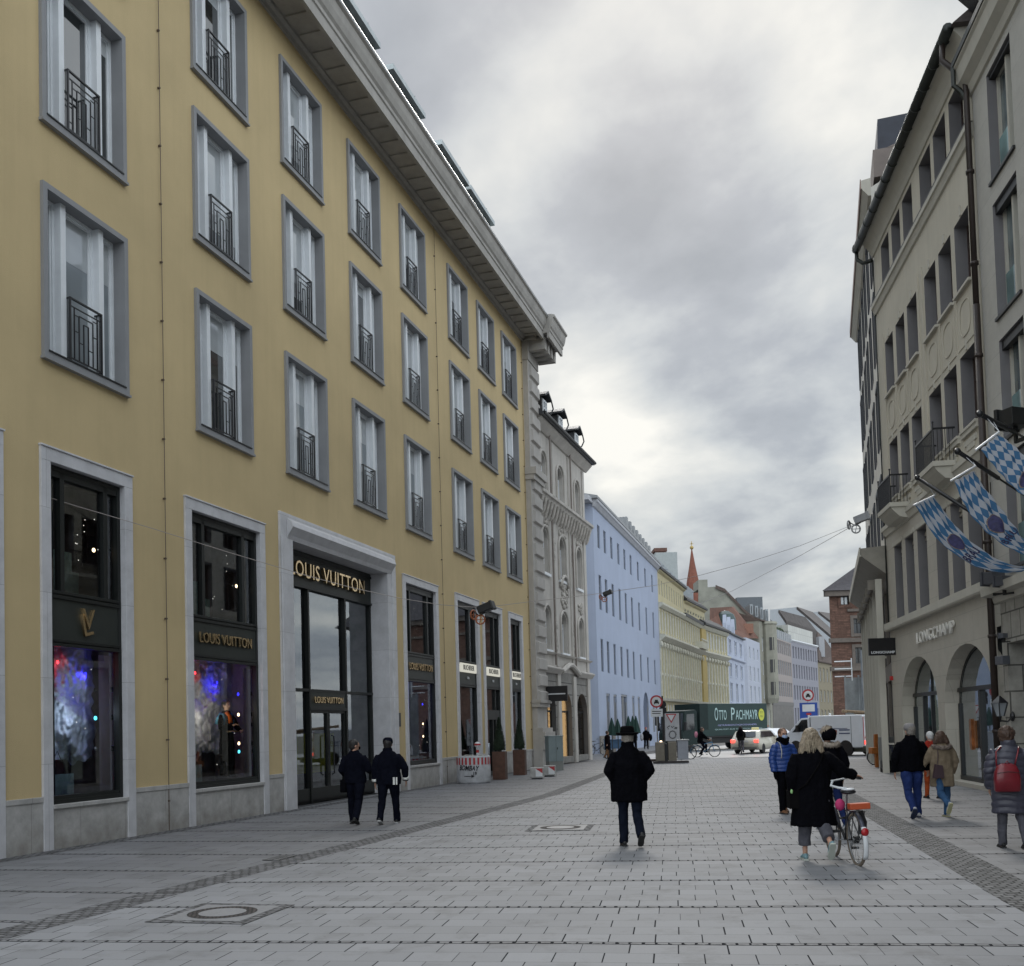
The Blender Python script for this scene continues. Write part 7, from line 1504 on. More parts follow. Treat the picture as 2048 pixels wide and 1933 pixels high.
        for sd in (-1,1):
            sh,e,w=A[sd]; tk=top.get('arm',.062); wend=w+(w-e)*top.get('cuff',.02)
            loft(c,[sh+Vector((-sd*.07,0,-.02)),sh+Vector((-sd*.012,0,-.022)),sh.lerp(e,.4),e,e.lerp(w,.5),wend],[(.042,.055),(tk*.96,tk*1.08),(tk*1.08,tk*1.08),(tk,tk),(tk*.9,tk*.9),(tk*.78,tk*.8)],14,ref=Vector((0,1,0)))
        if top.get('collar'): loft(c,[U(0,-.01,1.43),U(0,-.008,1.49),U(0,-.012,1.47+top['collar'])],[(.125,.105),(.102,.096),(.092,.094)],18)
        dsp=puffer(top['puff'],.016) if top.get('puff') else fold(top.get('fold',.012))
        g=remesh(c,top.get('name','coat'),m,o,.0115*s,7,dsp)
    # trousers
    if bottom:
        c=MB(); c.M=Matrix.Scale(s,4); wd=bottom.get('wide',1.0); loft(c,[U(0,0,1.02),U(0,-.005,.95),U(0,-.005,.86)],[(.15*b,.105*b),(.165*b,.118*b),(.15*b,.11*b)],20)
        for sd in (-1,1):
            hip,k,an,p=J[sd]; L=bottom.get('len',1.0); end=k.lerp(an,L)
            loft(c,[hip+Vector((0,0,.0)),hip.lerp(k,.35),k+Vector((0,0,.03)),k-Vector((0,0,.03)),k.lerp(end,.5),k.lerp(end,.86),end+(end-k).normalized()*(.035 if L>=1 else 0)],[(.096*b,.10*b),(.088*b*wd,.09*b*wd),(.068*wd,.072*wd),(.066*wd,.07*wd),(.062*wd,.064*wd),(.058*wd,.06*wd),(.058*wd,.062*wd)],14)
        remesh(c,'trousers',bottom['mat'],o,.011*s,2,fold(.009,7,.8))
    if shoe:
        for sd in (-1,1):
            hip,k,an,p=J[sd]; f=Vector((0,math.cos(p),-math.sin(p))); u=Vector((0,math.sin(p),math.cos(p))); c=MB(); c.M=Matrix.Scale(s,4)
            loft(c,[an-u*.035-f*.085,an-u*.03-f*.05,an-u*.025+f*.01,an-u*.042+f*.08,an-u*.055+f*.14,an-u*.06+f*.185],[(.022,.022),(.036,.042),(.042,.045),(.046,.032),(.044,.024),(.026,.014)],12)
            if shoe.get('boot'): loft(c,[an+u*.10,an+u*.02,an-u*.04],[.05,.048,.044],12)
            h=remesh(c,'shoe',shoe['mat'],o,.008*s,2); c=MB(); c.M=Matrix.Scale(s,4)
            q=[an-u*.08+f*y for y in (-.088,-.05,.02,.09,.15,.19)]; wv=[.03,.042,.038,.046,.044,.024]
            for zz_ in (0,):
                ring1=[q[i]+Vector((wv[i],0,0)) for i in range(6)]+[q[i]-Vector((wv[i],0,0)) for i in reversed(range(6))]; c.add([tuple(v) for v in ring1]+[tuple(v+u*.024) for v in ring1],[tuple(range(12)),tuple(range(23,11,-1))]+[(i,(i+1)%12,12+(i+1)%12,12+i) for i in range(12)])
            c.build('sole',shoe['sole'],h)
    hs=[]
    if hair:
        c=MB(); c.M=Matrix.Scale(s,4); k=hair['kind']; hs_=hair.get('vol',1.0)
        c.ell(hp(0,-.022,.030),(.094*hs_,.107*hs_,.101*hs_),18,14,rot=HR); c.ell(hp(0,-.045,-.015),(.083*hs_,.071*hs_,.080*hs_),14,10,rot=HR)
        if k=='long':
            ln_=hair.get('len',.22)
            for sd in (-1,0,1): loft(c,[hp(sd*.05,-.05,.02),hp(sd*.082,-.06,-.06),hp(sd*.10,-.062,-ln_*.7),hp(sd*.095,-.05,-ln_)],[(.06,.06),(.062,.05),(.058,.045),(.028,.02)],12)
        am=hair.get('rough',.006)
        o2=remesh(c,'hair',hair['mat'],o,.0085*s,1,lambda c_: am*(noise.noise(Vector((c_.x*60,c_.y*60,c_.z*14)))+.6*noise.noise(Vector((c_.x*28,c_.y*28,c_.z*9)))))
        if k in('long','curly'):
            st=MB(); rr2=random.Random(4); cc=hp(0,-.03,.02)
            for i in range(260):
                a=rr2.random()*2*PI; z0=rr2.uniform(-.03,.09); r0=.088*hs_*math.sqrt(max(.05,1-(z0/.11)**2)); p0=cc+HR@Vector((r0*math.cos(a),-abs(r0*math.sin(a))*1.08+.02,z0)); 
                if k=='curly': p1=p0+Vector((rr2.uniform(-.02,.02),rr2.uniform(-.02,.01),rr2.uniform(-.02,.02)))+(p0-cc).normalized()*.016; st.tube([tuple(p0),tuple((p0+p1)/2+Vector((.005,0,.006))),tuple(p1)],[.004,.0035,.001],4,cap=False)
                else:
                    d=(p0-cc); d.z=0; ln2=rr2.uniform(.5,1.08)*hair.get('len',.22); q1=p0+d.normalized()*.02+Vector((0,0,-ln2*.45)); q2=p0+d.normalized()*.012+Vector((rr2.uniform(-.02,.02),0,-ln2)); st.tube([tuple(p0),tuple(q1),tuple(q2)],[.0045,.004,.001],4,cap=False)
            st.M=Matrix.Identity(4); st.v=[(x*s,y*s,z*s) for x,y,z in st.v]; st.build('hair_strands',hair.get('mat2',hair['mat']),o2,True,fixn=False)
    # eyes
    c=MB(); 
    for sd in (-1,1): c.ell(tuple(hp(sd*.031,.080,.010)*s),(.013*s,.008*s,.007*s),8,6)
    c.build('eyes',plain('eye_dark',(.03,.02,.02),.2,var=0),o,True)
    return o,J,A,U,hp,s,HR,hc
def part(mb,name,mat,o,s,smooth=True):
    mb.v=[(x*s,y*s,z*s) for x,y,z in mb.v]; return mb.build(name,mat,o,smooth)
def thing_on(o,mb,name,mat,label,cat,s,smooth=True,bevel=0):
    """a carried thing: top-level, at the carrier's place"""
    mb.v=[(x*s,y*s,z*s) for x,y,z in mb.v]; t=mb.build(name,mat,None,smooth,bevel); t.location=o.location; t.rotation_euler=o.rotation_euler; return tag(t,label,cat)
BLKC=cloth('black',(.008,.008,.012)); NAVY=cloth('navy',(.012,.014,.028)); JEAN=cloth('denim',(.02,.035,.12)); JEANL=cloth('light_denim',(.045,.10,.20)); GREYT=cloth('grey_trouser',(.085,.085,.10)); SHB=plain('shoe_black',(.01,.01,.011),.5,var=.1); SHW=plain('shoe_white',(.42,.42,.42),.6,var=.1); SOLE=plain('sole_dark',(.02,.02,.02),.8,var=.1)
HG=plain('hair_grey',(.20,.18,.16),.7,var=.3,scale=40); HB=plain('hair_brown',(.06,.032,.02),.6,var=.4,scale=40); HD=plain('hair_dark',(.012,.010,.010),.6,var=.3,scale=40); HBL=plain('hair_blonde',(.25,.20,.14),.55,var=.35,scale=45)
def W3(px,py): p=atZ(px,py); return (p.x,p.y,0)
# 1 man in hat
o,J,A,U,hp,s,HR,hc=person(W3(1262,1692),R(3),1.84,'man in black coat and brimmed hat walking away down the middle of the plaza',
 dict(mat=BLKC,hem=.66,wide=1.27,arm=.080,fold=.014,collar=.10,flare=.0),dict(mat=cloth('dark_denim',(.018,.024,.045)),wide=1.12),((4,6,0,0),(-9,34,40,0)),((-14,22,40,32),(-14,22,40,32)),dict(kind='short',mat=HG),dict(mat=SHB,sole=SOLE),headturn=-4,build=1.12)
c=MB(); c.lathe([(.11,.030),(.165,.048),(.178,.070),(.168,.078),(.112,.062),(.108,.10),(.102,.150),(.083,.178),(.03,.168),(0,.158)],26,tuple(hc+Vector((0,-.012,.015))),cap=True); part(c,'hat',cloth('hat_felt',(.012,.011,.013)),o,s)
c=MB(); c.lathe([(.1135,.066),(.111,.10)],26,tuple(hc+Vector((0,-.012,.015))),cap=False); part(c,'hat_band',BLKC,o,s)
# 2, 3 guards
o,J,A,U,hp,s,HR,hc=person(W3(712,1649),R(-12),1.79,'left one of two guards in navy uniform, head turned to the right',
 dict(mat=NAVY,hem=.84,wide=1.05,arm=.072,collar=.05,name='jacket'),dict(mat=NAVY,wide=1.2),((10,4,0),(-12,22,22)),((-8,16,70,10),(6,18,78,18)),dict(kind='short',mat=HD),dict(mat=SHB,sole=SOLE,boot=True),headturn=-52,build=1.1)
c=MB(); c.ell(tuple(hp(0,.085,-.045)),(.045,.03,.04),10,8,rot=HR); part(c,'face_mask',BLKC,o,s); c=MB(); c.box(-.30,-.17,-.10,.08,.66,.92); thing_on(o,c,'holster_bag',BLKC,'black pouch hanging at the left hip of the left guard','pouch',s,False,.02)
o,J,A,U,hp,s,HR,hc=person(W3(779,1648),R(-6),1.80,'right one of two guards in navy uniform, with white reflective cuffs and cap',
 dict(mat=NAVY,hem=.80,wide=1.12,arm=.074,collar=.08,name='jacket'),dict(mat=NAVY,wide=1.18),((-12,18,20),(12,4,0)),((-4,14,12,0),(6,26,14,0)),dict(kind='short',mat=HD),dict(mat=SHB,sole=SHW,boot=True),headturn=4,build=1.16)
c=MB(); c.lathe([(.103,-.0),(.105,.05),(.094,.10),(.055,.127),(0,.131)],20,tuple(hc+Vector((0,-.008,.02)))); part(c,'cap',NAVY,o,s)
for sd in (-1,1):
    sh,e,w=A[sd]; c=MB(); d=(w-e).normalized(); loft(c,[w-d*.075,w-d*.02],[(.068,.068),(.066,.066)],14,ref=Vector((0,1,0))); part(c,'reflective_cuff',plain('reflective_white',(.62,.62,.60),.4,var=.05),o,s)
c=MB(); c.box(.13,.17,-.175,-.165,.80,.95); c.box(.19,.22,-.175,-.165,.80,.95); part(c,'reflective_tag',plain('reflective_white',(.62,.62,.60)),o,s,False)
# 4 blue jacket man facing camera
o,J,A,U,hp,s,HR,hc=person(W3(1571,1627),PI+R(14),1.78,'man facing the camera in a blue quilted jacket with face mask and black gloves',
 dict(mat=plain('blue_puffer',(.012,.045,.20),.45,var=.12,scale=5),hem=.86,wide=1.05,arm=.078,puff=.085,name='jacket'),dict(mat=BLKC,wide=1.05),((-10,14,14),(8,4,0)),((4,16,14,0),(0,14,16,0)),dict(kind='short',mat=plain('hair_auburn',(.11,.06,.035),.6,var=.3)),dict(mat=plain('shoe_brown',(.16,.075,.035),.5),sole=SOLE),glove=(BLKC,(-1,1)))
c=MB(); c.ell(tuple(hp(0,.062,-.048)),(.060,.052,.050),14,10,rot=HR); part(c,'face_mask',plain('mask_blue',(.30,.40,.60),.8,var=.05),o,s)
c=MB(); 
for sd in (-1,1): c.tube([tuple(hp(sd*.033+.022*math.cos(a),.097,.010+.016*math.sin(a))) for a in [2*PI*k/12 for k in range(13)]],.003,5,cap=False)
c.tube([tuple(hp(-.012,.098,.01)),tuple(hp(.012,.098,.01))],.003,5); part(c,'glasses',BLACK,o,s)
c=MB(); 
for i in range(3): c.tube([tuple(U((.088+.01*i)*math.cos(a),(.085+.01*i)*math.sin(a),1.44+.04*i+.012*math.sin(3*a))) for a in [2*PI*k/18 for k in range(19)]],.036,8,cap=False)
c.ell(tuple(U(0,.07,1.42)),(.075,.05,.06),10,8); part(c,'scarf',BLKC,o,s)
c=MB(); c.tube([tuple(U(.13,.02,1.47)),tuple(U(.12,.11,1.42)),tuple(U(.11,.145,1.25)),tuple(U(.13,.15,1.12))],.010,6); part(c,'white_strap',SHW,o,s)
# 5 blonde woman pushing the bicycle
wl=W3(1631,1722); bk=W3(1717,1731); bkx,bky=bk[0],bk[1]+.52
grip=Vector((bkx+.30,bky+.14,1.09))
H_=1.80; s_=H_/1.75
def loc2(v,base,rz=0): return Matrix.Rotation(-rz,3,'Z')@Vector((v.x-base[0],v.y-base[1],v.z))/s_
rzw=R(-4); gl=loc2(grip+Vector((-.10,-.03,.06)),wl,rzw)
o,J,A,U,hp,s,HR,hc=person(wl,rzw,H_,'blonde woman in a long black coat pushing the bicycle away from the camera',
 dict(mat=BLKC,hem=.46,wide=1.14,arm=.082,flare=.04,fold=.013,collar=.07),dict(mat=GREYT,wide=1.38,len=.72),((8,2,0,1),(-8,46,54,2)),((-6,14,14,4),((gl.x*.55+.08,gl.y*.30,1.17),(gl.x,gl.y,gl.z))),dict(kind='long',mat=HBL,len=.24,vol=1.12,rough=.012,mat2=plain('hair_blonde_light',(.34,.28,.20),.5,var=.3,scale=40)),dict(mat=plain('trainer_teal',(.16,.27,.30),.6,var=.4,scale=20),sole=plain('sole_pale',(.42,.45,.40),.7)),build=1.12,headturn=-6)
c=MB(); c.tube([tuple(U(.15,-.09,1.44)),tuple(U(.05,-.155,1.25)),tuple(U(-.12,-.175,1.02)),tuple(U(-.24,-.08,.92))],.012,6); c.box(-.33,-.20,-.12,.10,.70,.94); thing_on(o,c,'shoulder_bag',cloth('bag_black',(.012,.011,.012)),'black shoulder bag hanging at the left side of the blonde woman','bag',s,False,.015)
c=MB(); c.ell((-.30*s/s,-.125,.93),(.018,.012,.03),8,6); part(c,'green_bag_charm',plain('charm_green',(.25,.45,.18),.5),o,s)
b=bicycle('bicycle',(bkx,bky,0),R(-.5),'black bicycle with white mudguard end and orange red rack box pushed by the woman',BLACK,plain('tan_tyre',(.16,.13,.10),.8,var=.2),STEEL,True,lean=R(-2))
# 6 person with fur hood beyond the bicycle
o,J,A,U,hp,s,HR,hc=person(W3(1662,1662),R(6),1.80,'person in a dark parka with fur trimmed hood and dark cap walking beyond the bicycle',
 dict(mat=cloth('dark_parka',(.010,.010,.016)),hem=.72,wide=1.12,arm=.078,name='parka'),dict(mat=cloth('blue_jeans2',(.012,.02,.07))),((8,4,0),(-12,26,30)),((4,14,30,6),(-4,16,20,4)),dict(kind='short',mat=HBL,vol=1.08),dict(mat=plain('trainer_blue',(.03,.07,.14),.6),sole=SHW),build=1.12)
c=MB(); c.lathe([(.10,-.10),(.122,-.04),(.125,.03),(.105,.08),(.06,.108),(0,.114)],20,tuple(hc+Vector((.022,-.035,.0)))); part(c,'cap',BLKC,o,s)
def fur(o,s,pts,r,mat,name='fur_trim',n=900,seed=1):
    c=MB(); c.tube([tuple(p) for p in pts],r*.75,9); rr2=random.Random(seed)
    for i in range(n):
        t=rr2.random()*(len(pts)-1); k=int(t); p=Vector(pts[k]).lerp(Vector(pts[min(k+1,len(pts)-1)]),t-k); d=Vector((rr2.gauss(0,1),rr2.gauss(0,1),rr2.gauss(0,1))).normalized(); a=p+d*r*.6; e=d.cross(Vector((0,.3,1))).normalized()*.004; q=p+d*r*rr2.uniform(1.0,1.5); c.add([tuple(a-e),tuple(a+e),tuple(q)],[(0,1,2)])
    c.v=[(x*s,y*s,z*s) for x,y,z in c.v]; return c.build(name,mat,o,True,fixn=False)
FURP=plain('pale_fur',(.34,.29,.24),.9,var=.4,scale=30); FURB=plain('brown_fur',(.17,.135,.115),.9,var=.45,scale=30)
fur(o,s,[U(-.17,-.03,1.44),U(-.13,-.13,1.455),U(-.04,-.17,1.44),U(.06,-.17,1.44),U(.14,-.12,1.455),U(.18,-.02,1.44)],.05,FURP)
fur(o,s,[hp(-.10,-.02,.02),hp(-.07,-.04,.095),hp(0,-.03,.125),hp(.07,-.02,.10)],.035,FURP,'hood_fur',500,9)
# 7, 8 couple
pm=W3(1827,1636); pw_=W3(1888,1635)
sep=pw_[0]-pm[0]
o,J,A,U,hp,s,HR,hc=person(pm,R(-3),1.80,'man in black jacket, blue jeans and grey cap holding hands with a woman',
 dict(mat=BLKC,hem=.86,wide=1.10,arm=.074,collar=.07,name='jacket'),dict(mat=JEAN,wide=1.12),((-12,30,44,1),(9,4,0)),((-2,18,12,0),((.285,.02,1.13),(.33,.10,.89))),dict(kind='short',mat=HG),dict(mat=SHW,sole=plain('sole_navy',(.02,.03,.07),.6)),build=1.12,headturn=14)
c=MB(); c.lathe([(.103,.0),(.106,.045),(.096,.092),(.055,.121),(0,.125)],20,tuple(hc+Vector((0,-.01,.022)))); c.prism([(-.07,.0),(.07,.0),(.055,.07),(-.055,.07)],.0,.012,'z'); part(c,'cap',plain('cap_grey',(.20,.19,.19),.8,var=.1),o,s)
o,J,A,U,hp,s,HR,hc=person(pw_,R(2),1.66,'brown haired woman in a tan parka with fur hood and light jeans',
 dict(mat=cloth('tan_parka',(.19,.15,.105)),hem=.62,wide=1.16,arm=.072,flare=.0,name='parka'),dict(mat=JEANL),((-18,40,55),(8,2,0)),((( -.285,.03,1.16),(-.40,.10,.98)),(-4,18,30,6)),dict(kind='long',mat=HB,len=.16),dict(mat=SHW,sole=plain('sole_cream',(.42,.40,.24),.7)),headturn=-10,build=1.05)
fur(o,s,[U(-.17,.0,1.43),U(-.16,-.09,1.42),U(-.06,-.155,1.40),U(.05,-.16,1.40),U(.15,-.10,1.42),U(.17,.0,1.43)],.055,FURB,seed=5)
c=MB(); c.tube([tuple(U(-.12,-.10,1.42)),tuple(U(-.14,-.165,1.25)),tuple(U(-.16,-.17,1.08))],.009,6); c.prism([(-.28,.80),(-.06,.80),(-.08,1.05),(-.22,1.08)],-.24,-.16); thing_on(o,c,'shoulder_bag',plain('bag_plum',(.05,.028,.035),.6),'dark plum shoulder bag on the back of the woman in the tan parka','bag',s,False,.015)
# 9 red dressed person behind the couple
person(W3(1865,1597),R(5),1.58,'white haired person in red jacket and rust trousers behind the woman in tan',
 dict(mat=cloth('red_jacket',(.28,.03,.02)),hem=.86,wide=1.05,arm=.07,name='jacket'),dict(mat=cloth('rust_trouser',(.30,.06,.02))),((6,4,0),(-8,12,12)),((0,10,14,0),(0,12,40,6)),dict(kind='short',mat=plain('hair_white',(.5,.5,.5),.6,var=.2)),dict(mat=SHB,sole=SOLE),vox=.011)
# 10 right hand woman with backpack
o,J,A,U,hp,s,HR,hc=person(W3(2026,1697),R(-10),1.74,'woman in a long grey quilted coat wearing a red backpack at the right edge',
 dict(mat=plain('grey_puffer',(.045,.045,.065),.42,var=.12,scale=5),hem=.50,wide=1.16,arm=.085,puff=.098,flare=.01,collar=.10),dict(mat=GREYT,wide=1.05),((6,2,0),(-4,22,12,3)),((4,14,20,4),(-2,20,60,10)),dict(kind='curly',mat=HB,vol=1.16,rough=.014),dict(mat=SHB,sole=SOLE,boot=True),headturn=-38,build=1.08)
c=MB(); c.ell(tuple(hp(0,.072,-.045)),(.055,.045,.045),12,8,rot=HR); part(c,'face_mask',plain('mask_pale',(.45,.5,.6),.8,var=.05),o,s)
c=MB(); 
rs=[]
for z,w_,d_ in ((.83,.155,.05),(.85,.175,.075),(1.0,.178,.085),(1.12,.165,.08),(1.20,.13,.065),(1.235,.07,.03)):
    rs.append([(-.10+w_*math.copysign(abs(math.cos(a))**.55,math.cos(a)),-.235+d_*math.copysign(abs(math.sin(a))**.6,math.sin(a)),z) for a in [2*PI*k/22 for k in range(22)]])
c.rings(rs); c.tube([(-.22,-.18,1.2),(-.20,-.12,1.40),(-.12,-.08,1.47)],.012,6); c.tube([(.02,-.2,1.2),(.08,-.16,1.38),(.12,-.08,1.46)],.012,6); c.tube([(-.13,-.26,1.22),(-.10,-.27,1.27),(-.06,-.26,1.22)],.008,6)
bp=thing_on(o,c,'backpack',plain('red_leather',(.16,.006,.014),.32,var=.15,scale=5,coat=.3),'shiny dark red backpack on the woman in the grey quilted coat','backpack',s)
c=MB(); c.tube([(-.25*s,-.318*s,1.10*s),(-.1*s,-.325*s,1.12*s),(.05*s,-.315*s,1.10*s)],.004,5); c.build('zip',SOLE,bp)
# far people --------------------------------------------------
def far(px,py,H,rz,lab,tm,bm,hm=HD,hem=.6,legs=((8,4,0),(-12,20,20)),arms=((0,12,14,0),(0,12,14,0)),Y=None,**k):
    l=W3(px,py) if Y is None else tuple(Vector((atY(px,py,Y).x,Y,0)))
    return person(l,rz,H,lab,dict(mat=tm,hem=hem,wide=1.1,arm=.074),dict(mat=bm),legs,arms,dict(kind='short',mat=hm),dict(mat=SHB,sole=SOLE),vox=.016,**k)
far(1216,1518,1.68,R(-60),'woman in a flared dark coat with bare looking legs walking by the closed parasols',cloth('dark_red_coat',(.02,.012,.016)),cloth('tan_leg',(.16,.09,.05)),HB,.55,arms=((20,20,10,0),(-30,24,10,0)))
far(1268,1505,1.72,R(10),'dark dressed passer-by mostly hidden behind the man in the hat',BLKC,NAVY,HG,.7)
o_=far(1293,1499,1.80,R(180),'person in black with a red cap carrying bags near the blue building archway',BLKC,BLKC,plain('cap_red',(.35,.03,.04),.7),.7)
c=MB(); c.ell((-.35,.0,.95),(.16,.14,.30),10,8); thing_on(o_[0],c,'black_sack',BLKC,'black sack carried by the person with the red cap','sack',1); c=MB(); c.ell((.36,.05,1.0),(.14,.14,.32),10,8); thing_on(o_[0],c,'white_sack',plain('sack_white',(.42,.43,.46),.8),'pale sack carried by the person with the red cap','sack',1)
far(1531,1490,1.75,R(90),'tiny dark dressed passer-by under the brown awning beyond the taxi',BLKC,NAVY,HD,.7,Y=92)
far(1537,1490,1.72,R(150),'tiny passer-by in a pale coat beyond the taxi',plain('pale_coat',(.35,.38,.45),.8),NAVY,HG,.7,Y=93)
# blue handcart by the parasols
q=atZ(1232,1511); c=MB(); c.box(-.75,.75,-.4,.4,.45,1.05); c.box(-.8,.8,-.45,.45,1.03,1.08); t=c.build('handcart',plain('blue_box',(.05,.11,.20),.5,var=.15),None,bevel=.03); t.location=(q.x,q.y,0); tag(t,'small blue handcart standing beside the closed parasols','handcart')
c=MB(); 
for x in (-.5,.5): c.lathe([(.0,-.03),(.24,-.03),(.24,.03),(0,.03)],14); 
c.v=[(x+(-.5 if i<len(c.v)//2 else .5),z-.3,y+.24) for i,(x,y,z) in enumerate(c.v)]; c.build('wheel',RUBBER,t)
# cyclists ----------------------------------------------------
def cyclist(px,py,rz,lab,blab,tm,bm,frame,hm,lean=12,Y=None):
    q=atZ(px,py) if Y is None else Vector((atY(px,1500,Y).x,Y,0)); b=bicycle('bicycle',(q.x,q.y,0),rz,blab,frame)
    o=person((q.x,q.y,0),rz,1.72,lab,dict(mat=tm,hem=.84,wide=1.12,arm=.07,name='jacket'),dict(mat=bm),((62,62,0,3),(28,62,10,3)),((38,10,22,0),(38,10,22,0)),dict(kind='long',mat=hm,len=.15),dict(mat=SHB,sole=SOLE),vox=.016,lean=lean,seated=.97)
    o[0].location=Matrix.Rotation(rz,3,'Z')@Vector((0,-.32,0))+Vector((q.x,q.y,0)); return o,b
(o_,b_)=cyclist(1412,1514.5,-PI/2+R(4),'cyclist in black with a pink bag riding the blue bicycle across the road','light blue city bicycle ridden past the green truck',BLKC,NAVY,plain('light_blue_frame',(.05,.20,.38),.35,var=.05),HB)
c=MB(); c.ell((.0,-.22,1.32),(.15,.10,.18),10,8); thing_on(o_[0],c,'pink_bag',plain('pink_bag',(.50,.20,.28),.7),'pink bag on the back of the cyclist on the blue bicycle','bag',1)
(o_,b_)=cyclist(1483,1509,R(-14),'cyclist in dark clothes with a backpack seen from behind before the truck','dark bicycle ridden away beside the rear wheel of the truck',cloth('olive_dark',(.02,.022,.02)),GREYT,BLACK,HD,10)
c=MB(); c.ell((.0,-.20,1.34),(.17,.11,.24),10,8); thing_on(o_[0],c,'dark_backpack',BLKC,'black backpack on the cyclist before the rear of the truck','backpack',1)
q=atZ(1374,1519); bicycle('bicycle',(q.x-.3,q.y,0),R(-84),'bicycle parked half hidden behind the beige power boxes',DARK)
q=atZ(1754,1531); bicycle('bicycle',(q.x+.55,q.y+.3,0),R(-86),'bicycle parked behind the orange stand on the right',plain('pale_bike',(.3,.3,.3),.4))
q=atZ(1190,1512); bicycle('bicycle',(q.x+.3,q.y+1.5,0),R(-70),'dark bicycle leaning by the plinth of the pale blue building',BLACK)
# mannequin in the second shop window
DM=.50; sx=LVP(21.05+DM*21.05/13,-(.13+DM)); zb_=.95
o,J,A,U,hp,s,HR,hc=person((sx.x,sx.y,zb_),R(-125),1.86,'shop mannequin in black with blue cape and orange scarf in the second window',
 dict(mat=cloth('mannequin_black',(.008,.008,.009)),hem=.80,wide=.95,arm=.06,name='top'),dict(mat=cloth('mannequin_black',(.008,.008,.009)),wide=1.3),((2,2,0),(-2,2,0)),((10,20,60,20),(20,14,80,30)),dict(kind='short',mat=HD),dict(mat=SHB,sole=SOLE),name='mannequin',vox=.011,build=.88,skin=plain('mannequin_skin',(.40,.27,.20),.4))
c=MB(); loft(c,[U(0,-.02,1.44),U(0,-.04,1.30),U(.02,-.06,1.16)],[(.16,.11),(.24,.15),(.25,.15)],18); part(c,'blue_cape',cloth('teal_cape',(.06,.17,.26)),o,s)
c=MB(); c.tube([tuple(U(.07,.08,1.46)),tuple(U(.03,.15,1.36)),tuple(U(.02,.17,1.15))],.045,8); part(c,'orange_scarf',cloth('orange',(.42,.10,.02)),o,s)
c=MB(); 
for i in range(10): c.ell((-.14+.03*i,.19+.02*math.sin(i),1.03),(.022,.02,.022),6,5)
part(c,'chain_belt',M_GOLD,o,s)
# ================================================================ world, sun, camera
w=bpy.data.worlds.new('World'); scene.world=w; w.use_nodes=True; nt=w.node_tree; nt.nodes.clear()
out=N(nt,'ShaderNodeOutputWorld'); bg=N(nt,'ShaderNodeBackground')
SUN_AZ=R(9); SUN_EL=R(38)     # azimuth measured right of the street axis
sky=N(nt,'ShaderNodeTexSky'); sky.sky_type='NISHITA'; sky.sun_disc=False; sky.sun_elevation=SUN_EL; sky.sun_rotation=SUN_AZ; sky.air_density=1.2; sky.dust_density=2
tc=N(nt,'ShaderNodeTexCoord'); sp=N(nt,'ShaderNodeSeparateXYZ'); nt.links.new(tc.outputs['Generated'],sp.inputs[0])
zz=math_(nt,'ADD',math_(nt,'MAXIMUM',sp.outputs[2],0.0),.22)
cb=N(nt,'ShaderNodeCombineXYZ'); nt.links.new(math_(nt,'DIVIDE',sp.outputs[0],zz),cb.inputs[0]); nt.links.new(math_(nt,'DIVIDE',sp.outputs[1],zz),cb.inputs[1])
def cl(scale,det,off,rough=.55,dist=.3):
    mp=N(nt,'ShaderNodeMapping'); mp.inputs['Location'].default_value=off; mp.inputs['Rotation'].default_value=(0,0,.5); mp.inputs['Scale'].default_value=(1.0,.8,1); nt.links.new(cb.outputs[0],mp.inputs[0])
    n=N(nt,'ShaderNodeTexNoise',i_Scale=scale,i_Detail=det,i_Roughness=rough,i_Distortion=dist); nt.links.new(mp.outputs[0],n.inputs['Vector']); return n.outputs[0]
n1=cl(1.9,7.0,(3.1,1.7,0),.5); n2=cl(5.0,5.0,(1.0,5.0,2),.55,.15)
v=math_(nt,'ADD',math_(nt,'MULTIPLY',math_(nt,'SUBTRACT',n1,.10),.85),math_(nt,'MULTIPLY',n2,.36))
def lobe(px,py,rad,amp):
    d=ray(px,py).normalized(); dp=N(nt,'ShaderNodeVectorMath',operation='DOT_PRODUCT'); nt.links.new(tc.outputs['Generated'],dp.inputs[0]); dp.inputs[1].default_value=d
    k=1/(1-math.cos(R(rad))); e=math_(nt,'POWER',2.718,math_(nt,'MULTIPLY',math_(nt,'SUBTRACT',dp.outputs['Value'],1.0),k)); return math_(nt,'MULTIPLY',e,amp)
for l in ((1090,190,5,.08),(1000,350,3.0,.05),(1560,60,9,.03),(1430,330,7,-.04),(1250,860,4.5,.12),(1330,960,4,.08),(1450,880,4,.06),(1230,700,3,.05),(1300,480,6,-.12),(1480,560,6,-.13),(1200,540,4,-.07),(1550,760,4,-.03),(1480,1090,8,-.06),(1620,440,4,.02),(1180,930,4,.10)):
    v=math_(nt,'ADD',v,lobe(*l))
v=math_(nt,'ADD',math_(nt,'MULTIPLY',math_(nt,'SUBTRACT',v,.52),1.5),.52)
colr=ramp(nt,v,[(.26,(.245,.28,.325)),(.42,(.325,.36,.405)),(.54,(.45,.485,.51)),(.68,(.58,.60,.595)),(.86,(.78,.775,.73))])
skyc=mixc(nt,1.0,sky.outputs[0],(.10,.10,.10),'MULTIPLY')
mixn=mixc(nt,.93,skyc,colr)
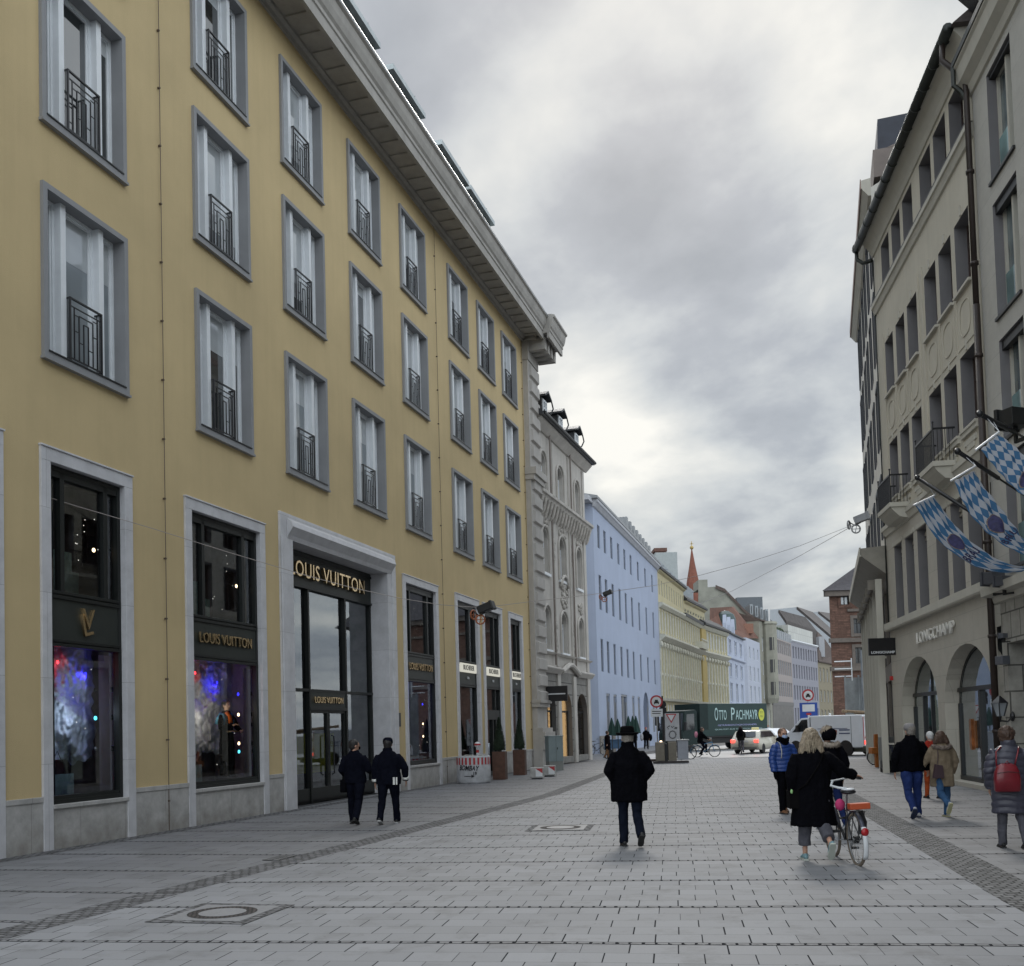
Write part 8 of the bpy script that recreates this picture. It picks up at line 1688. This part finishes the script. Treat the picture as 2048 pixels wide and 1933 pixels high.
# below the horizon: dull ground tone
gm=math_(nt,'GREATER_THAN',sp.outputs[2],-.01)
fin=mixc(nt,gm,(.12,.12,.125),mixn)
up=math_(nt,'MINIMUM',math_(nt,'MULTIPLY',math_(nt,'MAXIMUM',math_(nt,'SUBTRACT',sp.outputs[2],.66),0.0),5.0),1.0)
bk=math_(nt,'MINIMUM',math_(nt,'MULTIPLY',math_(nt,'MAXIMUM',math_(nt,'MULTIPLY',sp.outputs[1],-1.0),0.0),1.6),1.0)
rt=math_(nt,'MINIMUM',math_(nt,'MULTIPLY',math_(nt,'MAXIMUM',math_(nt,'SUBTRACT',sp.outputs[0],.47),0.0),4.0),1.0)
gain=math_(nt,'ADD',math_(nt,'ADD',math_(nt,'MULTIPLY',math_(nt,'MAXIMUM',up,bk),2.0),math_(nt,'MULTIPLY',rt,1.1)),1.0)  # sky gain added out of view overhead, behind and right, to light facades
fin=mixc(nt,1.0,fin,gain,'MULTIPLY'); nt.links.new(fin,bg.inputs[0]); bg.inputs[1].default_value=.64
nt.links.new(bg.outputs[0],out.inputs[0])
sd=bpy.data.lights.new('sun','SUN'); sd.energy=.65; sd.angle=R(12); sd.color=(1,.96,.9); so=bpy.data.objects.new('sun',sd); COL.objects.link(so)
dv=Vector((math.sin(SUN_AZ)*math.cos(SUN_EL),math.cos(SUN_AZ)*math.cos(SUN_EL),math.sin(SUN_EL)))
so.rotation_euler=dv.to_track_quat('Z','Y').to_euler(); so.location=(0,0,40)
cam=bpy.data.cameras.new('camera'); co=bpy.data.objects.new('camera',cam); COL.objects.link(co)
co.matrix_world=Matrix(((VR.x,VU.x,-VF.x,0),(VR.y,VU.y,-VF.y,0),(VR.z,VU.z,-VF.z,CH),(0,0,0,1)))
cam.sensor_width=36; cam.sensor_fit='HORIZONTAL'; cam.lens=36*CF/2048; cam.shift_x=-(CX-1024)/2048; cam.shift_y=(CY-966.5)/2048
cam.clip_end=3000; cam.clip_start=.05; scene.camera=co
scene.view_settings.view_transform='Standard'; scene.view_settings.look='None'; scene.view_settings.exposure=.90; scene.view_settings.gamma=1
scene.render.resolution_x=1024; scene.render.resolution_y=966
